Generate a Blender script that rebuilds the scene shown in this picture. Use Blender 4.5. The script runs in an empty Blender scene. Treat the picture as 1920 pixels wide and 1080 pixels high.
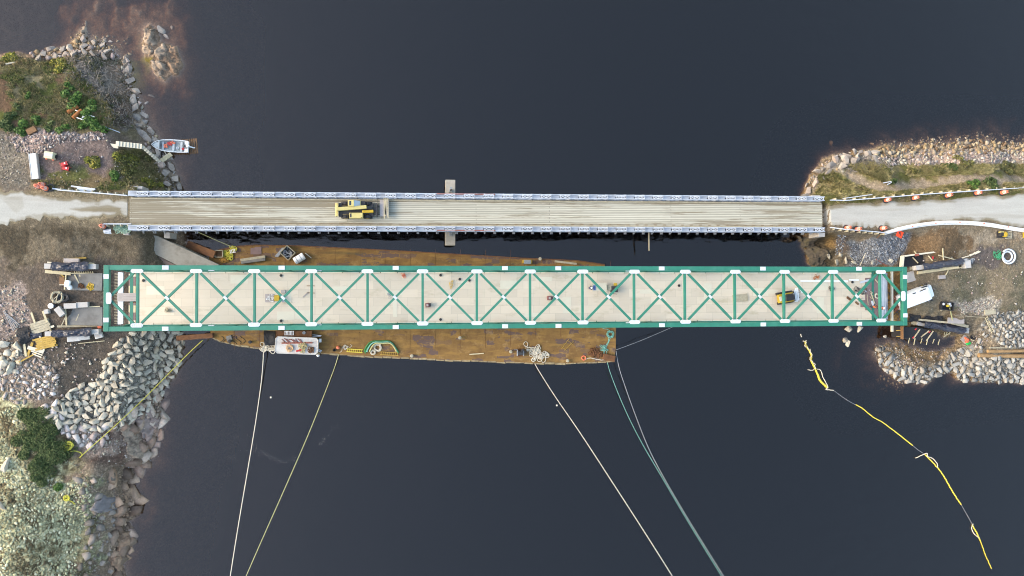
import bpy, bmesh, math, random
import numpy as np
from mathutils import Vector, Matrix
random.seed(7); RNG = np.random.default_rng(7)
SC = bpy.context.scene
COL = SC.collection
R_ = math.radians

# ------------------------------------------------------------------ camera, sky, sun, exposure
CAM_H, FPX = 122.0, 1450.0
TA, TB = R_(6.8), R_(0.8)
_F = Vector((math.tan(TA), math.tan(TB), -1)).normalized()
_Rt = _F.cross(Vector((0, 1, 0))).normalized()
_U = _Rt.cross(_F)
cam = bpy.data.cameras.new("camera"); camo = bpy.data.objects.new("camera", cam); COL.objects.link(camo)
camo.matrix_world = Matrix(((_Rt.x, _U.x, -_F.x, 0), (_Rt.y, _U.y, -_F.y, 0), (_Rt.z, _U.z, -_F.z, CAM_H), (0, 0, 0, 1)))
cam.sensor_width = 36; cam.lens = 36 * FPX / 1920; cam.clip_start = 1; cam.clip_end = 5000
SC.camera = camo

SUN_EL, SUN_AZ = R_(28), R_(-88)         # azimuth from +Y, clockwise
W = bpy.data.worlds.new("World"); SC.world = W; W.use_nodes = True
nt = W.node_tree; bg = nt.nodes["Background"]
sky = nt.nodes.new("ShaderNodeTexSky"); sky.sky_type = 'NISHITA'; sky.sun_disc = False
sky.sun_elevation = SUN_EL; sky.sun_rotation = SUN_AZ
sky.air_density = 1.5; sky.dust_density = 3.2; sky.ozone_density = 1.0
nt.links.new(sky.outputs[0], bg.inputs[0]); bg.inputs[1].default_value = 0.15
sl = bpy.data.lights.new("sun", 'SUN'); sl.energy = 0.5; sl.angle = R_(14); sl.color = (1, .98, .95)
so = bpy.data.objects.new("sun", sl); COL.objects.link(so)
sd = Vector((math.sin(SUN_AZ) * math.cos(SUN_EL), math.cos(SUN_AZ) * math.cos(SUN_EL), math.sin(SUN_EL)))
so.rotation_euler = sd.to_track_quat('Z', 'Y').to_euler(); so.location = sd * 200
SC.view_settings.view_transform = 'Standard'; SC.view_settings.look = 'None'
SC.view_settings.exposure = 1.75; SC.view_settings.gamma = 1
SC.cycles.filter_width = 1.05

# ------------------------------------------------------------------ measuring helpers
def P(px, py, z=0.0):
    """where the line of sight through photo pixel (px, py) meets height z"""
    d = _Rt * ((px - 960) / FPX) + _U * ((540 - py) / FPX) + _F
    s = (z - CAM_H) / d.z
    return Vector((d.x * s, d.y * s, z))
def Pn(px, py, z):
    px = np.asarray(px, float); py = np.asarray(py, float)
    d = [(_Rt[i] * ((px - 960) / FPX) + _U[i] * ((540 - py) / FPX) + _F[i]) for i in range(3)]
    s = (z - CAM_H) / d[2]
    return d[0] * s, d[1] * s
def proj(x, y, z):
    zz = z - CAM_H
    dep = x * _F[0] + y * _F[1] + zz * _F[2]
    return (960 + FPX * (x * _Rt[0] + y * _Rt[1] + zz * _Rt[2]) / dep, 540 - FPX * (x * _U[0] + y * _U[1] + zz * _U[2]) / dep)
def _h(ix, iy, s):
    n = (ix.astype(np.int64) * 374761393 + iy.astype(np.int64) * 668265263 + s * 2147483647) & 0xffffffff
    n = ((n ^ (n >> 13)) * 1274126177) & 0xffffffff
    return ((n ^ (n >> 16)) & 0xffff) / 65535.0
def vn(x, y, s=0):
    x = np.asarray(x, float); y = np.asarray(y, float)
    ix = np.floor(x); iy = np.floor(y); fx = x - ix; fy = y - iy
    fx = fx * fx * (3 - 2 * fx); fy = fy * fy * (3 - 2 * fy)
    a = _h(ix, iy, s); b = _h(ix + 1, iy, s); c = _h(ix, iy + 1, s); d = _h(ix + 1, iy + 1, s)
    return (a * (1 - fx) + b * fx) * (1 - fy) + (c * (1 - fx) + d * fx) * fy
def fbm(x, y, s=0, o=4):
    t = 0; a = .5; n = 0
    for i in range(o):
        t = t + a * vn(x, y, s + i * 17); n += a; a *= .55; x = np.asarray(x) * 2.03 + 7.1; y = np.asarray(y) * 2.03 + 3.7
    return t / n
def inpoly(px, py, poly):
    px = np.asarray(px, float); py = np.asarray(py, float); r = np.zeros(px.shape, bool)
    n = len(poly)
    for i in range(n):
        x0, y0 = poly[i]; x1, y1 = poly[(i + 1) % n]
        if y0 == y1: continue
        c = ((y0 > py) != (y1 > py)) & (px < (x1 - x0) * (py - y0) / (y1 - y0) + x0)
        r ^= c
    return r
def sdist(px, py, poly):
    """signed distance, positive inside"""
    d = np.full(np.shape(px), 1e9)
    n = len(poly)
    for i in range(n):
        x0, y0 = poly[i]; x1, y1 = poly[(i + 1) % n]
        dx, dy = x1 - x0, y1 - y0; L = dx * dx + dy * dy + 1e-12
        t = np.clip(((px - x0) * dx + (py - y0) * dy) / L, 0, 1)
        d = np.minimum(d, (px - x0 - t * dx) ** 2 + (py - y0 - t * dy) ** 2)
    return np.sqrt(d) * np.where(inpoly(px, py, poly), 1, -1)
def sstep(a, b, x):
    t = np.clip((x - a) / (b - a), 0, 1); return t * t * (3 - 2 * t)
def idw(x, y, pts, p=3.0):
    n = 0; w_ = 0
    for (a, b, v) in pts:
        w = 1 / ((x - a) ** 2 + (y - b) ** 2 + 2.0) ** (p / 2); n = n + w * v; w_ = w_ + w
    return n / w_

# ------------------------------------------------------------------ land form
SH_L = [(-700, 118), (-200, 105), (0, 101), (40, 101), (80, 97), (118, 90), (140, 80), (150, 62), (160, 62), (162, 80), (180, 76), (205, 88), (225, 104), (246, 118),
        (254, 140), (250, 165), (258, 180), (268, 200), (271, 222), (284, 245), (296, 262), (300, 280), (322, 300), (326, 316), (334, 340), (338, 360), (335, 390),
        (338, 425), (346, 440), (350, 456), (362, 472), (378, 492), (388, 520), (384, 560), (366, 600), (343, 622), (340, 660), (330, 685), (321, 710),
        (311, 730), (300, 750), (304, 780), (301, 803), (290, 835), (284, 858), (256, 884), (246, 905), (256, 935), (259, 955), (246, 985), (245, 1010),
        (240, 1035), (228, 1060), (236, 1085), (230, 1150), (240, 1500), (-700, 1500)]
SH_I = [(268, 62), (275, 50), (290, 58), (300, 80), (316, 82), (332, 87), (336, 98), (339, 120), (331, 138), (318, 137), (306, 150), (290, 140), (281, 122), (272, 108), (265, 85)]
SH_R = [(2600, 240), (2100, 262), (1920, 272), (1870, 268), (1830, 264), (1800, 270), (1740, 276), (1690, 278), (1640, 280), (1600, 281), (1570, 286), (1550, 296), (1532, 312), (1519, 330),
        (1508, 352), (1505, 372), (1508, 400), (1508, 435), (1513, 450), (1508, 470), (1515, 496), (1545, 515), (1605, 545), (1642, 585), (1668, 606), (1690, 622),
        (1760, 630), (1796, 636), (1786, 650), (1760, 657), (1720, 652), (1690, 646), (1668, 644), (1646, 646), (1640, 660), (1646, 680), (1656, 694),
        (1680, 705), (1700, 714), (1730, 717), (1752, 702), (1780, 690), (1790, 695), (1796, 711), (1850, 716), (1920, 713), (2100, 715), (2600, 700)]
def toxy(poly, z=0): return [tuple(P(a, b, z)[:2]) for a, b in poly]
XY_L, XY_I, XY_R = toxy(SH_L), toxy(SH_I), toxy(SH_R)
PLAT = [tuple(P(a, b, z)[:2]) + (z,) for a, b, z in [
    (0, 60, 2), (100, 150, 2.6), (200, 150, 1.8), (0, 200, 4), (0, 250, 5), (100, 300, 6), (200, 300, 5.4), (260, 300, 3.4), (-200, 390, 7), (0, 390, 6.9), (100, 390, 6.9), (230, 390, 6.9),
    (300, 400, 4), (100, 470, 6.3), (250, 470, 5.2), (310, 470, 3), (100, 560, 6), (180, 560, 5.6), (230, 560, 5), (290, 560, 3.5), (100, 650, 5.5), (200, 650, 4.6),
    (300, 650, 2.4), (60, 720, 5.8), (200, 760, 3.8), (270, 800, 1.8), (50, 850, 6), (150, 900, 4.6), (0, 1000, 6.4), (200, 1000, 3), (-200, 700, 7), (-200, 100, 4),
    (1560, 340, 3), (1600, 330, 3.4), (1700, 325, 3.2), (1900, 310, 3.2), (1560, 400, 6.8), (1600, 390, 6.9), (1700, 385, 6.9), (1900, 370, 7), (1545, 450, 4), (1600, 470, 3.8),
    (1650, 440, 5.8), (1700, 470, 5), (1770, 455, 7.4), (1850, 450, 6.6), (1900, 450, 6.6), (1720, 560, 5.6), (1800, 530, 6.2), (1900, 530, 6.3), (1670, 540, 3.5), (1690, 600, 3),
    (1800, 610, 4.6), (1850, 640, 3.4), (1900, 620, 4.2), (1700, 680, .9), (1760, 670, 1.3), (1800, 685, 1.8), (1900, 695, 1.8), (2300, 500, 8), (2300, 340, 5)]]
SLOPE = [tuple(P(a, b, 0)[:2]) + (s,) for a, b, s in [
    (50, 60, 1.3), (0, 70, 1.3), (120, 50, .4), (170, 20, .12), (230, 30, .13), (310, 30, .12), (350, 90, .5), (300, 170, .3), (310, 220, .26), (330, 290, .3), (370, 360, .6), (350, 480, .9), (330, 700, .75), (290, 870, .5), (270, 950, .7), (260, 1050, .55),
    (1500, 340, 1.2), (1560, 270, .55), (1700, 255, .26), (1850, 240, .22), (1920, 240, .3), (1490, 450, 2.2), (1600, 650, .26), (1590, 620, .3), (1640, 720, .36), (1740, 740, .5), (1900, 740, .8)]]
SHELF = [(toxy([(112, -80), (352, -80), (356, 90), (350, 170), (338, 250), (340, 330), (310, 320), (290, 280), (262, 200), (236, 120), (150, 100), (112, 80), (96, 30)]), .2, 1.15, .55),
         (toxy([(1545, 612), (1650, 600), (1690, 650), (1660, 700), (1700, 730), (1640, 770), (1560, 740), (1530, 690)]), .75, 1.0, .5),
         (toxy([(1600, 262), (1700, 240), (1860, 222), (2100, 230), (2100, 290), (1600, 292)]), .35, .9, .5),
         (toxy([(340, 640), (352, 690), (335, 760), (318, 850), (285, 890), (290, 960), (276, 1040), (262, 1150), (200, 1150), (240, 900), (290, 800), (320, 680)]), .25, 1.2, .6)]
ROADC = [[P(a, b, 6.95) for a, b in c] for c in ([(-300, 400), (0, 392), (120, 390), (246, 390)], [(1541, 402), (1700, 397), (1920, 390), (2200, 378)])]
def polydist(x, y, line):
    d = np.full(np.shape(x), 1e9)
    for p, q in zip(line[:-1], line[1:]):
        dx, dy = q[0] - p[0], q[1] - p[1]; L = dx * dx + dy * dy
        t = np.clip(((x - p[0]) * dx + (y - p[1]) * dy) / L, 0, 1)
        d = np.minimum(d, np.hypot(x - p[0] - t * dx, y - p[1] - t * dy))
    return d
def hfun(x, y):
    x = np.asarray(x, float); y = np.asarray(y, float)
    wx = (fbm(x * .35, y * .35, 5, 4) - .5) * 2.2; wy = (fbm(x * .35, y * .35, 9, 4) - .5) * 2.2
    sm = np.maximum(sdist(x + wx, y + wy, XY_L), sdist(x + wx, y + wy, XY_R))
    si = sdist(x + wx * .7, y + wy * .7, XY_I)
    pl = idw(x, y, PLAT)
    hin = pl * sstep(-.4, 5.0, sm) * .96 + .06 * np.clip(sm, 0, 3)
    s = np.maximum(sm, si)
    d_ = np.clip(-s, 0, 60); dep = -idw(x, y, SLOPE, 3.5) * d_ - .05 * np.clip(d_ - 3, 0, 50) ** 1.8
    for poly, d0, d1, fr_ in SHELF:
        q = sdist(x + wx * 1.6, y + wy * 1.6, poly); rid = np.abs(fbm(x * fr_ * .5 + 3, y * fr_ * .16, 71, 4) - .5) * 2
        sh_ = -(d0 + d1 * rid + .9 * np.clip(fbm(x * .3, y * .3, 73, 3) - .5, 0, 1) * 3)
        dep = dep + (np.maximum(dep, sh_) - dep) * sstep(-2.2, 2.5, q)
    dep = dep + (fbm(x * .9, y * .9, 31, 4) - .55) * .55 * sstep(0, 2.5, -s) * (dep > -4)
    h = np.where(s > 0, np.where(sm > 0, hin, .25 + .5 * sstep(0, 2, si)), dep)
    rd = np.minimum(polydist(x, y, ROADC[0]), polydist(x, y, ROADC[1]))
    onroad = 1 - sstep(2.6, 4.2, rd)
    onroad = onroad * sstep(-.5, .8, sm) * np.where(x < 0, 1 - sstep(P(252, 390, 7).x, P(260, 390, 7).x, x), sstep(P(1524, 400, 7).x, P(1531, 400, 7).x, x))
    rough = (fbm(x * 1.1, y * 1.1, 3, 5) - .5)
    crag = np.abs(fbm(x * .7 + y * .3, y * .7 - x * .2, 41, 5) - .5)
    shore = 1 - sstep(1.0, 5.5, sm)
    h = h + np.where(s > 0, rough * (.28 + .5 * shore) - crag * 1.3 * shore * sstep(0, .8, s) * .6, 0) * (1 - onroad)
    return h * (1 - onroad) + 6.93 * onroad
def Gn(px, py):
    px = np.asarray(px, float); py = np.asarray(py, float); z = np.zeros(px.shape)
    for i in range(7):
        x, y = Pn(px, py, z); z = np.where(i < 5, 1, .6) * hfun(x, y) + np.where(i < 5, 0, .4) * z
    x, y = Pn(px, py, z)
    return x, y, hfun(x, y)
def G(px, py, dz=0.0):
    x, y, z = Gn(np.array([px]), np.array([py])); return Vector((x[0], y[0], z[0] + dz))

# ------------------------------------------------------------------ materials
AK = .66
def lin(c):
    return tuple((v / 255 / 12.92 if v / 255 <= .04045 else ((v / 255 + .055) / 1.055) ** 2.4) for v in c)
def alb(c, k=AK): return tuple(min(.9, v * k) for v in lin(c))
class NT:
    def __init__(s, name):
        s.m = bpy.data.materials.new(name); s.m.use_nodes = True; s.t = s.m.node_tree; s.b = s.t.nodes["Principled BSDF"]
    def n(s, typ, **kw):
        nd = s.t.nodes.new("ShaderNode" + typ)
        for k, v in kw.items(): setattr(nd, k, v)
        return nd
    def l(s, a, b): s.t.links.new(a, b)
    def pos(s, scale=(1, 1, 1), local=False):
        if local: g = s.n("TexCoord").outputs["Object"]
        else: g = s.n("NewGeometry").outputs["Position"]
        mp = s.n("Mapping"); mp.inputs["Scale"].default_value = scale; s.l(g, mp.inputs[0]); return mp.outputs[0]
    def noise(s, vec, scale, detail=4, rough=.55):
        nd = s.n("TexNoise"); nd.inputs["Scale"].default_value = scale; nd.inputs["Detail"].default_value = detail; nd.inputs["Roughness"].default_value = rough
        s.l(vec, nd.inputs["Vector"]); return nd.outputs["Fac"]
    def ramp(s, fac, stops):
        r = s.n("ValToRGB"); e = r.color_ramp.elements
        while len(e) < len(stops): e.new(.5)
        for el, (p, c) in zip(e, stops):
            el.position = p; el.color = (*c, 1) if len(c) == 3 else c
        s.l(fac, r.inputs[0]); return r.outputs[0]
    def mix(s, fac, a, b, mode='MIX'):
        m = s.n("Mix", data_type='RGBA', blend_type=mode)
        for sock, v in ((m.inputs[0], fac), (m.inputs[6], a), (m.inputs[7], b)):
            if isinstance(v, (int, float)): sock.default_value = v
            elif isinstance(v, tuple): sock.default_value = (*v, 1) if len(v) == 3 else v
            else: s.l(v, sock)
        return m.outputs[2]
    def bump(s, fac, dist, strength=1):
        b = s.n("Bump"); b.inputs["Distance"].default_value = dist; b.inputs["Strength"].default_value = strength
        s.l(fac, b.inputs["Height"]); s.l(b.outputs[0], s.b.inputs["Normal"]); return b
_G3 = lambda v: (v, v, v)
_mc = {}
def mat(name, rgb, rough=.7, var=.12, scale=2.0, metal=0, dirt=None, damt=.4, bump=0, k=AK):
    """painted / weathered plain surface: colour mottled by two noises, optional dirt colour in blotches"""
    if name in _mc: return _mc[name]
    t = NT(name); v = t.pos()
    c = alb(rgb, k)
    n1 = t.noise(v, scale, 5)
    base = t.mix(1.0, c, t.ramp(n1, [(.25, _G3(1 - var * 1.6)), (.75, _G3(1 + var))]), 'MULTIPLY')
    if dirt:
        n2 = t.noise(v, scale * .45, 6, .65)
        base = t.mix(t.ramp(n2, [(.5 - .0, _G3(0)), (.68, _G3(damt))]), base, alb(dirt, k))
    t.l(base, t.b.inputs["Base Color"]); t.b.inputs["Roughness"].default_value = rough; t.b.inputs["Metallic"].default_value = metal
    if bump: t.bump(t.noise(v, scale * 4, 5), bump)
    _mc[name] = t.m; return t.m
def attrmat(name, rough=.85, bump=.0, bscale=6, var=.15, vscale=5):
    if name in _mc: return _mc[name]
    t = NT(name); a = t.n("Attribute"); a.attribute_name = "col"; v = t.pos()
    base = t.mix(1.0, a.outputs["Color"], t.ramp(t.noise(v, vscale, 4), [(.25, _G3(1 - var * 1.5)), (.75, _G3(1 + var))]), 'MULTIPLY')
    t.l(base, t.b.inputs["Base Color"]); t.b.inputs["Roughness"].default_value = rough; t.b.inputs["Specular IOR Level"].default_value = .25
    if bump: t.bump(t.noise(v, bscale, 5), bump)
    _mc[name] = t.m; return t.m
def ground_mat():
    t = NT("ground soil and rock"); a = t.n("Attribute"); a.attribute_name = "col"; v = t.pos()
    n1 = t.ramp(t.noise(v, 2.2, 8, .7), [(.25, _G3(.62)), (.5, _G3(1)), (.78, _G3(1.38))])
    base = t.mix(1.0, a.outputs["Color"], n1, 'MULTIPLY')
    vo = t.n("TexVoronoi"); vo.inputs["Scale"].default_value = 4.2; t.l(v, vo.inputs["Vector"])
    sp = t.n("SeparateColor"); t.l(vo.outputs["Color"], sp.inputs[0])
    stone = t.ramp(sp.outputs[0], [(.0, _G3(.62)), (.55, _G3(.95)), (.85, _G3(1.35)), (1, _G3(1.9))])
    base2 = t.mix(1.0, base, stone, 'MULTIPLY')
    base = t.mix(a.outputs["Alpha"], base, base2)
    v2 = t.n("TexVoronoi"); v2.inputs["Scale"].default_value = 9.0; t.l(v, v2.inputs["Vector"]); s2 = t.n("SeparateColor"); t.l(v2.outputs["Color"], s2.inputs[0])
    base = t.mix(.55, base, t.mix(1.0, base, t.ramp(s2.outputs[1], [(.0, _G3(.7)), (.7, _G3(1)), (.93, _G3(1.25)), (1, _G3(2.0))]), 'MULTIPLY'))
    t.l(base, t.b.inputs["Base Color"]); t.b.inputs["Roughness"].default_value = .95; t.b.inputs["Specular IOR Level"].default_value = .15
    t.bump(t.noise(v, 3.0, 8, .7), .22)
    return t.m
def water_mat():
    t = NT("dark river water"); v = t.pos(); out = t.t.nodes["Material Output"]
    t.t.nodes.remove(t.b)
    n1 = t.noise(t.pos((1, 1.5, 1)), .75, 3, .5); n2 = t.noise(t.pos((1, 1.6, 1)), 2.2, 3, .5)
    mx = t.n("Math", operation='MULTIPLY_ADD'); t.l(n2, mx.inputs[0]); mx.inputs[1].default_value = .2; t.l(n1, mx.inputs[2])
    n0 = t.noise(t.pos((1, 2.4, 1)), .26, 2, .5)
    m0 = t.n("Math", operation='MULTIPLY_ADD'); t.l(n0, m0.inputs[0]); m0.inputs[1].default_value = 2.2; t.l(mx.outputs[0], m0.inputs[2]); mx = m0
    big = t.ramp(t.noise(v, .035, 3), [(.35, _G3(.35)), (.7, _G3(1))])
    h = t.n("Math", operation='MULTIPLY'); t.l(mx.outputs[0], h.inputs[0]); t.l(big, h.inputs[1])
    b = t.n("Bump"); b.inputs["Distance"].default_value = .036; t.l(h.outputs[0], b.inputs["Height"])
    fr = t.n("Fresnel"); fr.inputs["IOR"].default_value = 1.7; t.l(b.outputs[0], fr.inputs["Normal"])
    gl = t.n("BsdfGlossy"); gl.inputs["Roughness"].default_value = .035; gl.inputs["Color"].default_value = (1, .86, .78, 1); t.l(b.outputs[0], gl.inputs["Normal"])
    tr = t.n("BsdfTransparent")
    bf = t.n("Math", operation='SUBTRACT'); bf.inputs[0].default_value = 1; t.l(t.n("NewGeometry").outputs["Backfacing"], bf.inputs[1])
    fm = t.n("Math", operation='MULTIPLY'); t.l(fr.outputs[0], fm.inputs[0]); t.l(bf.outputs[0], fm.inputs[1])
    m = t.n("MixShader"); t.l(fm.outputs[0], m.inputs[0]); t.l(tr.outputs[0], m.inputs[1]); t.l(gl.outputs[0], m.inputs[2])
    t.l(m.outputs[0], out.inputs["Surface"])
    va = t.n("VolumeAbsorption"); va.inputs["Color"].default_value = (.50, .40, .31, 1); va.inputs["Density"].default_value = 2.7
    t.l(va.outputs[0], out.inputs["Volume"])
    return t.m
def planks_mat(name, ca, cb, length, width, dirt, lo, hi, stretch=(.12, 2.2, 1), gap=.012, var=(0.8, 1.15), k=AK):
    """boards along local X, with worn / dirty blotches drawn out along the boards"""
    t = NT(name); v = t.pos(local=True)
    br = t.n("TexBrick"); br.offset = .37
    br.inputs["Color1"].default_value = (*_G3(var[0]), 1); br.inputs["Color2"].default_value = (*_G3(var[1]), 1); br.inputs["Mortar"].default_value = (*_G3(.45), 1)
    br.inputs["Scale"].default_value = 1; br.inputs["Mortar Size"].default_value = gap; br.inputs["Brick Width"].default_value = length; br.inputs["Row Height"].default_value = width
    t.l(v, br.inputs["Vector"])
    col = t.mix(t.noise(t.pos((.5, 3, 1), True), 1.5, 4), alb(ca, k), alb(cb, k))
    col = t.mix(1.0, col, br.outputs["Color"], 'MULTIPLY')
    n = t.noise(t.pos(stretch, True), 1.0, 7, .68)
    col = t.mix(t.ramp(n, [(lo, _G3(0)), (hi, _G3(.9))]), col, alb(dirt, k))
    t.l(col, t.b.inputs["Base Color"]); t.b.inputs["Roughness"].default_value = .85; t.b.inputs["Specular IOR Level"].default_value = .2
    _mc[name] = t.m; return t.m
def rock_mat(name, c1, c2, c3):
    t = NT(name); v = t.pos(); oi = t.n("ObjectInfo")
    base = t.ramp(oi.outputs["Random"], [(0, alb(c1)), (.5, alb(c2)), (1, alb(c3))])
    base = t.mix(1.0, base, t.ramp(t.noise(v, 3.5, 6, .65), [(.25, _G3(.7)), (.75, _G3(1.2))]), 'MULTIPLY')
    t.l(base, t.b.inputs["Base Color"]); t.b.inputs["Roughness"].default_value = .9; t.b.inputs["Specular IOR Level"].default_value = .2
    t.bump(t.noise(v, 7, 6), .06)
    return t.m

M_green = mat("green bridge paint", (46, 130, 108), .5, .08, 1.2, dirt=(84, 148, 128), damt=.45, k=.66)
M_galv = mat("galvanised plate", (222, 228, 238), .55, .05, 2.5, k=.66)
M_bail = mat("galvanised panel steel", (190, 200, 216), .5, .12, 1.5, dirt=(150, 152, 155), damt=.5)
M_steel = mat("grey steel", (165, 170, 176), .5, .12, 2)
M_rust = mat("rusty steel", (126, 84, 50), .85, .25, 2, dirt=(82, 52, 38), damt=.7, bump=.01)
M_rustred = mat("red primer steel", (165, 92, 72), .8, .15, 2, dirt=(120, 80, 64))
M_conc = mat("weathered concrete", (188, 182, 170), .9, .1, 1.6, dirt=(140, 132, 120), damt=.6, bump=.01)
M_concd = mat("grey site concrete", (140, 138, 134), .9, .12, 1.2, dirt=(102, 98, 94), damt=.7, bump=.01)
M_concl = mat("light concrete block", (205, 200, 195), .9, .08, 2, dirt=(165, 158, 150), bump=.01)
M_wood = mat("fresh sawn timber", (222, 208, 170), .8, .12, 3)
M_woodg = mat("weathered timber", (196, 186, 160), .85, .15, 3, dirt=(150, 138, 112), damt=.5)
M_woody = mat("yellow pine timber", (205, 168, 80), .8, .15, 3, dirt=(150, 118, 48), damt=.6)
M_woodw = mat("pale timber board", (236, 226, 202), .8, .06, 2)
M_woodb = mat("brown stained timber", (140, 105, 72), .85, .2, 3)
M_ply = mat("grey plywood", (190, 180, 175), .85, .08, 2)
M_mauve = mat("mauve coated plywood", (142, 118, 116), .75, .1, 2)
M_black = mat("black rubber", (44, 44, 48), .75, .2, 4, k=.75)
M_dark = mat("dark machine parts", (60, 58, 60), .6, .3, 6, k=.75)
M_tarp = mat("black plastic sheeting", (62, 64, 78), .38, .2, 2, k=.75)
M_liner = mat("black geotextile liner", (40, 40, 44), .8, .25, 3, k=.75)
M_white = mat("white paint", (242, 242, 242), .35, .03, 1, k=.86)
M_whited = mat("worn white paint", (228, 225, 220), .55, .06, 1.5, dirt=(170, 140, 118), damt=.5, k=.7)
M_yel = mat("yellow machine paint", (214, 198, 126), .4, .06, 2, k=.7)
M_yeld = mat("deep yellow paint", (214, 176, 40), .4, .1, 2, k=.7)
M_orange = mat("safety orange plastic", (250, 132, 96), .5, .06, 3, k=.7)
M_red = mat("red paint", (205, 50, 52), .45, .12, 3, k=.7)
M_glass = NT("dark window glass"); M_glass.b.inputs["Base Color"].default_value = (.03, .04, .05, 1); M_glass.b.inputs["Roughness"].default_value = .06; M_glass = M_glass.m
M_glassl = NT("windscreen glass with painted sky reflection"); M_glassl.b.inputs["Base Color"].default_value = (.35, .4, .44, 1); M_glassl.b.inputs["Roughness"].default_value = .08; M_glassl = M_glassl.m  # pale base colour stands in for sky reflected in the glass
M_ropew = mat("cream rope", (236, 226, 205), .9, .08, 8)
M_ropey = mat("yellow rope", (222, 212, 84), .85, .08, 8, k=.7)
M_ropeyl = mat("pale yellow rope", (206, 200, 142), .85, .08, 8, k=.7)
M_ropet = mat("turquoise rope", (140, 208, 192), .85, .08, 8)
M_ropeg = mat("grey wire rope", (176, 180, 186), .8, .08, 8)
M_boom = mat("yellow float fabric", (232, 208, 72), .6, .08, 4, k=.7)
M_greenh = mat("green hose", (70, 150, 84), .6, .1, 4)
M_greenn = mat("green netting", (74, 178, 128), .8, .2, 5)
M_blue = mat("blue plastic", (92, 120, 190), .5, .1, 3)
M_skin = mat("skin", (205, 160, 135), .6, .04, 8)
M_boatal = mat("painted aluminium boat", (222, 228, 228), .4, .05, 2)
M_bark = mat("woody stems", (96, 82, 66), .9, .2, 6)
M_leaf = attrmat("leaves", .7, 0, var=.2, vscale=3)
M_blade = attrmat("grass blades", .8, 0, var=.2, vscale=2)
M_stone = attrmat("loose stones", .9, .04, 8, var=.18, vscale=4)
M_attr = attrmat("painted ground objects", .9, .02)

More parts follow.
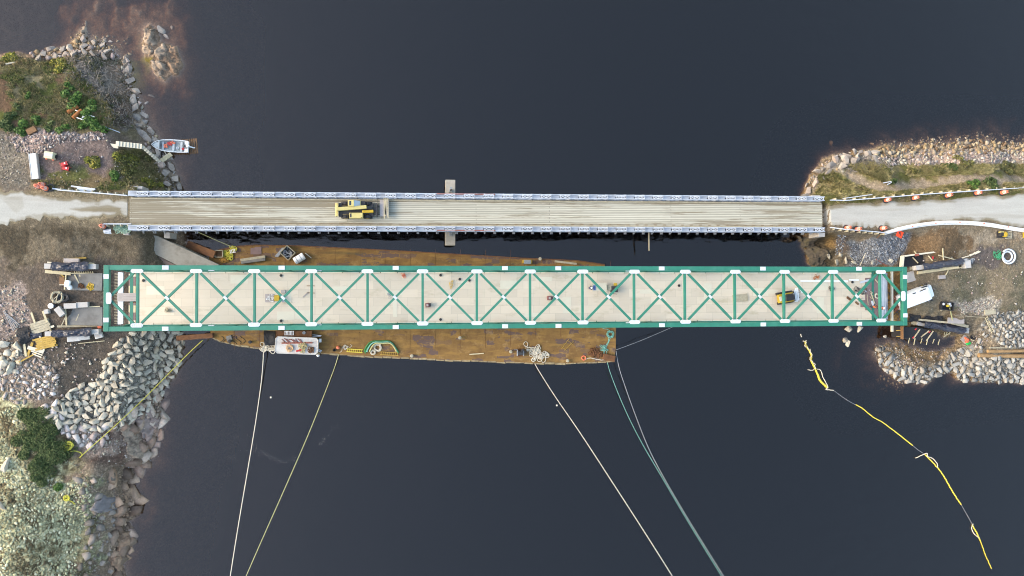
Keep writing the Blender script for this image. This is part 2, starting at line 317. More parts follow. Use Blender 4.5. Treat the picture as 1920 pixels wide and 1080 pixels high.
# ------------------------------------------------------------------ mesh building
class MB:
    def __init__(s): s.v = []; s.f = []
    def add(s, vs, fs):
        b = len(s.v); s.v += [tuple(v) for v in vs]; s.f += [tuple(i + b for i in f) for f in fs]; return s
    def box(s, c, d, rz=0.0, taper=1.0, tilt=None):
        hx, hy, hz = d[0] / 2, d[1] / 2, d[2] / 2
        vs = [Vector((x * hx * (taper if z > 0 else 1), y * hy * (taper if z > 0 else 1), z * hz)) for z in (-1, 1) for x, y in ((-1, -1), (1, -1), (1, 1), (-1, 1))]
        m = Matrix.Rotation(rz, 3, 'Z')
        if tilt: m = m @ tilt
        vs = [m @ v + Vector(c) for v in vs]
        return s.add(vs, [(3, 2, 1, 0), (4, 5, 6, 7), (0, 1, 5, 4), (1, 2, 6, 5), (2, 3, 7, 6), (3, 0, 4, 7)])
    def bar(s, p, q, w, h):
        p, q = Vector(p), Vector(q); d = (q - p).normalized()
        sd_ = d.cross(Vector((0, 0, 1)))
        sd_ = Vector((1, 0, 0)) if sd_.length < 1e-4 else sd_.normalized()
        up = sd_.cross(d)
        vs = [e + sd_ * (a * w / 2) + up * (b * h / 2) for e in (p, q) for a, b in ((-1, -1), (1, -1), (1, 1), (-1, 1))]
        return s.add(vs, [(0, 1, 2, 3), (7, 6, 5, 4), (4, 5, 1, 0), (5, 6, 2, 1), (6, 7, 3, 2), (7, 4, 0, 3)])
    def tube(s, pts, r, n=6, closed=False, r2=None):
        pts = [Vector(p) for p in pts]; N = len(pts); base = len(s.v); vs = []
        for i, p in enumerate(pts):
            if closed: d = pts[(i + 1) % N] - pts[i - 1]
            else: d = pts[min(i + 1, N - 1)] - pts[max(i - 1, 0)]
            d = d.normalized() if d.length > 1e-9 else Vector((0, 0, 1))
            a = d.cross(Vector((0, 0, 1))); a = a.normalized() if a.length > 1e-3 else Vector((1, 0, 0)); b = a.cross(d)
            rr = r if r2 is None else r + (r2 - r) * i / max(1, N - 1)
            vs += [p + a * (rr * math.cos(t)) + b * (rr * math.sin(t)) for t in (2 * math.pi * k / n for k in range(n))]
        fs = []
        for i in range(N if closed else N - 1):
            j = (i + 1) % N
            fs += [(i * n + k, i * n + (k + 1) % n, j * n + (k + 1) % n, j * n + k) for k in range(n)]
        if not closed: fs += [tuple(range(n - 1, -1, -1)), tuple(range((N - 1) * n, N * n))]
        return s.add(vs, fs)
    def cyl(s, p, q, r, n=12, r2=None): return s.tube([p, q], r, n, r2=r2)
    def prism(s, poly, z0, z1, top=1.0):
        n = len(poly); cx = sum(p[0] for p in poly) / n; cy = sum(p[1] for p in poly) / n
        vs = [(x, y, z0) for x, y in poly] + [(cx + (x - cx) * top, cy + (y - cy) * top, z1) for x, y in poly]
        return s.add(vs, [tuple(range(n - 1, -1, -1)), tuple(range(n, 2 * n))] + [(i, (i + 1) % n, n + (i + 1) % n, n + i) for i in range(n)])
    def lathe(s, prof, c=(0, 0, 0), n=14):
        vs = [(c[0] + r * math.cos(2 * math.pi * k / n), c[1] + r * math.sin(2 * math.pi * k / n), c[2] + z) for r, z in prof for k in range(n)]
        m = len(prof)
        fs = [(i * n + k, i * n + (k + 1) % n, (i + 1) * n + (k + 1) % n, (i + 1) * n + k) for i in range(m - 1) for k in range(n)]
        return s.add(vs, fs + [tuple(range(n - 1, -1, -1)), tuple(range((m - 1) * n, m * n))])
    def coil(s, c, r0, r1, turns, rr, jit=.06, h=.1, sq=1.0, rz=0, n=5):
        pts = []; N = int(turns * 16); ph = random.random() * 6
        for i in range(N):
            a = ph + i / 16 * 2 * math.pi; r = r0 + (r1 - r0) * i / N + random.uniform(-jit, jit)
            x, y = r * math.cos(a), r * math.sin(a) * sq
            pts.append((c[0] + x * math.cos(rz) - y * math.sin(rz), c[1] + x * math.sin(rz) + y * math.cos(rz), c[2] + rr + h * random.random()))
        return s.tube(pts, rr, n)
    def heap(s, c, sx, sy, k, lr, rr, rz=0, h=.35):
        """a rope flaked down in loose loops"""
        pts = []
        for i in range(k):
            u = i / max(1, k - 1)
            ox = (random.uniform(-1, 1)) * sx * .5; oy = random.uniform(-1, 1) * sy * .5
            a0 = random.random() * 6.28; l = lr * random.uniform(.6, 1.2); el = random.uniform(.35, .9)
            for j in range(9):
                a = a0 + j / 8 * 6.0
                x, y = l * math.cos(a), l * el * math.sin(a)
                ca, sa = math.cos(a0), math.sin(a0)
                x, y = ox + x * ca - y * sa, oy + x * sa + y * ca
                pts.append((c[0] + x * math.cos(rz) - y * math.sin(rz), c[1] + x * math.sin(rz) + y * math.cos(rz), c[2] + rr + h * (1 - (abs(ox) / sx + abs(oy) / sy)) * random.uniform(.3, 1)))
        return s.tube(pts, rr, 5)
    def drape(s, p, q, w, h, seed=0, fold=.10, nu=26, nv=11):
        """plastic sheet draped over something long"""
        p, q = Vector(p), Vector(q); d = q - p; L = d.length; d.normalize(); sd_ = d.cross(Vector((0, 0, 1))).normalized(); vs = []; fs = []
        for i in range(nu):
            for j in range(nv):
                u = i / (nu - 1); v = j / (nv - 1) * 2 - 1
                nz = float(fbm(u * L * 1.3 + seed, v * 1.7 + seed, seed, 3)) - .5
                ww = w / 2 * (1 + .35 * (float(vn(u * L * .7 + seed, seed + np.sign(v), seed)) - .5))
                z = h * (1 - abs(v) ** 2.6) + nz * fold * 2.2 * (1 - abs(v) ** 6)
                pt = p + d * (u * L) + sd_ * (v * ww + nz * fold); pt.z += max(z, .0) + .02
                vs.append(pt)
        for i in range(nu - 1):
            for j in range(nv - 1): fs.append((i * nv + j, i * nv + j + 1, (i + 1) * nv + j + 1, (i + 1) * nv + j))
        return s.add(vs, fs)
    def rot(s, rz, c=(0, 0, 0)):
        m = Matrix.Rotation(rz, 3, 'Z'); s.v = [tuple(m @ Vector(v) + Vector(c)) for v in s.v]; return s
def tag(o, label=None, cat=None, group=None, kind=None):
    if label: o["label"] = label
    if cat: o["category"] = cat
    if group: o["group"] = group
    if kind: o["kind"] = kind
    return o
def thing(name, label, cat, loc=(0, 0, 0), rz=0.0, group=None):
    o = bpy.data.objects.new(name, None); COL.objects.link(o); o.location = loc; o.rotation_euler = (0, 0, rz); o.empty_display_size = .3
    return tag(o, label, cat, group)
def obj(name, mb, m, parent=None, loc=None, smooth=False, world=False, bev=0.0):
    me = bpy.data.meshes.new(name)
    vs = mb.v
    if world and parent is not None:
        root = parent
        off = Vector((0, 0, 0)); 
        while root is not None: off += root.location; root = root.parent
        vs = [(v[0] - off.x, v[1] - off.y, v[2] - off.z) for v in vs]
    elif world and loc is not None: vs = [(v[0] - loc[0], v[1] - loc[1], v[2] - loc[2]) for v in vs]
    me.from_pydata(vs, [], mb.f); me.materials.append(m)
    if smooth: me.polygons.foreach_set("use_smooth", [True] * len(me.polygons))
    me.update()
    o = bpy.data.objects.new(name, me); COL.objects.link(o)
    if parent is not None: o.parent = parent
    if loc is not None: o.location = loc
    if bev:
        b = o.modifiers.new("edge", 'BEVEL'); b.width = bev; b.segments = 2; b.limit_method = 'ANGLE'; b.angle_limit = R_(40)
    return o
def solo(name, mb, m, label, cat, group=None, smooth=False, bev=0.0):
    """a thing that is one mesh, built in world coordinates, origin at its base"""
    c = Vector((sum(v[0] for v in mb.v) / len(mb.v), sum(v[1] for v in mb.v) / len(mb.v), min(v[2] for v in mb.v)))
    o = obj(name, mb, m, None, c, smooth, True, bev)
    return tag(o, label, cat, group)
def kids(o): return [c for c in bpy.data.objects if c.parent == o]
def dup(root, loc, rz, label=None, group=None):
    def cp(o, par):
        c = o.copy(); COL.objects.link(c); c.parent = par
        for k in ch[o.name]: cp(k, c)
        return c
    ch = {}
    for o in bpy.data.objects:
        ch.setdefault(o.name, [])
        if o.parent: ch.setdefault(o.parent.name, []).append(o)
    r = cp(root, None); r.location = loc; r.rotation_euler = (0, 0, rz)
    if label: r["label"] = label
    if group: r["group"] = group
    return r
def npmesh(name, V, Fq, m, cols=None, kind=None, label=None, smooth=False, parent=None, n=None):
    """mesh from numpy arrays: V (N,3), Fq (M,k); cols (N,4) point colours"""
    V = np.asarray(V, np.float32); Fq = np.asarray(Fq, np.int32); k = Fq.shape[1]
    me = bpy.data.meshes.new(name); me.vertices.add(len(V)); me.vertices.foreach_set("co", V.ravel())
    me.loops.add(Fq.size); me.loops.foreach_set("vertex_index", Fq.ravel())
    me.polygons.add(len(Fq)); me.polygons.foreach_set("loop_start", np.arange(0, Fq.size, k, dtype=np.int32))
    if smooth: me.polygons.foreach_set("use_smooth", np.ones(len(Fq), bool))
    me.update(calc_edges=True)
    if cols is not None:
        a = me.color_attributes.new("col", 'FLOAT_COLOR', 'POINT'); a.data.foreach_set("color", np.asarray(cols, np.float32).ravel())
    me.materials.append(m); o = bpy.data.objects.new(name, me); COL.objects.link(o)
    if parent is not None: o.parent = parent
    if kind: o["kind"] = kind
    if label: o["label"] = label
    return o

# ------------------------------------------------------------------ ground (soil, rock and river bed in one sheet per bank)
RIP_L = [(250, 622), (338, 622), (344, 650), (336, 680), (324, 706), (310, 735), (296, 752), (262, 786), (240, 800), (200, 806), (160, 808), (128, 798), (112, 796), (92, 786), (86, 768), (104, 756), (130, 742), (140, 728), (172, 718), (196, 696), (190, 676), (212, 662), (224, 640)]
RIP_A = [(1640, 656), (1658, 652), (1676, 680), (1700, 690), (1724, 694), (1750, 688), (1770, 672), (1796, 658), (1818, 646), (1838, 640), (1838, 660), (1850, 672), (2000, 672), (2000, 716), (1850, 716), (1798, 712), (1786, 694), (1756, 704), (1730, 718), (1700, 714), (1680, 706), (1656, 695), (1644, 678)]
RIP_B = [(1834, 622), (1846, 600), (1866, 588), (1900, 584), (2000, 580), (2000, 652), (1884, 650), (1868, 640)]
def zones_left(px, py, z, paint, patch):
    paint([(-900, -200), (900, -200), (900, 1600), (-900, 1600)], (122, 111, 102), 5, .35)
    paint([(-900, 60), (262, 60), (262, 250), (-900, 255)], (118, 110, 84), 10, .15)
    patch((96, 104, 58), .12, .56, 11, [(-900, 100), (130, 100), (215, 200), (220, 245), (-900, 245)])
    patch((150, 140, 112), .16, .6, 12, [(-900, 100), (120, 120), (200, 240), (-900, 250)])
    patch((112, 92, 76), .2, .6, 13, [(-900, 90), (260, 100), (250, 240), (-900, 250)])
    paint([(128, 95), (225, 100), (255, 170), (258, 245), (205, 238), (170, 165), (130, 140)], (124, 118, 113), 12, .6)
    paint([(200, 172), (250, 180), (252, 230), (225, 240), (200, 215)], (98, 88, 84), 10, .3)
    paint([(15, 244), (70, 246), (200, 250), (196, 262), (110, 266), (70, 285), (30, 278)], (176, 158, 155), 8, 1)
    paint([(-900, 248), (30, 256), (60, 295), (66, 350), (-900, 352)], (128, 122, 114), 10, .7)
    paint([(70, 268), (130, 262), (215, 258), (232, 320), (215, 335), (70, 338)], (128, 114, 112), 9, .35)
    paint([(60, 334), (150, 322), (220, 332), (310, 345), (310, 362), (130, 366), (60, 358)], (136, 120, 94), 10, .3)
    patch((110, 112, 70), .22, .58, 15, [(70, 318), (330, 300), (330, 360), (70, 355)])
    paint([(218, 280), (290, 285), (320, 345), (235, 345), (212, 310)], (104, 100, 66), 10, .4)
    paint([(-900, 350), (330, 360), (330, 440), (-900, 440)], (142, 132, 112), 10, .25)
    paint([(-900, 424), (60, 410), (340, 415), (340, 490), (-900, 500)], (121, 112, 98), 14, .3)
    patch((92, 84, 72), .13, .55, 16, [(-900, 425), (150, 425), (230, 470), (230, 500), (-900, 540)])
    paint([(60, 490), (200, 490), (250, 560), (230, 650), (80, 650), (20, 560)], (106, 97, 90), 16, .25)
    paint([(-900, 520), (40, 530), (62, 600), (55, 640), (-900, 650)], (158, 144, 138), 10, .9)
    paint([(90, 640), (215, 620), (195, 690), (185, 760), (130, 780), (100, 740)], (99, 92, 86), 14, .45)
    paint([(-900, 660), (80, 665), (115, 700), (105, 745), (30, 760), (-900, 740)], (148, 134, 124), 12, .9)
    paint([(95, 735), (140, 760), (150, 800), (110, 830), (80, 800)], (92, 76, 66), 12, .5)
    paint([(75, 765), (95, 752), (130, 800), (200, 800), (195, 830), (150, 835), (105, 800)], (205, 192, 184), 10, .7)
    paint([(-900, 760), (45, 740), (120, 850), (175, 900), (170, 1000), (150, 1500), (-900, 1500)], (150, 142, 112), 16, .5)
    patch((196, 194, 158), .22, .5, 17, [(-900, 760), (45, 750), (130, 880), (170, 930), (120, 1010), (60, 1100), (-900, 1500)], hard=.10)
    patch((204, 202, 168), .85, .50, 24, [(-900, 760), (45, 750), (130, 880), (170, 930), (140, 1010), (110, 1100), (-900, 1500)], hard=.09)
    patch((108, 98, 76), .8, .55, 25, [(-900, 760), (45, 750), (180, 890), (200, 1500), (-900, 1500)], hard=.05)
    patch((92, 84, 66), .3, .60, 18, [(-900, 760), (45, 750), (180, 890), (200, 1500), (-900, 1500)], hard=.07)
    paint([(130, 900), (180, 870), (330, 700), (340, 870), (270, 1500), (150, 1500), (165, 1050), (200, 950)], (146, 130, 116), 12, .7)
    patch((112, 100, 90), .2, .55, 19, [(130, 900), (260, 860), (250, 1500), (140, 1500)], hard=.1)
    patch((150, 150, 124), .28, .6, 20, [(120, 900), (200, 890), (205, 1500), (120, 1500)], hard=.08)
    paint([(150, 800), (215, 790), (300, 730), (308, 800), (285, 870), (240, 870), (170, 860)], (160, 143, 134), 10, .6)
    patch((108, 90, 82), .25, .58, 21, [(140, 800), (310, 740), (300, 880), (150, 870)], hard=.08)
    paint(RIP_L, (138, 134, 128), 6, 1)
    # bare bedrock near the water, browner towards the waterline
    sh = (z < 1.6) & (z > -.1)
    paint(None, (148, 128, 112), 0, .5, mask=sh * sstep(1.7, .5, z) * .75)
    paint(None, (138, 110, 88), 0, .3, mask=sstep(.15, -.35, z))
    paint([(238, 100), (285, 110), (282, 150), (262, 172), (244, 168)], (128, 116, 62), 8, .1)
    patch((158, 120, 88), .2, .52, 23, [(-900, -300), (700, -300), (700, 1600), (-900, 1600)], extra=sstep(-.1, -.5, z))
def zones_right(px, py, z, paint, patch):
    paint([(900, -200), (3000, -200), (3000, 1600), (900, 1600)], (132, 121, 106), 5, .35)
    paint([(1520, 310), (1640, 290), (3000, 285), (3000, 380), (1520, 385)], (130, 120, 90), 10, .2)
    patch((104, 104, 62), .25, .5, 31, [(1530, 310), (1640, 300), (3000, 300), (3000, 380), (1530, 385)])
    paint([(1570, 318), (1600, 322), (1660, 345), (1760, 330), (1880, 322), (1920, 330), (3000, 330), (3000, 345), (1860, 344), (1720, 356), (1650, 362), (1600, 345)], (156, 144, 130), 9, .3)
    paint([(1690, 262), (3000, 250), (3000, 306), (1880, 306), (1760, 312), (1690, 306)], (170, 155, 150), 9, 1)
    paint([(1530, 290), (1700, 270), (1700, 306), (1560, 320), (1520, 350)], (134, 130, 126), 9, .9)
    paint([(1545, 430), (3000, 425), (3000, 470), (1545, 470)], (140, 128, 112), 10, .3)
    paint([(1800, 430), (1900, 430), (3000, 440), (3000, 460), (1820, 452)], (156, 146, 132), 10, .3)
    paint([(1690, 440), (1740, 432), (1815, 434), (1822, 470), (1790, 484), (1740, 478), (1690, 490), (1672, 505)], (116, 98, 78), 12, .35)
    paint([(1575, 455), (1640, 445), (1700, 438), (1702, 455), (1680, 490), (1660, 500), (1590, 505)], (134, 138, 146), 10, 1)
    paint([(1560, 440), (1600, 438), (1590, 480), (1560, 485)], (124, 112, 104), 10, .8)
    paint([(1500, 430), (1552, 440), (1556, 480), (1560, 520), (1500, 520)], (84, 77, 66), 9, .5)
    paint([(1545, 436), (1568, 440), (1560, 470), (1548, 470)], (140, 118, 84), 6, .2)
    paint([(1700, 500), (1830, 478), (3000, 470), (3000, 590), (1700, 600)], (134, 124, 108), 14, .3)
    patch((112, 108, 92), .14, .5, 33, [(1760, 515), (3000, 505), (3000, 575), (1780, 580)])
    paint([(1822, 470), (1850, 462), (1885, 468), (1905, 490), (1860, 505), (1830, 502)], (106, 99, 98), 9, .3)
    paint([(1780, 570), (1830, 562), (1870, 565), (1868, 588), (1800, 592)], (172, 166, 158), 9, 1)
    paint([(1650, 500), (1700, 500), (1700, 600), (1655, 600)], (128, 104, 70), 9, .5)
    paint([(1700, 588), (1820, 600), (1850, 640), (1800, 660), (1700, 700), (1640, 650)], (118, 104, 88), 12, .5)
    paint([(1690, 640), (1800, 634), (1800, 660), (1700, 660)], (92, 82, 76), 8, .2)
    paint([(1630, 645), (1680, 650), (1720, 710), (1650, 715)], (150, 143, 132), 9, 1)
    paint([(1800, 600), (3000, 590), (3000, 720), (1760, 720), (1740, 690)], (120, 112, 102), 12, .8)
    paint(RIP_A, (140, 135, 128), 6, 1); paint(RIP_B, (136, 131, 124), 6, 1)
    paint(None, (152, 128, 96), 0, .8, mask=sstep(.7, .15, z) * .6)
    paint(None, (112, 94, 82), 0, .6, mask=sstep(.15, -.3, z))
def make_ground(x0, x1, y0, y1, step, zones):
    nx = int((x1 - x0) / step) + 1; ny = int((y1 - y0) / step) + 1
    X, Y = np.meshgrid(np.linspace(x0, x1, nx), np.linspace(y0, y1, ny)); X = X.ravel(); Y = Y.ravel()
    Z = hfun(X, Y); px, py = proj(X, Y, Z)
    C = np.ones((len(X), 4)); n1 = fbm(X * .55, Y * .55, 51, 5) - .5; n2 = fbm(X * .55, Y * .55, 61, 5) - .5
    state = {"seed": 0}
    def paint(poly, rgb, soft, speck, mask=None):
        if mask is None:
            pxx = px + n1 * soft * 5; pyy = py + n2 * soft * 5
            m = sstep(-soft * .6, soft * .6, sdist(pxx, pyy, poly))
        else: m = np.clip(mask, 0, 1)
        a = alb(rgb)
        for i in range(3): C[:, i] = C[:, i] * (1 - m) + a[i] * m
        C[:, 3] = C[:, 3] * (1 - m) + speck * m
    def patch(rgb, freq, thr, seed, poly, hard=.06, extra=1):
        n = fbm(X * freq * 2.2, Y * freq * 2.2, seed * 7, 5)
        m = sstep(thr - hard, thr + hard, n) * sstep(-14, 10, sdist(px + n1 * 30, py + n2 * 30, poly)) * extra
        a = alb(rgb)
        for i in range(3): C[:, i] = C[:, i] * (1 - m) + a[i] * m
    zones(px, py, Z, paint, patch)
    C[:, :3] *= np.array([1.04, 1.0, .92])
    mott = .86 + .28 * fbm(X * 1.6, Y * 1.6, 77, 4)
    C[:, :3] *= mott[:, None]
    i = np.arange(nx * ny).reshape(ny, nx)
    F = np.stack([i[:-1, :-1], i[:-1, 1:], i[1:, 1:], i[1:, :-1]], -1).reshape(-1, 4)
    keep = Z[F].max(1) > -7.5
    return npmesh("ground", np.stack([X, Y, Z], 1), F[keep], M_ground, C, "structure", smooth=True)
M_ground = ground_mat()
make_ground(-80, -25, -62, 58, .23, zones_left)
make_ground(57, 112, -24, 36, .23, zones_right)
# river
wb = MB().box((0, 0, -9.0), (1600, 1600, 18.0))
ow = obj("water", wb, water_mat()); ow["kind"] = "structure"

# ------------------------------------------------------------------ dusty gravel road on both banks
def road_sheet(top, bot, seed, n=170, m=60):
    tx = np.interp(np.linspace(0, 1, n), np.linspace(0, 1, len(top)), [p[0] for p in top]); ty = np.interp(tx, [p[0] for p in top], [p[1] for p in top])
    by = np.interp(tx, [p[0] for p in bot], [p[1] for p in bot])
    V = []; 
    x0, y0 = Pn(tx, ty, 6.95); x1, y1 = Pn(tx, by, 6.95)
    jt = (fbm(np.arange(n) * .21, np.zeros(n), seed, 5) - .5) * .9; jb = (fbm(np.arange(n) * .21, np.ones(n) * 9, seed, 5) - .5) * 1.5
    y0 = y0 + jt; y1 = y1 + jb
    T = np.linspace(0, 1, m)
    X = x0[:, None] * (1 - T) + x1[:, None] * T; Y = y0[:, None] * (1 - T) + y1[:, None] * T
    Z = hfun(X.ravel(), Y.ravel()).reshape(X.shape) + .035
    Z[:, 0] -= .06; Z[:, -1] -= .06
    i = np.arange(n * m).reshape(n, m)
    F = np.stack([i[:-1, :-1], i[:-1, 1:], i[1:, 1:], i[1:, :-1]], -1).reshape(-1, 4)[:, ::-1]
    ed = np.minimum(np.hypot(X - X[:, :1], Y - Y[:, :1]), np.hypot(X - X[:, -1:], Y - Y[:, -1:])).ravel()
    xr, yr = X.ravel(), Y.ravel(); w_ = 1 - sstep(.0, .75, ed + (fbm(xr * .35, yr * 1.4, seed, 5) - .5) * 1.6)
    rut = sstep(.56, .66, fbm(xr * .05, yr * .6, seed + 2, 4)) * .35
    qx, qy = proj(xr, yr, Z.ravel()); jx = (fbm(xr * .8, yr * .8, 91, 4) - .5) * 14
    for sm_, a_ in (([(128, 391), (165, 387), (208, 385), (230, 391), (224, 399), (150, 396)], .85), ([(1688, 420), (1740, 413), (1850, 412), (1900, 420), (1880, 424), (1700, 428)], .6), ([(0, 372), (40, 366), (46, 392), (30, 400)], .25), ([(60, 402), (120, 400), (160, 408), (70, 414)], .5)):
        w_ = np.maximum(w_, a_ * sstep(-2.5, 2.5, sdist(qx + jx, qy + jx * .35, sm_)))
    w_ = np.clip(w_ + rut * .6, 0, 1); C = np.array(alb((196, 194, 186))) * (1 - w_[:, None]) + np.array(alb((148, 138, 116))) * w_[:, None]
    return npmesh("road", np.stack([X.ravel(), Y.ravel(), Z.ravel()], 1), F, M_road, np.concatenate([C, np.ones((len(C), 1))], 1), "structure", smooth=True)
t = NT("pale dusty road"); a_ = t.n("Attribute"); a_.attribute_name = "col"
c = t.mix(1.0, a_.outputs["Color"], t.ramp(t.noise(t.pos((.25, 1.3, 1)), .9, 7, .65), [(.3, _G3(.88)), (.7, _G3(1.06))]), 'MULTIPLY')
c = t.mix(1.0, c, t.ramp(t.noise(t.pos(), 5, 6, .7), [(.3, _G3(.9)), (.7, _G3(1.06))]), 'MULTIPLY')
t.l(c, t.b.inputs["Base Color"]); t.b.inputs["Roughness"].default_value = .95; t.b.inputs["Specular IOR Level"].default_value = .15
M_road = t.m
road_sheet([(-230, 352), (-60, 356), (0, 357), (60, 363), (120, 370), (180, 374), (239, 375)], [(-230, 470), (-60, 440), (0, 424), (40, 412), (120, 410), (180, 408), (239, 407)], 3)
road_sheet([(1537, 386), (1620, 381), (1700, 377), (1800, 371), (1920, 363), (2150, 350)], [(1537, 419), (1600, 425), (1650, 428), (1700, 424), (1760, 414), (1840, 414), (1920, 424), (2150, 440)], 8)

# ------------------------------------------------------------------ green truss bridge
ZT, ZB = 15.0, 7.5
tl = (P(199, 497, ZT) + P(199, 621.5, ZT)) / 2; tr = (P(1697, 500, ZT) + P(1697, 610.5, ZT)) / 2
TRZ = math.atan2(tr.y - tl.y, tr.x - tl.x); LT = (tr - tl).length
HW = (P(199, 497, ZT) - P(199, 621.5, ZT)).length / 2        # to the outer edge of the top chord
TB = thing("truss_bridge", "long green steel truss bridge with pale plywood deck", "bridge", (tl.x, tl.y, 0), TRZ)
def TX(px): return (P(px, 558, ZT) - tl).dot(Vector((math.cos(TRZ), math.sin(TRZ), 0)))
def TXD(px, z=7.75): return (P(px, 558, z) - tl).dot(Vector((math.cos(TRZ), math.sin(TRZ), 0)))
X0 = TX(256.8); XN = TX(1652); DX = (XN - X0) / 14; NOD = [X0 + DX * i for i in range(15)]
CW = .62; CY = HW - CW / 2
for s in (1, -1):
    obj("top_chord", MB().bar((-.35, s * CY, ZT - .33), (LT + .35, s * CY, ZT - .33), CW, .62), M_green, TB, bev=.03)
    obj("bottom_chord", MB().bar((-.2, s * (CY - .05), ZB - .1), (LT + .2, s * (CY - .05), ZB - .1), .62, .7), M_green, TB, bev=.03)
BN = [X0 - DX / 2] + [x + DX / 2 for x in NOD]
BN[0] = max(BN[0], .6); BN[-1] = min(BN[-1], LT - .6)
for s in (1, -1):
    for i, x in enumerate(NOD):
        for b in (BN[i], BN[i + 1]):
            obj("diagonal", MB().bar((x, s * CY, ZT - .6), (b, s * CY, ZB + .2), .36, .42), M_green, TB)
    for x in (0.0, LT): obj("end_post", MB().bar((x, s * CY, ZB - .3), (x, s * CY, ZT - .7), .5, .55), M_green, TB)
YI = CY - .46
for i, x in enumerate(NOD):
    obj("top_strut", MB().bar((x, -YI, ZT - .30), (x, YI, ZT - .30), .33, .36), M_green, TB, bev=.02)
    for s in (1, -1):
        g = MB(); L_, W_ = .78, .27
        poly = [(x - L_ + .18, s * YI - W_), (x + L_ - .18, s * YI - W_), (x + L_, s * YI - W_ + .18), (x + L_, s * YI + W_ - .18), (x + L_ - .18, s * YI + W_), (x - L_ + .18, s * YI + W_), (x - L_, s * YI + W_ - .18), (x - L_, s * YI - W_ + .18)]
        g.prism(poly, ZT - .02, ZT + .05)
        for dx in np.arange(-.55, .6, .22):
            for dy in (-.14, 0, .14): g.cyl((x + dx, s * YI + dy, ZT + .05), (x + dx, s * YI + dy, ZT + .09), .03, 6)
        obj("gusset_plate", g, M_galv, TB)
for a, b in zip(NOD[:-1], NOD[1:]):
    obj("lateral_brace", MB().bar((a + .5, YI - .3, ZT - .27), (b - .5, -YI + .3, ZT - .27), .30, .30), M_green, TB)
    obj("lateral_brace", MB().bar((a + .5, -YI + .3, ZT - .29), (b - .5, YI - .3, ZT - .29), .30, .30), M_green, TB)
    cx_, ang = (a + b) / 2, math.atan2(-2 * (YI - .3), b - a - 1)
    g = MB().box((cx_, 0, ZT - .10), (.62, .34, .04), ang)
    for k in (-.22, -.08, .08, .22):
        for q in (-.08, .08): g.cyl((cx_ + k * math.cos(ang) - q * math.sin(ang), k * math.sin(ang) + q * math.cos(ang), ZT - .08), (cx_ + k * math.cos(ang) - q * math.sin(ang), k * math.sin(ang) + q * math.cos(ang), ZT - .045), .028, 6)
    obj("brace_plate", g, M_galv, TB)
for px in (310, 528, 742, 947, 1047, 1241, 1431, 1611):
    for s in (1, -1):
        g = MB().box((TX(px), s * (CY + .0), ZT + .005), (.82, .54, .05))
        for k in np.arange(-.3, .35, .15):
            for q in (-.17, 0, .17): g.cyl((TX(px) + k, s * CY + q, ZT + .03), (TX(px) + k, s * CY + q, ZT + .06), .025, 6)
        obj("splice_plate", g, M_galv, TB)
for px in (395, 597, 990, 1180):
    for s in (1, -1): obj("splice_plate", MB().box((TX(px), s * (CY - .36), ZT - .42), (.75, .1, .4)), M_galv, TB)
# portals at both ends
for x, d in ((0.0, 1), (LT, -1)):
    pt = obj("portal_girder", MB().bar((x, -HW, ZT - .34), (x, HW, ZT - .34), .66, .72), M_green, TB, bev=.03)
    for s in (1, -1):
        obj("portal_plate", MB().box((x, s * 2.85, ZT + .035), (.66, .6, .05)), M_galv, pt)
        obj("portal_brace", MB().bar((x + d * .55, s * .35, ZT - .28), ((X0 if d > 0 else XN) - d * .5, s * (YI - .25), ZT - .28), .30, .30), M_green, TB)
    gx = x + d * .32
    g = MB().prism([(gx - .22, -.75), (gx + .22, -.75), (gx + .36, -.5), (gx + .36, .5), (gx + .22, .75), (gx - .22, .75), (gx - .32, .5), (gx - .32, -.5)], ZT + .03, ZT + .085)
    obj("gusset_plate", g, M_galv, TB)
# floor system
DZ = 7.75
DW = (P(300, 511.5, DZ) - P(300, 610, DZ)).length / 2
for x in BN: obj("floor_beam", MB().bar((x, -CY + .3, ZB - .15), (x, CY - .3, ZB - .15), .42, .75), M_green, TB)
xa, xb = TXD(255), TXD(1634)
stg = MB()
for y in np.linspace(-DW + .4, DW - .4, 6): stg.bar((.6, y, ZB - .05), (LT - .6, y, ZB - .05), .25, .5)
obj("stringers", stg, M_rust, TB)
M_deck = planks_mat("plywood deck sheets", (244, 230, 210), (236, 220, 196), 2.44, 1.22, (208, 194, 166), .55, .72, (.3, .8, 1), .008, (.91, 1.05))
rng = random.Random(4)
obj("deck", MB().box(((xa + xb) / 2, 0, DZ - .09), (xb - xa, 2 * DW - .3, .18)), M_deck, TB)
for s in (1, -1):
    e = MB(); x = xa
    while x < xb - .5:
        l = rng.choice((2.44, 2.44, 3.0)); l = min(l, xb - x)
        e.box((x + l / 2, s * (DW - .07), DZ + .02), (l - rng.uniform(.03, .16), .15 + rng.uniform(-.02, .05), .2)); x += l
    obj("edge_board", e, M_woodw, TB)
    k = MB()
    for px in np.arange(280, 1640, 14.0):
        k.box((TXD(px), s * (DW + rng.uniform(0, .06)), DZ - .06), (.1, .12, .1))
    obj("edge_brackets", k, M_rustred, TB)
M_over = mat("pale plywood overlay", (240, 232, 210), .85, .03, 2)
for q in range(20):
    sp = MB(); sp.box((rng.uniform(xa + 1.5, xb - 1.5), rng.uniform(-DW + .9, DW - .9), DZ + .006 + .0007 * q), (2.44, rng.choice((1.22, .6)), .012), rng.choice((0, 0, 0, R_(90))))
    obj("plywood_sheet", sp, M_over, TB)
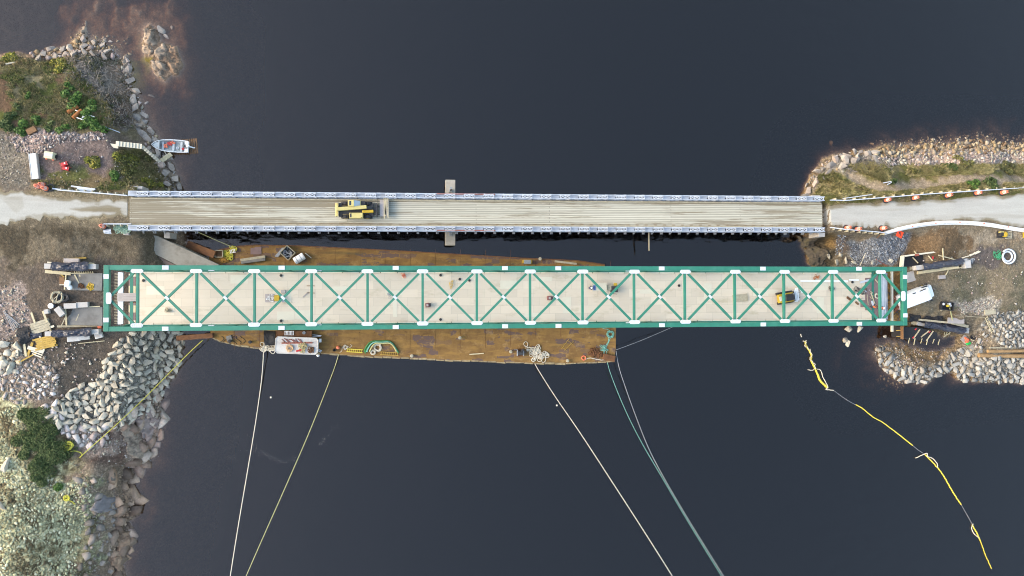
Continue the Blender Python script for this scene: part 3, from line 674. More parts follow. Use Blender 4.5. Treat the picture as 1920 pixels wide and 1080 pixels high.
# left end: unfinished strip
xs0, xs1 = TXD(241, DZ), TXD(254, DZ)
for i, (y0, y1, mm) in enumerate([(3.45, 3.05, M_woodw), (3.05, 1.75, M_mauve), (1.75, .55, M_wood), (-.65, -1.0, M_mauve), (-.75, -2.0, M_wood), (-2.0, -3.1, M_mauve), (-3.1, -3.6, M_woodw)]):
    obj("deck_panel", MB().box(((xs0 + xs1) / 2, (y0 + y1) / 2, DZ - .11 - .003 * i), (xs1 - xs0, abs(y0 - y1), .16)), mm, TB)
obj("expansion_joint", MB().box((TXD(224), 0, DZ - .2), (.5, 2 * DW - .1, .25)).box((TXD(228.5), 0, DZ - .1), (.32, 2 * DW - .2, .2)), M_galv, TB)
rb = MB()
for y in np.linspace(-DW + .2, DW - .2, 34): rb.cyl((TXD(213), y, DZ - .3), (TXD(221), y + .04, DZ - .3), .03, 5)
obj("joint_bars", rb, M_woodg, TB)
pk = MB()
for i in range(5): pk.box(((TXD(220) + TXD(255)) / 2, .62 - i * .235, DZ + .06), (TXD(255) - TXD(220), .22, .05))
obj("walk_planks", pk, M_ply, TB)
# right end: mauve strip and grated joint
xe0, xe1 = TXD(1634), TXD(1650)
obj("deck_panel", MB().box(((xe0 + xe1) / 2, 0, DZ - .13), (xe1 - xe0 - .01, 2 * DW - .5, .14)), M_mauve, TB)
for k_, (u0, u1, v0, v1) in enumerate(((1622, 1634, 2.9, -2.2), (1613, 1622, -.6, -1.7))): obj("deck_panel", MB().box(((TXD(u0) + TXD(u1)) / 2, (v0 + v1) / 2, DZ + .03), (TXD(u1) - TXD(u0), v0 - v1, .03)), M_mauve, TB)
gr = MB()
for i in range(7): gr.box((TXD(1651 + i * 1.9), 0, DZ - .06), (.16 if i % 3 else .3, 2 * DW - .1, .12))
obj("expansion_joint", gr, M_galv, TB)
gb = MB()
for y in np.linspace(-DW + .1, DW - .1, 44): gb.box((TXD(1663), y, DZ - .02), (.32, .06, .1))
obj("joint_bars", gb, M_dark, TB)

# ------------------------------------------------------------------ temporary panel bridge
ZP = 8.3; ZK = 7.0
ql = (P(240, 357.5, ZP) + P(240, 431.5, ZP)) / 2; qr = (P(1547, 367, ZP) + P(1547, 436, ZP)) / 2
BRZ = math.atan2(qr.y - ql.y, qr.x - ql.x); LB = (qr - ql).length; BW = (P(240, 357.5, ZP) - P(240, 431.5, ZP)).length / 2
BB = thing("panel_bridge", "narrow galvanised panel bridge with dirty timber deck", "bridge", (ql.x, ql.y, 0), BRZ)
def bailey_deck_mat():
    t = NT("worn dusty timber deck"); v = t.pos(local=True)
    br = t.n("TexBrick"); br.offset = .37
    for k, q in (("Color1", .84), ("Color2", 1.06), ("Mortar", .42)): br.inputs[k].default_value = (*_G3(q), 1)
    for k, q in (("Scale", 1), ("Mortar Size", .035), ("Brick Width", 30.0), ("Row Height", .27)): br.inputs[k].default_value = q
    t.l(v, br.inputs["Vector"])
    c = t.mix(t.noise(t.pos((.4, 3, 1), True), 1.5, 4), alb((226, 223, 206)), alb((200, 196, 178)))
    c = t.mix(1.0, c, br.outputs["Color"], 'MULTIPLY')
    sx = t.n("SeparateXYZ"); t.l(v, sx.inputs[0])
    def mr(sock, a, b, o0, o1):
        m = t.n("MapRange"); m.clamp = True; t.l(sock, m.inputs[0])
        for i_, q in enumerate((a, b, o0, o1)): m.inputs[i_ + 1].default_value = q
        return m.outputs[0]
    def op(o_, a, b):
        m = t.n("Math", operation=o_)
        for i_, q in enumerate((a, b)):
            if isinstance(q, (int, float)): m.inputs[i_].default_value = q
            else: t.l(q, m.inputs[i_])
        return m.outputs[0]
    n = t.noise(t.pos((.06, 1.3, 1), True), 1.0, 9, .74)
    ay = op('ABSOLUTE', sx.outputs[1], 0)
    bias = op('ADD', mr(sx.outputs[0], 0, 38, .13, 0), mr(ay, 1.35, 2.0, 0, .2))
    bias = op('ADD', bias, mr(sx.outputs[0], LB - 16, LB - 2, 0, .05))
    f = t.ramp(op('ADD', n, bias), [(.535, _G3(0)), (.6, _G3(.78))])
    c = t.mix(f, c, alb((142, 131, 110)))
    t.l(c, t.b.inputs["Base Color"]); t.b.inputs["Roughness"].default_value = .9; t.b.inputs["Specular IOR Level"].default_value = .15
    return t.m
M_bdeck = bailey_deck_mat()
NB = 36; BL = LB / NB
ytr = BW - .07; yin = BW - .62
RUST = range(int(.39 * NB) + 1, int(.52 * NB))
for i in range(NB):
    x0, x1 = i * BL, (i + 1) * BL
    for s in (1, -1):
        g = MB(); h = MB()
        for y in (ytr, yin):
            for z in (ZP - .05, ZP - 1.5): g.bar((x0 + .02, s * y, z), (x1 - .02, s * y, z), .15, .1)
            for x in (x0 + .08, x1 - .08): g.bar((x, s * y, ZP - 1.45), (x, s * y, ZP - .1), .1, .08)
            for k in (0, 1):
                xm = x0 + BL * (.25 + .5 * k)
                for a, b in (((xm - .7, ZP - .78), (xm, ZP - .1)), ((xm, ZP - .1), (xm + .7, ZP - .78)), ((xm - .7, ZP - .78), (xm, ZP - 1.45)), ((xm, ZP - 1.45), (xm + .7, ZP - .78))):
                    g.bar((a[0], s * y, a[1]), (b[0], s * y, b[1]), .06, .06)
        p = obj("truss_panel", g, M_bail, BB)
        # cross-braced frame across the two panel lines
        m0, m1 = x0 + BL * .42, x0 + BL * .92; ya, yb = s * (yin + .05), s * (ytr - .05); z = ZP + .04
        for a, b in (((m0, ya), (m1, ya)), ((m0, yb), (m1, yb)), ((m0, ya), (m0, yb)), ((m1, ya), (m1, yb)), (((m0 + m1) / 2, ya), ((m0 + m1) / 2, yb))): h.bar((*a, z), (*b, z), .07, .05)
        for k in (0, 1):
            u0, u1 = m0 + (m1 - m0) * k / 2, m0 + (m1 - m0) * (k + 1) / 2
            h.bar((u0, ya, z + .004), (u1, yb, z + .004), .06, .04); h.bar((u0, yb, z + .006), (u1, ya, z + .006), .06, .04)
        f = obj("bracing_frame", h, M_galv, p)
        obj("chord_walkway", MB().box((x0 + BL * .17, s * (ytr + yin) / 2, ZP - .32), (BL * .42, .42, .03)), M_bail, p)
        if i in RUST: obj("rusty_chord", MB().bar((x0, s * (ytr - .02), ZP + .015), (x1, s * (ytr - .02), ZP + .015), .13, .05), M_rustred, p)
for i in range(1, NB * 2):
    x = i * BL / 2
    g = MB().bar((x, -BW - .28, ZK - .62), (x, BW + .28, ZK - .62), .16, .3)
    if i % 2 == 0: g.bar((x + .22, -BW - .28, ZK - .62), (x + .22, BW + .28, ZK - .62), .13, .3)
    for s in (1, -1): g.bar((x + .05, s * (BW + .2), ZK - .5), (x + .05, s * (BW - .1), ZP - .5), .07, .07)
    obj("transom", g, M_steel, BB)
refl_fill = MB()
for y in np.linspace(-BW + .12, BW - .12, 15): refl_fill.bar((0, y, ZK - .34), (LB, y, ZK - .34), .26, .22)
obj("stringers", refl_fill, M_dark, BB)  # dark bars added across the full width to fill the bridge's reflection in the water
DWB = yin - .17
obj("deck", MB().box((LB / 2, 0, ZK - .07), (LB + .5, 2 * DWB, .14)), M_bdeck, BB)
for s in (1, -1):
    g = MB(); x = 0
    while x < LB:
        l = min(BL * 2, LB - x); g.box((x + l / 2, s * (DWB - .12), ZK + .1), (l - .03, .2, .2)); x += l
    obj("kerb_timber", g, M_woodg, BB)
cl = MB()
for i in range(NB * 2): cl.box((BL / 2 * i + .4, -DWB + .33, ZK + .012), (.5, .14, .03))
obj("deck_clamps", cl, mat("dirty clamps", (150, 132, 108), .9, .2, 3), BB)
# (pier below)
# concrete pier under the panel bridge
pa, pb = P(844.5, 337, 3.0), P(845.5, 460, 3.0)
PR = thing("bridge_pier", "pale concrete pier under the panel bridge, ends sticking out both sides", "pier", (pa.x, (pa.y + pb.y) / 2, 0))
wp = (P(854, 400, 3).x - P(835.5, 400, 3).x)
obj("cap", MB().box((0, 0, 2.35), (wp, pa.y - pb.y, 1.3)), M_conc, PR, bev=.04)
obj("shaft", MB().box((0, 0, -2.0), (wp * .8, (pa.y - pb.y) * .9, 7.39)), M_conc, PR)
for y, n in ((.33, 1), (-.33, 1)):
    yy = y * (pa.y - pb.y)
    obj("bearing", MB().box((.0, yy, 3.3), (.5, .5, .6)).box((0, yy, 4.8), (.3, .3, 2.6)), M_steel, PR)
# concrete seats of the panel bridge
for (px, py, w, d, lab) in ((239, 351.5, 13, 7, "pale concrete bearing block at the panel bridge's upper left corner"), (258, 352, 16, 6, "long concrete bearing block beside the yellow-green shrub"),
                            (1541, 440, 13, 8, "pale concrete block under the panel bridge's lower right corner"), (1530, 369, 18, 6, "concrete block under the panel bridge by the grassy point"), (236, 437, 9, 6, "small concrete block under the panel bridge's lower left corner"), (313, 441, 10, 10, "stained concrete block on the bank below the panel bridge")):
    z = 6.4 if px not in (313,) else 4.0
    c0 = P(px, py, z); s_ = 12.2
    g = MB().prism([(c0.x - w / s_ / 2, c0.y - d / s_ / 2), (c0.x + w / s_ / 2, c0.y - d / s_ / 2), (c0.x + w / s_ / 2, c0.y + d / s_ / 2), (c0.x - w / s_ / 2, c0.y + d / s_ / 2)], z - 3.2, z)
    solo("concrete_block", g, M_concl, lab, "concrete block", "bearing blocks of the panel bridge", bev=.04)

# ------------------------------------------------------------------ rusty barge under the bridge
ZBG = 1.8
BGP = [(392, 480), (405, 470), (440, 462.5), (475, 459.5), (560, 461), (660, 466), (760, 471), (860, 477), (960, 483), (1080, 488.5), (1134, 496), (1148, 540), (1155.5, 612), (1155, 655), (1152, 677),
       (1120, 679), (1060, 682), (1000, 681), (930, 679), (800, 674), (700, 669), (600, 663), (540, 658.5), (500, 655), (450, 649), (415, 641), (395, 631), (386, 560)]
bgw = [P(a, b, ZBG) for a, b in BGP]
bc = P(780, 570, 0)
BG = thing("barge", "long rusty deck barge moored under the green bridge", "barge", (bc.x, bc.y, 0))
poly = [(p.x - bc.x, p.y - bc.y) for p in bgw][::-1]
M_hull = mat("rusty barge hull", (96, 66, 46), .85, .25, 1.5, dirt=(52, 42, 38), damt=.8)
def barge_deck_mat():
    t = NT("rusty barge deck plates"); v = t.pos()
    c = t.mix(t.ramp(t.noise(v, .5, 7, .65), [(.3, _G3(0)), (.7, _G3(1))]), alb((162, 126, 74)), alb((122, 92, 56)))
    c = t.mix(t.ramp(t.noise(t.pos((.25, 1.2, 1)), 1.1, 6, .6), [(.5, _G3(0)), (.62, _G3(.75))]), c, alb((172, 134, 74)))
    br = t.n("TexBrick"); br.offset = .43; br.squash = 1.6; br.squash_frequency = 3
    for k, q in (("Color1", 0.0), ("Color2", 1.0), ("Mortar", 0.35)): br.inputs[k].default_value = (*_G3(q), 1)
    for k, q in (("Scale", 1), ("Mortar Size", .09), ("Mortar Smooth", .8), ("Brick Width", 1.7), ("Row Height", .74), ("Bias", -.15)): br.inputs[k].default_value = q
    ad = t.n("VectorMath", operation='ADD'); t.l(v, ad.inputs[0])
    nz = t.n("TexNoise"); nz.inputs["Scale"].default_value = 1.3; t.l(v, nz.inputs["Vector"])
    sc_ = t.n("VectorMath", operation='SCALE'); sc_.inputs["Scale"].default_value = .9; t.l(nz.outputs["Color"], sc_.inputs[0]); t.l(sc_.outputs[0], ad.inputs[1])
    t.l(ad.outputs[0], br.inputs["Vector"])
    mk = t.mix(1.0, br.outputs["Color"], t.ramp(t.noise(t.pos((.35, 1, 1)), .55, 3), [(.44, _G3(0)), (.50, _G3(1))]), 'MULTIPLY')
    c = t.mix(t.ramp(mk, [(.42, _G3(0)), (.56, _G3(.9))]), c, alb((112, 93, 88)))
    c = t.mix(t.ramp(t.noise(v, 1.7, 5, .7), [(.63, _G3(0)), (.70, _G3(.8))]), c, alb((74, 52, 40)))
    c = t.mix(t.ramp(t.noise(t.pos((.06, .6, 1)), 1.3, 4, .6), [(.6, _G3(0)), (.72, _G3(.5))]), c, alb((96, 92, 62)))
    t.l(c, t.b.inputs["Base Color"]); t.b.inputs["Roughness"].default_value = .85; t.b.inputs["Specular IOR Level"].default_value = .25
    c = t.mix(t.ramp(t.noise(v, .8, 6, .7), [(.55, _G3(0)), (.66, _G3(.55))]), c, alb((186, 152, 100)))
    t.l(c, t.b.inputs["Base Color"]); t.bump(t.noise(v, 5, 5), .02); return t.m
obj("hull", MB().prism(poly, -1.2, ZBG - .05), M_hull, BG)
obj("deck", MB().prism([(x * .9985, y * .992) for x, y in poly], ZBG - .06, ZBG), barge_deck_mat(), BG)
edge = bgw[14:27]
g = MB()
for a, b in zip(edge[:-1], edge[1:]):
    N_ = max(2, int((b - a).length / 1.3))
    for k in range(N_):
        p, q = a.lerp(b, k / N_), a.lerp(b, (k + .93) / N_); jo = Vector((0, random.uniform(-.1, .12), random.uniform(-.06, .04)))
        g.bar((p.x, p.y + jo.y, ZBG - .12 + jo.z), (q.x, q.y + jo.y * .4, ZBG - .12 + jo.z), random.uniform(.16, .3), .3)
obj("rubbing_strake", g, mat("worn fender timber", (176, 158, 122), .9, .3, 2.5, dirt=(112, 94, 66), damt=.8), BG, world=True)
g = MB()
for a, b in zip(bgw[1:10], bgw[2:11]): g.bar((a.x, a.y, ZBG + .02), (b.x, b.y, ZBG + .02), .14, .14)
obj("side_rail", g, M_rust, BG, world=True)
for px, py in ((1012, 485.5), (772, 667), (1063, 676), (957, 659), (862, 633), (470, 641), (432, 639.5)):
    p = P(px, py, ZBG); obj("bollard", MB().lathe([(.2, 0), (.2, .35), (.26, .36), (.26, .48), (.1, .52)], p), M_woodg if px > 700 else M_black, BG, world=True)
g = MB()
for px in range(440, 1150, 47): g.box(P(px, 560, ZBG + .012), (.03, 17 * .9 if px < 1000 else 12, .02))
obj("seam_welds", g, M_rust, BG, world=True)
# trestles on the barge that carry the bridge
for k, px in enumerate((560, 930)):
    p = P(px, 562, ZBG); g = MB()
    for dx in (-1.5, 1.5):
        for dy in (-3.4, 3.4): g.bar((p.x + dx, p.y + dy, ZBG), (p.x + dx, p.y + dy, ZB - .6), .35, .35)
    for dy in (-3.4, 3.4): g.bar((p.x - 1.7, p.y + dy, ZB - .75), (p.x + 1.7, p.y + dy, ZB - .75), .3, .3)
    solo("trestle", g, M_rust, "rusty trestle under the bridge deck, " + ("nearer the white deck box" if k == 0 else "nearer the cream rope heap by the winch"), "trestle", "trestles on the barge")

def D(px, py): return P(px, py, ZBG)
def line3(pts): return [P(a, b, z) for a, b, z in pts]
# white deck box with rusty tools
bx = thing("deck_box", "worn white rounded steel box on the barge's lower edge, loaded with rusty tools", "deck box", D(558.5, 647), R_(-2.6))
L_, W_ = 6.2, 2.45
rr = [(L_ / 2 * x - .3 * x * (k), W_ / 2 * y - .3 * y * (1 - k)) for x, y, k in ((1, 1, 0), (1, 1, 1), (-1, 1, 1), (-1, 1, 0), (-1, -1, 0), (-1, -1, 1), (1, -1, 1), (1, -1, 0))]
obj("body", MB().prism(rr, 0, 1.15), M_whited, bx, bev=.05)
obj("lid_rim", MB().tube([(x, y, 1.17) for x, y in rr], .06, 6, True), M_whited, bx)
zt = 1.2
def onbox(x, y): 
    c, s = math.cos(R_(-2.6)), math.sin(R_(-2.6)); o = D(558.5, 647); return Vector((o.x + x * c - y * s, o.y + x * s + y * c, ZBG + zt))
g = MB()
for k in range(9): 
    x = -2.2 + .33 * k; g.bar(onbox(x, .95 + random.uniform(-.1, .1)), onbox(x + random.uniform(.3, .9), .55 + random.uniform(-.15, .2)), .08, .08)
solo("scrap_pile", g, M_rustred, "rusty bars and clamps in a tangle on the white deck box", "scrap metal")
solo("steel_bar", MB().bar(onbox(-2.2, .28), onbox(2.3, .5), .2, .16).bar(onbox(-1.9, .5), onbox(-1.4, .2), .12, .12), M_rustred, "long rusty bar lying across the white deck box", "steel bar")
solo("rope_coil", MB().coil(onbox(-1.0, -.45), .55, .2, 5, .06, .05, .12), mat("peach rope", (226, 190, 150), .9), "round peach coloured coil of rope on the white deck box", "rope coil")
solo("rope_heap", MB().heap(onbox(1.0, -.3), 1.0, .9, 12, .35, .05), mat("straw rope", (205, 190, 140), .9), "tangled straw coloured rope on the white deck box", "rope")
solo("fire_extinguisher", MB().cyl(onbox(.0, -.85) + Vector((0, 0, .12)), onbox(.75, -.6) + Vector((0, 0, .12)), .13, 8).cyl(onbox(.75, -.6) + Vector((0, 0, .12)), onbox(.95, -.55) + Vector((0, 0, .12)), .05, 6), M_red, "red cylinder lying on the white deck box", "cylinder")
solo("chain_heap", MB().heap(onbox(2.05, -.6), .7, .6, 8, .22, .06), M_rust, "brown rusty chain heaped at the right end of the white deck box", "chain")
g = MB(); o = D(553, 625)
g.box((o.x, o.y - .1, ZBG + .4), (5.2, 1.0, .8)); 
solo("steel_crate", g, M_rust, "dark rusty steel crate between the white deck box and the bridge", "crate", bev=.03)
g = MB(); a, b = D(535, 624) + Vector((0, 0, .9)), D(553, 624) + Vector((0, 0, .9))
for s in (.28, -.28): g.bar(a + Vector((0, s, 0)), b + Vector((0, s, 0)), .06, .06)
for k in range(7): q = a.lerp(b, (k + .5) / 7); g.bar(q + Vector((0, -.3, 0)), q + Vector((0, .3, 0)), .09, .05)
solo("ladder", g, M_white, "short white ladder lying on the dark steel crate", "ladder")
solo("pipe_flange", MB().lathe([(.24, .8), (.24, .9), (.12, .9), (.12, .84)], D(571.5, 623.5)), M_steel, "round grey flange on the dark steel crate", "flange")
g = MB()
for a, b in (((585, 627.5), (603, 629)), ((586, 631), (602, 630)), ((597, 645), (597, 652)), ((592, 654), (602, 660)), ((594, 652.5), (604, 658))): g.bar(D(*a) + Vector((0, 0, .3)), D(*b) + Vector((0, 0, .3)), .12, .1)
solo("broken_trestle", g, M_galv, "broken white metal frame at the right end of the white deck box", "frame")
solo("white_bin", MB().box(D(601, 638) + Vector((0, 0, .35)), (.34, .55, .7)), M_white, "small upright white bin right of the white deck box", "bin", bev=.03)
solo("round_buoy", MB().lathe([(.08, -.1), (.2, 0), (.25, .15), (.2, .3), (.08, .38)], P(596.5, 666, 1.1), 10), M_white, "small round white buoy hanging at the barge edge by the deck box", "buoy")
solo("rope_heap", MB().heap(D(503, 652), 1.9, 1.1, 17, .36, .05, R_(-15)), M_ropew, "heap of cream rope in the corner left of the white deck box", "rope")
solo("tarp", MB().drape(D(496, 634), D(518, 632), 2.2, .55, 3, .18), M_liner, "crumpled black tarp above the cream rope left of the deck box", "tarp")
g = MB()
for k in range(6):
    pts = [D(415 + 8 * k + 5 * math.sin(i * .8 + k), 630 + i * 2.6) + Vector((0, 0, .04)) for i in range(7)]; g.tube(pts, .03, 4)
solo("cable_tangle", g, M_black, "thin black cables strewn over the barge's left end", "cable")
solo("deck_hatch", MB().box(D(430, 634) + Vector((0, 0, .08)), (.8, .8, .16), .3), M_concd, "small grey square hatch on the barge's left end", "hatch", bev=.03)
solo("float_ball", MB().lathe([(.08, 0), (.22, .1), (.27, .27), (.2, .44), (.07, .52)], D(634, 651.5), 12), M_orange, "small orange float on the barge by the yellow ladder", "float")
solo("bucket", MB().lathe([(.16, 0), (.24, .35), (.2, .35), (.14, .06)], D(627.5, 656), 12), M_black, "black bucket on the barge beside the orange float", "bucket")
solo("rope_coil", MB().coil(D(648, 651), .35, .15, 2.5, .045).tube([D(642, 650), D(641, 658), D(637, 661)], .04, 5).tube([D(650, 648), D(656, 652), D(660, 648), D(657, 646)], .045, 5), M_ropew, "loose white rope curl beside the orange float", "rope")
def ladder(name, p, q, w, m, n, label, rail=.09):
    d = (q - p).normalized(); sd_ = Vector((-d.y, d.x, 0)) * w / 2; g = MB()
    for s in (1, -1): g.bar(p + sd_ * s, q + sd_ * s, rail, .08)
    for k in range(n): c = p.lerp(q, (k + .5) / n); g.bar(c + sd_, c - sd_, .07, .06)
    return solo(name, g, m, label, "ladder", "ladders lying about")
ladder("ladder", D(650, 656.5) + Vector((0, 0, .1)), D(680, 658.5) + Vector((0, 0, .1)), .42, M_boom, 8, "bright yellow ladder lying flat on the barge between float and green hose", .13)
ladder("ladder", D(713, 662) + Vector((0, 0, .1)), D(747, 664) + Vector((0, 0, .1)), .42, M_woody, 9, "dull wooden ladder lying on the barge edge below the green hose")
for k, (m, lab, r0) in enumerate(((M_greenh, "dark green hose bent in an arch on the barge", 0), (M_ropet, "turquoise hose arched just inside the dark green hose", 1), (M_ropeyl, "pale yellow hose forming the innermost arch of hoses", 2))):
    for j in range(1):
        pts = []
        for i in range(17):
            a = math.pi * (1 - i / 16); pts.append(P(714 + (31 - 3.0 * r0) * math.cos(a) + 2 * r0, 660 - (22 - 2.2 * r0) * math.sin(a) + 1.5 * math.sin(i), ZBG + .1 + .1 * r0))
        g = MB().tube(pts, .1, 6)
        if k == 0: g.tube([p + Vector((.15, -.22, .05)) for p in pts], .09, 6)
        solo("hose", g, m, lab, "hose", "hoses on the barge")
solo("rope_coil", MB().coil(D(699.5, 660.5), .38, .22, 4, .07, .03, .14), M_ropew, "tight white rope coil at the barge edge under the hose arch", "rope coil")
solo("rope_coil", MB().coil(D(708, 651.5), .62, .35, 4, .06, .05, .12), M_ropew, "larger loose cream rope coil inside the hose arch", "rope coil")
# windlass and rope heaps at the right end
wl = thing("winch", "dark anchor winch on the barge beside a heap of cream rope", "winch", D(975, 661))
obj("bed", MB().box((0, 0, .12), (1.0, 1.2, .24)), M_rust, wl); obj("drum", MB().cyl((-.4, 0, .6), (.4, 0, .6), .36, 12), M_dark, wl)
for s in (-1, 1): obj("side_frame", MB().box((s * .48, 0, .5), (.1, .95, .8)), M_steel, wl)
obj("motor", MB().cyl((.1, .3, .95), (.4, .5, .95), .2, 8), M_dark, wl); obj("lever", MB().bar((-.4, .5, .6), (-1.0, .6, 1.0), .06, .06), M_steel, wl)
g = MB().heap(D(1000, 653), 2.8, 1.1, 13, .42, .05, R_(-12)).heap(D(1011, 666), 2.8, 1.3, 21, .42, .05, R_(-8)).coil(D(1000, 674.5), .3, .24, 2, .07)
solo("rope_heap", g, M_ropew, "big heap of cream rope flaked beside the winch", "rope")
g = MB()
for a, b in (((1053, 654), (1066, 636)), ((1058, 657), (1075, 640)), ((1053, 650), (1062, 657)), ((1064, 638), (1074, 646))): g.bar(D(*a) + Vector((0, 0, .05)), D(*b) + Vector((0, 0, .05)), .06, .05)
solo("stick_frame", g, M_woody, "thin wooden frame of sticks on the barge right of the rope heap", "frame")
lb = solo("life_ring", MB().tube([D(1094.5, 671) + Vector((.32 * math.cos(a), .32 * math.sin(a), .08)) for a in np.linspace(0, 6.28, 16, False)], .09, 6, True), M_orange, "orange life ring at the lower edge of the barge", "life ring")
solo("rope_line", MB().tube([D(1096, 675) + Vector((0, 0, .05)), D(1102, 671.5), D(1108, 671) + Vector((0, 0, .05)), D(1118, 673.5), D(1128, 675) + Vector((0, 0, .05)), D(1137, 674)], .06, 5), M_ropew, "short white rope trailing from the orange life ring", "rope")
solo("rope_coil", MB().coil(D(1144, 626.5), .62, .3, 6, .04, .06, .22), M_ropet, "round turquoise rope coil close to the bridge at the barge's right end", "rope coil")
g = MB().heap(D(1131, 655), .9, 1.4, 8, .3, .035, R_(30)).tube([D(1145, 632), D(1142, 640), D(1138, 648), D(1133, 660), D(1134, 668)], .05, 5).tube([D(1142, 633), D(1140, 642), D(1134, 650)], .05, 5).tube([D(1144, 620), D(1138, 617), D(1130, 616)], .05, 5)
solo("rope_tangle", g, M_ropet, "turquoise rope tangle running down to the rusty beam", "rope")
solo("steel_beam", MB().bar(D(1130, 668) + Vector((0, 0, .28)), D(1152, 673) + Vector((0, 0, .28)), 1.0, .5), M_rust, "short thick rusty beam on the barge's lower right corner", "beam", bev=.04)
solo("chain_heap", MB().heap(D(1113, 661), 1.7, 1.2, 22, .25, .06).heap(D(1124, 664), .8, .8, 14, .22, .07), M_rust, "red brown chain heaped left of the short rusty beam", "chain")
solo("post_plank", MB().bar(D(880, 664.5) + Vector((0, 0, .05)), D(907, 662.5) + Vector((0, 0, .05)), .16, .1), M_wood, "single pale plank lying on the barge near its lower edge", "plank")
# upper edge of the barge
cr = thing("timber_crate", "square open timber crate frame at the barge's upper left tip", "crate", D(411.5, 476))
for a, b in (((-.55, -.5), (.55, -.5)), ((-.55, .5), (.55, .5)), ((-.55, -.5), (-.55, .5)), ((.55, -.5), (.55, .5))): obj("side_board", MB().bar((*a, .25), (*b, .25), .1, .5), M_woodg, cr)
obj("floor_board", MB().box((0, 0, .06), (1.0, .9, .08)), M_woodb, cr)
solo("rope_tangle", MB().heap(D(428, 478), 1.3, 1.1, 22, .3, .05).heap(D(437, 466), .9, .5, 10, .25, .05), M_ropey, "tangled bright yellow rope beside the timber crate on the barge", "rope")
solo("rope_tangle", MB().heap(D(421, 488), .9, .6, 12, .3, .05), mat("orange rope", (186, 138, 62), .85), "orange brown rope tangle between crate and bridge", "rope")
ladder("ladder", D(432, 472.5) + Vector((0, 0, .5)), D(443, 470.5) + Vector((0, 0, .5)), .45, M_white, 4, "short white ladder piece on the yellow rope tangle", .05)
for k, (a, b, m, lab) in enumerate((((452, 488), (498, 481.5), M_woodg, "upper one of two long squared timbers on the barge beside the bridge"), ((453, 492.5), (498, 486.5), M_concd, "grey timber below the upper squared timber, against the bridge"))):
    solo("squared_timber", MB().bar(D(*a) + Vector((0, 0, .25)), D(*b) + Vector((0, 0, .25)), .38, .5), m, lab, "timber", "squared timbers on the barge", bev=.02)
for k, (a, b) in enumerate((((517, 481.5), (531, 465.5)), ((520.5, 481.5), (534, 465)))):
    solo("metal_plank", MB().bar(D(*a) + Vector((0, 0, .2 + .1 * k)), D(*b) + Vector((0, 0, .2 + .1 * k)), .26, .1), M_steel, ("left" if k == 0 else "right") + " one of two slanting grey planks beside the scrap skip", "plank", "grey planks by the skip")
sk = thing("scrap_skip", "tilted square skip full of grey scrap on the barge", "skip", D(540.5, 474.5), R_(48))
for c, d in (((0, .8), (1.5, .1)), ((0, -.8), (1.5, .1)), ((.75, 0), (.1, 1.5)), ((-.75, 0), (.1, 1.5))): obj("wall", MB().box((*c, .4), (*d, .8)), M_woodg, sk)
obj("floor", MB().box((0, 0, .06), (1.42, 1.5, .1)), M_dark, sk)
g = MB()
for k in range(40): g.box((random.uniform(-.6, .6), random.uniform(-.65, .65), random.uniform(.3, .6)), (random.uniform(.08, .3),) * 2 + (.12,), random.random() * 3)
sc = obj("scrap", g, M_steel, sk); sc["kind"] = "stuff"
tk = thing("water_tank", "white strapped plastic tank on the barge right of the scrap skip", "tank", D(562, 485), R_(32))
obj("shell", MB().tube([(-.8, 0, .55), (-.7, 0, .55), (.7, 0, .55), (.8, 0, .55)], .55, 14), M_white, tk, bev=.05)
for x in (-.35, .3): obj("strap", MB().tube([(x, .565 * math.cos(a), .55 + .565 * math.sin(a)) for a in np.linspace(0, 6.28, 18, False)], .035, 4, True), M_steel, tk)
obj("cradle", MB().box((0, 0, .06), (1.4, 1.0, .12)), M_woodb, tk)
solo("plank", MB().bar(D(572.5, 474.5) + Vector((0, 0, .05)), D(584, 484) + Vector((0, 0, .05)), .12, .08), M_woodw, "short pale stick on the barge right of the white tank", "plank")
mb_ = thing("pump_unit", "small grey pump box with yellow ends by the bridge on the barge", "pump", D(988, 491.5))
obj("case", MB().box((0, 0, .35), (1.1, .6, .7)), M_steel, mb_, bev=.03); obj("end_cap", MB().box((-.65, .05, .3), (.18, .5, .5)), M_yeld, mb_); obj("end_cap", MB().box((.65, .05, .3), (.18, .5, .5)), M_yeld, mb_)
solo("squared_timber", MB().bar(D(1040, 490) + Vector((0, 0, .15)), D(1081, 495) + Vector((0, 0, .15)), .3, .3), M_woodg, "pale squared timber half under the bridge near the barge's upper right", "timber", "squared timbers on the barge")
solo("steel_plate", MB().box(D(477, 471) + Vector((0, 0, .03)), (1.1, .95, .06)).box(D(484, 470) + Vector((0, 0, .05)), (1.0, 1.1, .06)), M_mauve, "two overlapping dark plates on the barge's upper left deck", "plate")
# spud beams
solo("mooring_beam", MB().bar(P(352, 458, 1.2), P(404, 478, 2.2), 1.1, .7), M_rust, "rusty steel beam from the bank to the timber crate end of the barge", "beam", "mooring beams of the barge", bev=.05)
solo("mooring_beam", MB().bar(P(332, 634, 1.6), P(400, 629, 2.0), .75, .6), M_rust, "rusty steel beam from the grey boulders to the barge's lower left corner", "beam", "mooring beams of the barge", bev=.05)
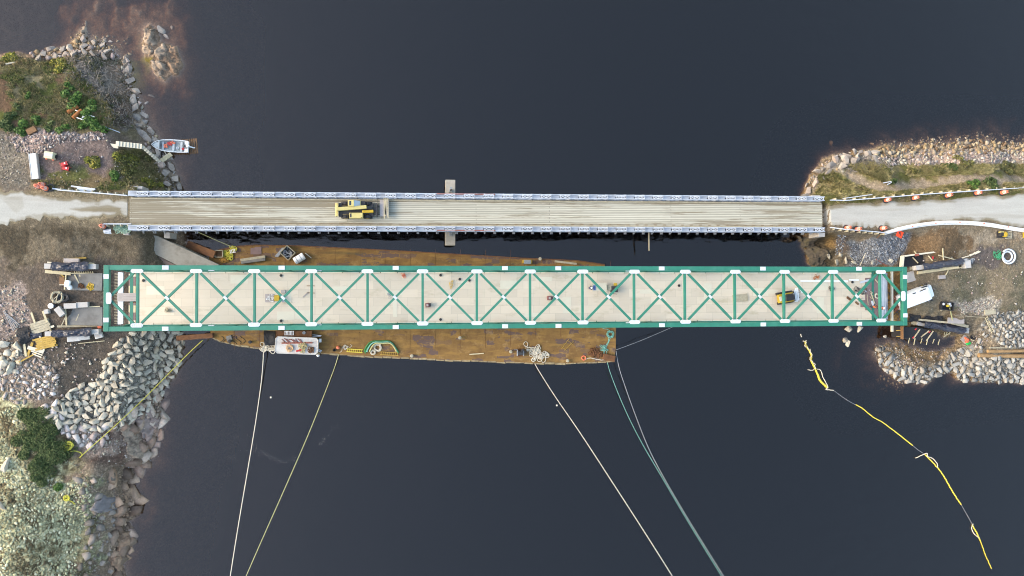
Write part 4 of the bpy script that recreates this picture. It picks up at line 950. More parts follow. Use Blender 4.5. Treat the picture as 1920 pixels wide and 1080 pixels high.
# concrete ramp slabs
for a, z0, z1, lab in (([(278, 440), (294, 442), (410, 496), (376, 512), (331, 497), (270, 466)], 3.6, 2.6, "big pale concrete ramp slab between the two bridges"), ([(270, 467), (331, 498), (350, 520), (290, 520), (255, 480)], 3.3, 2.5, "lower brownish concrete slab half under the green bridge")):
    top = [P(x, y, z0 + (z1 - z0) * (x - 270) / 140) for x, y in a]; n = len(top)
    g = MB().add([tuple(p) for p in top] + [(p.x, p.y, p.z - 3.0) for p in top], [tuple(range(n - 1, -1, -1)), tuple(range(n, 2 * n))] + [(i, (i + 1) % n, n + (i + 1) % n, n + i) for i in range(n)])
    solo("concrete_slab", g, M_conc if z0 > 3.4 else mat("brown concrete", (158, 142, 132), .9, .1, 1, dirt=(120, 108, 98)), lab, "slab", "ramp slabs")

# ------------------------------------------------------------------ mooring ropes and floating booms
def rope(name, pts, r, m, label, cat="rope", group=None, wig=0, n=6):
    # smooth path through (px, py, z)
    ps = [P(*p) for p in pts]; out = []
    for i in range(len(ps) - 1):
        p0, p1, p2, p3 = ps[max(i - 1, 0)], ps[i], ps[i + 1], ps[min(i + 2, len(ps) - 1)]
        for k in range(8):
            t = k / 8; out.append(.5 * ((2 * p1) + (p2 - p0) * t + (2 * p0 - 5 * p1 + 4 * p2 - p3) * t * t + (3 * p1 - p0 - 3 * p2 + p3) * t ** 3))
    out.append(ps[-1])
    if wig: out = [p + Vector((random.uniform(-wig, wig), random.uniform(-wig, wig), 0)) for p in out]
    return solo(name, MB().tube(out, r, n), m, label, cat, group)
MG = "mooring ropes of the barge"
rope("mooring_rope", [(494, 660, 1.8), (493, 682, 1.2), (489, 725, .5), (478, 800, .06), (463, 890, .05), (447, 985, .05), (430, 1092, .05), (428, 1110, .05)], .065, M_ropew, "thick white rope running down from the cream rope heap beside the deck box", "rope", MG)
rope("mooring_rope", [(635, 664, 1.8), (627, 690, 1.2), (606, 745, .5), (575, 822, .06), (530, 925, .05), (490, 1015, .05), (455, 1095, .05)], .045, M_ropeyl, "thin yellow rope running down the water from below the orange float", "rope", MG)
rope("mooring_rope", [(1000, 677, 1.8), (1012, 698, 1.2), (1042, 745, .5), (1090, 815, .06), (1150, 907, .05), (1210, 1000, .05), (1270, 1095, .05)], .055, M_ropew, "white rope slanting down the water from the big cream heap by the winch", "rope", MG)
rope("mooring_rope", [(1138, 674, 1.8), (1143, 695, 1.3), (1158, 735, .8), (1180, 785, .4), (1206, 835, .1), (1240, 893, .05), (1290, 978, .05), (1362, 1095, .05)], .034, M_ropet, "turquoise rope running down the water from the short rusty beam", "rope", MG)
rope("mooring_rope", [(1155, 658, 1.9), (1161, 690, 1.4), (1174, 730, .8), (1192, 780, .4), (1216, 840, .15), (1244, 894, .13), (1292, 976, .1), (1366, 1095, .1)], .04, M_ropeg, "grey rope from the barge corner that joins the turquoise rope in the water", "rope", MG)
rope("mooring_rope", [(1155, 656, 1.9), (1185, 645, 1.8), (1215, 633, 1.6), (1250, 618, 1.5), (1280, 605, 1.5)], .03, M_ropeg, "very thin grey line from the barge corner up under the green bridge", "rope", MG)
rope("mooring_rope", [(360, 430, 5.0), (400, 448, 3.4), (440, 465, 1.9)], .045, M_ropeyl, "yellow line from the panel bridge down to the yellow rope tangle", "rope", MG)
gp = lambda a, b: (a, b, float(Gn(np.array([a]), np.array([b]))[2][0]) + 1.05)
rope("mooring_rope", [(380, 638, 1.9), (350, 666, 1.8), (305, 712, 2.2), gp(260, 757), gp(205, 808), (150, 857, float(G(150, 857).z) + .15)], .05, M_ropey, "yellow rope stretched over the grey boulders to the bank", "rope", MG)
for (px, py, r, n, lab) in ((130, 835, .62, 16, "large tangled coil of bright yellow rope beside the dark green shrub"), (129, 936, .42, 9, "small coil of bright yellow rope on the lichen covered bank")):
    p = G(px, py, .1); g = MB().coil(p, r, .2, n * .6, .075, .1, .3).coil(p + Vector((-.5, -.5, 0)), r * .8, .2, n * .5, .075, .1, .3)
    if px == 130: g.tube([G(a, b, .15) for a, b in ((133, 846), (142, 845), (152, 848), (155, 853), (150, 858))], .07, 5)
    else: g = MB().coil(p + Vector((-.2, .2, 0)), r, .18, n * .6, .07, .06, .25).tube([G(a, b, .15) for a, b in ((131, 938), (136, 940), (142, 945), (138, 944))], .06, 5)
    solo("rope_coil", g, M_ropey, lab, "rope coil", "yellow rope coils on the bank")
def boom(pts, r, r2, label, wig=.0):
    return rope("floating_boom", [(a, b, .1) for a, b in pts], r * .75, M_boom, label, "boom", "yellow floating booms", wig, 7)
boom([(1509, 640), (1513, 650), (1521, 664), (1521, 676), (1527, 688), (1534, 704)], .19, 0, "twisted yellow boom float nearest to the green bridge", .06)
boom([(1533, 701), (1537, 712), (1544, 720), (1552, 727)], .24, 0, "fat yellow boom float with white rope at its end, below the twisted one", .02)
boom([(1605, 759), (1616, 765), (1636, 781), (1655, 792), (1682, 812), (1711, 835)], .13, 0, "long slim straight yellow boom float in the middle of the chain", .02)
boom([(1734, 852), (1744, 862), (1757, 876), (1770, 893), (1785, 920), (1802, 946)], .14, 0, "yellow boom float with a white rope loop at its upper end", .04)
boom([(1823, 984), (1832, 1000), (1838, 1014)], .15, 0, "short yellow boom float near the lower right corner", .05)
boom([(1838, 1014), (1843, 1028), (1850, 1046), (1859, 1066)], .09, 0, "last slack yellow boom piece at the lower right corner", .08)
BRP = "white ropes on the booms"
rope("boom_rope", [(1501, 626, .1), (1503, 632, .1)], .08, M_ropew, "tiny loose end of white rope floating just below the bridge", "rope", BRP)
rope("boom_rope", [(1506, 640, .2), (1512, 640, .3), (1510, 648, .3), (1518, 656, .35), (1522, 665, .3), (1519, 674, .3), (1527, 683, .35), (1528, 692, .3), (1514, 693, .1)], .06, M_ropew, "white rope wound round the twisted yellow boom", "rope", BRP, .12)
rope("boom_rope", [(1533, 692, .2), (1539, 695, .2), (1543, 707, .2), (1549, 718, .2), (1552, 726, .25), (1549, 730, .25), (1556, 731, .2), (1563, 732, .2)], .07, M_ropew, "white rope loop along the fat yellow boom", "rope", BRP, .03)
rope("boom_rope", [(1717, 859, .15), (1727, 854, .2), (1738, 850, .25), (1739, 856, .25), (1748, 859, .2), (1757, 869, .2), (1758, 877, .2)], .07, M_ropew, "white rope loop at the boom near the middle right edge", "rope", BRP, .03)
rope("boom_rope", [(1825, 982, .2), (1822, 990, .2), (1826, 1000, .2), (1836, 1009, .25)], .06, M_ropew, "white rope loop at the short boom near the lower right corner", "rope", BRP, .02)
rope("boom_cable", [(1563, 732, .06), (1585, 748, .05), (1606, 760, .06)], .025, M_ropeg, "thin cable joining the fat boom to the slim straight boom", "cable", "cables between booms")
rope("boom_cable", [(1711, 835, .06), (1722, 844, .05), (1736, 853, .06)], .025, M_ropeg, "thin cable joining the slim straight boom to the looped boom", "cable", "cables between booms")
rope("boom_cable", [(1802, 946, .06), (1813, 965, .05), (1824, 985, .06)], .025, M_ropeg, "thin cable joining the looped boom to the short boom", "cable", "cables between booms")
for px, py, lab in ((508, 745, "tiny white float on the water right of the thick white rope"), (1044, 760, "tiny white float just left of the white rope from the winch")):
    solo("water_float", MB().lathe([(.05, -.1), (.15, -.02), (.15, .1), (.05, .16)], P(px, py, 0), 8), M_ropew, lab, "float", "tiny floats")
solo("hanging_post", MB().bar(P(1216.5, 430, 4.5), P(1217, 470, 4.0), .16, .16), M_woodg, "long pale timber post sticking out below the panel bridge over the water", "post")
V = []; F = []
for k in range(190):
    u = random.random(); 
    cx_, cy_ = (470 + 85 * u, 832 + 32 * math.sin(u * 2.2)) if random.random() < .7 else (600 + 30 * u, 835 - 38 * u)
    if random.random() < .35: cx_, cy_ = 445 + random.gauss(0, 14), 838 + random.gauss(0, 16)
    p = P(cx_ + random.gauss(0, 4), cy_ + random.gauss(0, 3), .012); s = random.uniform(.012, .04); b = len(V)
    V += [(p.x - s, p.y - s, .012), (p.x + s, p.y - s * .6, .012), (p.x + s * .8, p.y + s, .012), (p.x - s * .7, p.y + s, .012)]; F.append((b, b + 1, b + 2, b + 3))
npmesh("foam", V, F, mat("drifting foam flecks", (150, 142, 134), .8), None, "stuff", "thin streaks of pale foam drifting on the dark water")

# ------------------------------------------------------------------ vehicles
def wheel(parent, c, r, w, axis='y'):
    a, b = (Vector((0, -w / 2, 0)), Vector((0, w / 2, 0)))
    c = Vector(c)
    ty = obj("wheel", MB().tube([c + a, c + a * .7, c + b * .7, c + b], r, 16), M_black, parent, bev=.05)
    g = MB()
    for k in range(12):
        t = k / 12 * 6.283
        g.box(c + Vector((r * math.cos(t), 0, r * math.sin(t))), (.08, w * .96, .12), 0, 1, Matrix.Rotation(-t, 3, 'Y'))
    obj("tread", g, M_black, ty); obj("rim", MB().cyl(c + a * 1.02, c + b * 1.02, r * .5, 12), M_yeld, ty)
    return ty
tp = P(667.5, 393.5, ZK + 1.2)
TH = thing("telehandler", "pale yellow telehandler with folded boom on the panel bridge", "telehandler", (tp.x, tp.y, ZK + .005), BRZ)
obj("chassis", MB().box((0, 0, .85), (4.9, 1.2, .55)).box((-2.2, 0, .95), (.5, 2.0, .4)).box((2.15, 0, .8), (.7, 1.9, .35)), M_dark, TH, bev=.04)
for x in (-1.5, 1.65):
    for y in (-.98, .98): wheel(TH, (x, y, .62), .62, .46)
obj("engine_cover", MB().box((.05, -.86, 1.3), (2.0, .84, .9), 0, .94), M_yel, TH, bev=.06)
obj("air_intake", MB().box((-.72, -.86, 1.755), (.22, .55, .03)), M_dark, TH)
cb = obj("cab", MB().box((-.15, .84, 1.25), (1.75, .86, .8)), M_yel, TH, bev=.04)
obj("roof", MB().box((-.62, .84, 2.32), (.85, .9, .1)), M_yel, cb, bev=.03)
obj("roof_window", MB().box((-.72, .84, 2.38), (.25, .62, .03)), M_glass, cb)
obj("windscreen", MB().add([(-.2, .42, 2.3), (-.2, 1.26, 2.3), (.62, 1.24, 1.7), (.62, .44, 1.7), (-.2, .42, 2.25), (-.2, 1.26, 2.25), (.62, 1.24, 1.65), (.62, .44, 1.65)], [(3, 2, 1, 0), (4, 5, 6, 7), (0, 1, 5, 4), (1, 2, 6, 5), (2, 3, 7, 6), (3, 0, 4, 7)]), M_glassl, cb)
for x, y in ((-1.0, .45), (-1.0, 1.23), (-.2, .45), (-.2, 1.23)): obj("pillar", MB().bar((x, y, 1.6), (x, y, 2.3), .08, .08), M_dark, cb)
obj("dashboard", MB().box((1.0, .84, 1.25), (.7, .8, .35)).box((.85, .7, 1.5), (.3, .3, .2)), M_dark, cb)
bm_ = obj("boom", MB().bar((-2.75, -.02, 2.0), (1.55, .36, 1.75), .50, .6), M_yel, TH, bev=.05)
obj("boom_head", MB().bar((1.5, .34, 1.7), (2.15, .3, 1.1), .4, .45), M_dark, bm_)
obj("boom_side", MB().bar((.9, -.28, 1.35), (2.5, -.2, 1.3), .38, .45), M_yeld, TH, bev=.04)
obj("counterweight", MB().box((-2.72, 0, 1.25), (.4, 1.95, .55)).box((-2.6, .1, 1.6), (.3, .9, .7)), M_yel, TH, bev=.05)
cg = obj("fork_carriage", MB().box((2.95, .05, .75), (.16, 1.9, .9)).box((2.6, .1, .8), (.7, .5, .4)), M_dark, TH)
for y in (-.55, .55): obj("fork", MB().box((3.85, y, .42), (1.8, .14, .06)), M_dark, cg)
obj("exhaust", MB().cyl((.8, -1.2, 1.5), (.8, -1.2, 2.1), .06, 8), M_dark, TH)
obj("tail_light", MB().box((-2.93, .8, 1.4), (.05, .2, .12)), M_orange, TH)
lp = P(721, 390, ZK + .7)
LS = thing("lumber_stack", "stack of plywood sheets topped by loose planks on the telehandler's forks", "lumber stack", (lp.x, lp.y, ZK + .455), BRZ)
for i in range(6): obj("sheet", MB().box((random.uniform(-.02, .02), random.uniform(-.02, .02), .02 + .045 * i), (1.35, 2.44, .04)), M_ply, LS)
for x, l, m, a in ((-.05, 3.1, M_wood, 0), (.16, 2.7, M_wood, -.03), (.33, 3.0, M_woodg, .04), (.5, 2.9, M_wood, .01), (.1, 2.5, M_woodg, .05)):
    obj("plank", MB().box((x, random.uniform(-.1, .2), .31), (.12, l, .05), a), m, LS)
# compact track loader
cp = P(1475, 558, DZ + 1)
CL = thing("track_loader", "compact yellow and black track loader working on the pale plywood deck", "loader", (cp.x, cp.y, DZ + .02), R_(9) + TRZ)
for y in (-.72, .72):
    tr_ = obj("track", MB().tube([(-1.0, y - .2, .42), (-1.0, y + .2, .42)], .4, 12).tube([(.95, y - .2, .36), (.95, y + .2, .36)], .34, 12).box((0, y, .4), (1.95, .4, .74)), M_black, CL, bev=.03)
obj("body", MB().box((-.75, 0, .95), (1.2, 1.15, .85), 0, .92), M_yeld, CL, bev=.06)
obj("engine_hood", MB().box((-1.25, 0, 1.2), (.55, 1.35, .7), 0, .9), M_yeld, CL, bev=.06)
g = MB()
for k in range(4): g.box((-1.42 + .1 * k, .0, 1.56), (.05, .7, .02))
obj("vent", g, M_white, CL)
cc = obj("cab", MB().box((.15, 0, 1.45), (1.45, .95, .95), 0, .9), M_dark, CL, bev=.05)
obj("roof", MB().box((.05, 0, 1.95), (1.1, .86, .06)), M_black, cc); obj("window", MB().box((.73, 0, 1.5), (.12, .75, .7), 0, .9), M_glass, cc)
for y in (-.62, .62): obj("lift_arm", MB().bar((-1.2, y, 1.35), (.9, y, 1.05), .16, .22).bar((.9, y, 1.05), (1.35, y, .45), .16, .2), M_yeld, CL)
obj("attachment_plate", MB().box((1.4, 0, .45), (.14, 1.5, .6)), M_dark, CL)
for y in (-.4, .4): obj("fork", MB().box((2.0, y, .2), (1.1, .12, .06)), M_dark, CL)
obj("lamp", MB().box((.7, .45, 1.85), (.06, .14, .1)).box((.7, -.45, 1.85), (.06, .14, .1)), M_white, CL)
o = Matrix.Rotation(R_(9) + TRZ, 3, 'Z')
for k, (x, l) in enumerate(((1.75, 1.9), (2.0, 2.1), (2.27, 2.0))):
    c = Vector((cp.x, cp.y, DZ + .30)) + o @ Vector((x, .1 * k, 0)); d = o @ Vector((.05, 1, 0)) * l / 2
    solo("white_board", MB().bar(c - d, c + d, .2, .06), M_white, ("board nearest the track loader's cab", "middle board", "outermost board")[k] + " of three white boards on its forks", "board", "white boards carried by the loader")
# white van at the right end
vp = P(1729, 556, 8.2)
vz = float(G(1735, 560).z)
VN = thing("van", "white cargo van parked nose outward behind the bridge's right portal", "van", (vp.x + .15, vp.y, vz + .02), R_(19))
bd = MB(); sec = [(-2.9, 1.02, .5, 2.35), (-2.8, 1.05, .45, 2.5), (1.15, 1.05, .45, 2.5), (1.6, 1.02, .45, 2.35), (2.15, .98, .45, 1.5), (2.75, .93, .45, 1.25), (2.95, .8, .5, .95)]
for x, w, z0, z1 in sec: bd.v += [(x, -w, z0), (x, w, z0), (x, w, z0 + (z1 - z0) * .55), (x, w * .86, z1 - .05), (x, w * .6, z1), (x, -w * .6, z1), (x, -w * .86, z1 - .05), (x, -w, z0 + (z1 - z0) * .55)]
for i in range(len(sec) - 1):
    for k in range(8): bd.f.append((i * 8 + k, (i + 1) * 8 + k, (i + 1) * 8 + (k + 1) % 8, i * 8 + (k + 1) % 8))
bd.f += [tuple(range(8)), tuple(range(55, 47, -1))]
obj("body", bd, M_white, VN, smooth=False, bev=.03)
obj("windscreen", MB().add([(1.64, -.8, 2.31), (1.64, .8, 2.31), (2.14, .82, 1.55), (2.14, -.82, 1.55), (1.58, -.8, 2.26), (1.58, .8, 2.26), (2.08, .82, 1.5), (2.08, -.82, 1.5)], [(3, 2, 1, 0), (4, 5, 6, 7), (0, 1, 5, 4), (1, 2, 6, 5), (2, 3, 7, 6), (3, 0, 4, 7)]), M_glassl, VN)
for s in (1, -1):
    obj("side_window", MB().box((1.3, s * 1.0, 1.75), (.8, .12, .5)), M_glass, VN); obj("mirror", MB().box((1.95, s * 1.18, 1.5), (.2, .3, .25)), M_black, VN, bev=.03)
    for x in (-1.8, 1.95): wheel(VN, (x, s * .92, .36), .36, .24)
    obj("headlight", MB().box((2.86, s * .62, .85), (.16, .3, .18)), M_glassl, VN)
g = MB()
for x, y in ((-.9, .78), (.25, .80), (.8, .82)): g.box((x, y, 2.5), (.5, .14, .05))
obj("roof_rack_feet", g, M_dark, VN)
for x in (-2.2, -1.2, -.2, .7): obj("roof_rib", MB().box((x, 0, 2.505), (.06, 1.2, .02)), M_white, VN)
VN.scale = (1.1, 1.12, 1.05)
# aluminium boat
BZ = R_(-2.5)
bo = P(320, 273.5, .6)
BT = thing("boat", "open pale aluminium motor boat moored over the slatted float", "boat", (bo.x, bo.y, .0), BZ)
st = [(-2.62, .03, .55, .95), (-2.35, .28, .25, .93), (-1.9, .55, .05, .88), (-1.2, .78, -.1, .8), (-.2, .9, -.15, .74), (1.2, .9, -.15, .7), (2.5, .84, -.12, .7)]
hb = MB(); fl = MB()
for x, w, zb, zt_ in st: hb.v += [(x, -w, zt_), (x, -w * .8, (zb + zt_) / 2), (x, 0, zb), (x, w * .8, (zb + zt_) / 2), (x, w, zt_), (x, w * .9, zt_ - .03), (x, w * .7, zb + .22), (x, -w * .7, zb + .22), (x, -w * .9, zt_ - .03)]
for i in range(len(st) - 1):
    for k in range(9): hb.f.append((i * 9 + k, i * 9 + (k + 1) % 9, (i + 1) * 9 + (k + 1) % 9, (i + 1) * 9 + k))
hb.f.append(tuple(range(54, 63)))
obj("hull", hb, M_boatal, BT)
obj("floor", MB().prism([(-1.6, -.4), (-1.6, .4), (-.2, .7), (2.4, .66), (2.4, -.66), (-.2, -.7)], .12, .2), mat("boat floor", (198, 204, 200), .7, .08, 3), BT)
for x, w in ((-1.15, 1.35), (.35, 1.66), (1.5, 1.6)): obj("bench", MB().box((x, 0, .42), (.3, w, .06)), M_boatal, BT)
obj("bow_deck", MB().prism([(-2.55, 0), (-2.0, -.46), (-1.55, -.58), (-1.55, .58), (-2.0, .46)], .82, .87), M_boatal, BT)
obj("gunwale", MB().tube([(2.5, -.84, .72), (1.2, -.92, .72), (-.2, -.92, .76), (-1.2, -.8, .82), (-1.9, -.57, .9), (-2.35, -.3, .95), (-2.65, 0, .97), (-2.35, .3, .95), (-1.9, .57, .9), (-1.2, .8, .82), (-.2, .92, .76), (1.2, .92, .72), (2.5, .84, .72)], .05, 6), M_white, BT)
obj("transom_well", MB().box((2.3, -.55, .66), (.5, .5, .1)).box((2.3, .55, .66), (.5, .45, .1)).box((2.52, 0, .5), (.1, 1.66, .5)), M_white, BT)
om = obj("outboard_motor", MB().box((2.55, .08, .95), (.55, .4, .42), 0, .8), M_white, BT, bev=.08)
obj("drive_leg", MB().bar((2.7, .05, .75), (3.3, -.03, .35), .16, .2).box((3.3, -.03, .32), (.3, .1, .25)), M_white, om); obj("tiller", MB().box((2.15, .12, .85), (.3, .3, .3)), M_dark, BT)
def inboat(x, y, z): return Vector((bo.x, bo.y, 0)) + Matrix.Rotation(BZ, 3, 'Z') @ Vector((x, y, z))
for k, (x, y, lab, m) in enumerate(((-.75, -.05, "pale red life jacket nearest the bow of the boat", M_orange), (-.2, .3, "bright red life jacket amidships in the boat", M_red), (.25, .5, "red and orange life jacket by the boat's upper side", M_orange))):
    g = MB()
    for q in (-.14, .14): g.box(inboat(x + q, y, .5 + .02 * k), (.24, .55, .12), .5 * k + .2)
    g.box(inboat(x, y + .24, .52 + .02 * k), (.42, .16, .12), .5 * k + .2)
    solo("life_jacket", g, m, lab, "life jacket", "life jackets in the boat", bev=.04)
solo("bucket", MB().lathe([(.14, 0), (.19, .3), (.16, .3), (.12, .05)], inboat(.95, -.22, .2), 12), M_white, "round white bucket in the middle of the boat", "bucket")
solo("fuel_tank", MB().box(inboat(1.75, -.3, .33), (.4, .32, .26), .2).cyl(inboat(1.75, -.3, .46), inboat(1.75, -.3, .52), .05, 6), M_red, "red fuel tank near the boat's stern", "fuel tank", bev=.04)
fo = P(338, 276, .05)
FL = thing("slatted_float", "brown slatted timber float half sunk under the boat", "float", (fo.x, fo.y, 0), R_(6))
for k in range(14): obj("slat", MB().box((-1.75 + .32 * k, 0, .03), (.2, 2.3, .06)), M_woodb, FL)
for y in (-.95, .95): obj("runner", MB().box((.3, y, -.05), (4.3, .14, .1)), M_woodb, FL)
def walk(pts, w, label, n=None, m=None, group="boardwalk sections to the boat", zs=None):
    p, q = pts; d = (q - p).normalized(); s = Vector((-d.y, d.x, 0)) * w / 2
    t = thing("boardwalk", label, "boardwalk", p.lerp(q, .5), 0, group)
    N = max(4, int((q - p).length / .42))
    for k in range(N): obj("deck_board", MB().bar(p.lerp(q, (k + .5) / N) - s, p.lerp(q, (k + .5) / N) + s, (q - p).length / N * .985, .05), m or M_woodw, t, world=True)
    for a in (-1, 1): obj("side_beam", MB().bar(p + s * a * .85 - Vector((0, 0, .12)), q + s * a * .85 - Vector((0, 0, .12)), .08, .16), M_woodg, t, world=True)
    return t
walk((P(217, 269, 5.2), P(266, 274.5, 4.3)), .75, "upper boardwalk section leading from the gravel yard towards the water")
walk((P(265.5, 274, 4.25), P(300, 304, 1.4)), .72, "slanting middle boardwalk section down the rocks to the boat")
walk((P(302, 302, 1.3), P(321, 288.5, .6)), .7, "short lowest boardwalk section pointing at the boat", m=M_wood)
solo("landing_board", MB().box(G(214, 274, .12), (1.3, .6, .12), R_(-5)), M_woodw, "pale board step at the yard end of the boardwalk", "step", bev=.02)
solo("prop_stick", MB().bar(P(307.5, 282, .8), P(312, 291, .7), .08, .08), M_woodw, "thin pale stick between the boat and the lowest boardwalk", "stick")

# ------------------------------------------------------------------ road furniture
barrel0 = None
def barrel(px, py, label, group, pz=None):
    global barrel0
    p = G(px, py, .03)
    if barrel0 is None:
        b = thing("traffic_barrel", label, "traffic barrel", p, 0, group)
        obj("drum", MB().lathe([(.29, .1), (.27, .45), (.25, .46), (.24, .8), (.21, .82), (.19, 1.12), (.1, 1.15)], n=14), M_orange, b)
        obj("rubber_base", MB().lathe([(.44, 0), (.44, .07), (.3, .12)], n=14), M_black, b)
        for z, r in ((.52, .255), (.72, .247), (.92, .206)): obj("reflective_band", MB().lathe([(r + .002, z), (r - .006, z + .07)], n=14), M_white, b)
        obj("grip", MB().box((0, 0, 1.19), (.06, .18, .1)), M_dark, b)
        barrel0 = b
    else: b = dup(barrel0, p, random.random() * 3, label, group)
    b.scale = (1.15, 1.15, 1.25); return b
for k, (px, py) in enumerate(((1660, 375.5), (1712, 371.5), (1774, 367), (1829, 362.5), (1877, 361.5))):
    barrel(px, py, ("first", "second", "third", "fourth", "fifth")[k] + " orange traffic barrel from the panel bridge along the grassy guardrail", "orange barrels by the grassy guardrail")
for (px, py, l) in ((1586, 427.5, "orange barrel on the road edge nearest the panel bridge's lower right corner"), (1605, 430, "orange barrel second from the panel bridge's lower right corner"), (1652, 428.5, "orange barrel at the start of the white barrier curve"),
                    (83, 347.5, "uppermost orange barrel in the cluster of three by the white trough"), (75, 350, "leftmost orange barrel in the cluster of three by the white trough"), (88, 354, "lowest orange barrel in the cluster of three by the white trough"), (196, 424.5, "single orange barrel at the panel bridge's lower left rail end")):
    barrel(px, py, l, "orange barrels at the bridge ends")
def guardrail(pts, label, posts, side):
    ps = [G(a, b) for a, b in pts]; z = max(p.z for p in ps)
    ps = [Vector((p.x, p.y, p.z + .75)) for p in ps]
    t = thing("guardrail", label, "guardrail", (ps[0].x, ps[0].y, ps[0].z - .75), 0, "steel guardrails at the bridge ends")
    g = MB()
    for a, b in zip(ps[:-1], ps[1:]):
        for dz, w in ((.13, .12), (0, .07), (-.13, .12)): g.bar(a + Vector((0, 0, dz)), b + Vector((0, 0, dz)), w, .14)
    obj("rail", g, M_galv, t, world=True)
    L = sum((b - a).length for a, b in zip(ps[:-1], ps[1:]))
    for k in range(posts):
        d = L * (k + .5) / posts
        for a, b in zip(ps[:-1], ps[1:]):
            l = (b - a).length
            if d <= l: break
            d -= l
        c = a.lerp(b, min(1, d / l)); 
        obj("post", MB().box((c.x, c.y + side * .2, c.z - .35), (.14, .26, 1.1)), M_woodg, t, world=True)
guardrail([(1543, 378.5), (1580, 377), (1640, 372.5), (1720, 366), (1800, 360.5), (1935, 352)], "long steel guardrail with wooden posts along the grass strip", 22, 1)
guardrail([(1545, 428.5), (1580, 431), (1625, 434.5), (1657, 437.5)], "short steel guardrail between the panel bridge and the white barriers", 9, -1)
guardrail([(112, 357.5), (170, 362), (243, 368)], "steel guardrail on the left approach above the dusty road", 9, 1)
guardrail([(199, 421), (250, 421)], "short steel guardrail stub behind the single orange barrel", 4, -1)
# white barrier segments
cv = [(1657, 437), (1680, 431), (1702, 426), (1722, 422.5), (1745, 419.5), (1768, 418), (1790, 417.5), (1812, 418), (1835, 419.5), (1858, 422), (1880, 426), (1903, 429.5), (1930, 433)]
for k, (a, b) in enumerate(zip(cv[:-1], cv[1:])):
    p, q = G(*a), G(*b); d = (q - p).normalized(); n = Vector((-d.y, d.x, 0)); p = p + d * .03; q = q - d * .03
    prof = [(-.32, 0), (.32, 0), (.32, .12), (.14, .35), (.1, .85), (-.1, .85), (-.14, .35), (-.32, .12)]
    g = MB().add([tuple(e + n * w + Vector((0, 0, h))) for e in (p, q) for w, h in prof], [tuple(range(7, -1, -1)), tuple(range(8, 16))] + [(i, (i + 1) % 8, 8 + (i + 1) % 8, 8 + i) for i in range(8)])
    o_ = ["first", "second", "third", "fourth", "fifth", "sixth", "seventh", "eighth", "ninth", "tenth", "eleventh", "twelfth"][k]
    s = solo("road_barrier", g, M_white, o_ + " white plastic barrier of the curve, counted from the short guardrail", "barrier", "white barriers along the road curve", bev=.02)
    if k % 2 == 0 and k > 1: 
        c = p.lerp(q, .1) + Vector((0, 0, .9)); obj("warning_lamp", MB().box(c, (.2, .16, .14)), M_orange, s, world=True)
sg = G(1680, 440, 0)
SG = thing("road_sign", "orange diamond road sign facing up behind the first white barriers", "sign", sg, R_(20))
obj("panel", MB().prism([(0, -.75), (.75, 0), (0, .75), (-.75, 0)], .95, .99), mat("fluorescent orange", (255, 78, 20), .5, .03, 3), SG)
obj("symbol", MB().prism([(-.05, -.3), (.06, -.3), (.16, .1), (.28, .08), (.08, .4), (-.16, .14), (-.03, .12)], .99, 1.0), M_black, SG)
for a in (.8, 2.4, 4.0, 5.5): obj("leg", MB().bar((.1 * math.cos(a), .1 * math.sin(a), .95), (.7 * math.cos(a), .7 * math.sin(a), .02), .05, .05), M_steel, SG)
# parked things on the upper left yard
ch = G(67.5, 313); d = (P(70, 337, ch.z) - P(64.5, 289, ch.z)); 
CT = thing("concrete_trough", "long white trough lying on the gravel beside the orange barrels", "trough", ch, math.atan2(d.y, d.x))
obj("base", MB().box((0, 0, .2), (d.length, 1.05, .3)), M_concl, CT); 
for y in (-.46, .46): obj("side", MB().box((0, y, .5), (d.length, .14, .5)), M_concl, CT, bev=.02)
obj("rail", MB().box((0, .0, .56), (d.length * .98, .8, .3)), M_white, CT, bev=.04)
ge = thing("compressor", "cream coloured compressor box on the gravel yard", "compressor", G(97.5, 293), R_(-8))
obj("housing", MB().box((0, 0, .6), (1.25, 1.0, 1.0), 0, .95), mat("cream machine paint", (222, 218, 184), .5, .05, 3, k=.7), ge, bev=.06)
obj("lid", MB().box((0, 0, 1.13), (1.1, .3, .06)), M_white, ge); obj("tow_bar", MB().bar((-.2, .55, .3), (-.3, 1.0, .3), .1, .1), M_dark, ge)
for x in (-.68, .68): obj("wheel", MB().cyl((x - .08, 0, .26), (x + .08, 0, .26), .26, 10), M_black, ge)
obj("lamp", MB().box((.45, -.56, .5), (.2, .12, .2)).box((-.45, -.56, .5), (.2, .12, .2)), M_orange, ge)
for k, (px, py, rz, lab) in enumerate(((124, 309, .3, "upper one of two red generators on the gravel yard"), (126.5, 317, -.2, "lower one of two red generators on the gravel yard"))):
    gn = thing("generator", lab, "generator", G(px, py), rz, "red generators")
    obj("tank", MB().box((0, 0, .62), (.85, .5, .28)), M_red, gn, bev=.08); obj("engine", MB().box((.05, 0, .3), (.7, .48, .42)), M_dark, gn)
    obj("frame", MB().tube([(-.48, -.3, .05), (-.48, -.3, .8), (-.48, .3, .8), (-.48, .3, .05)], .03, 5).tube([(.48, -.3, .05), (.48, -.3, .8), (.48, .3, .8), (.48, .3, .05)], .03, 5), M_red, gn)
    obj("cap", MB().cyl((.15, .05, .76), (.15, .05, .81), .1, 8), M_white, gn)
for px, py, px2, py2, lab in ((129, 212, 148, 201, "upper one of two rusty steel pipes by the bright green bush"), (139, 222, 155, 208, "lower one of two rusty steel pipes by the bright green bush")):
    a, b = G(px, py, .3), G(px2, py2, .35)
    solo("steel_pipe", MB().cyl(a, b, .3, 12), mat("orange rust pipe", (178, 112, 58), .85, .15, 3), lab, "pipe", "rusty pipes in the grass")
wf = thing("scaffold_frame", "white tubular frame lying in the bush below the rusty pipes", "frame", G(162, 222))
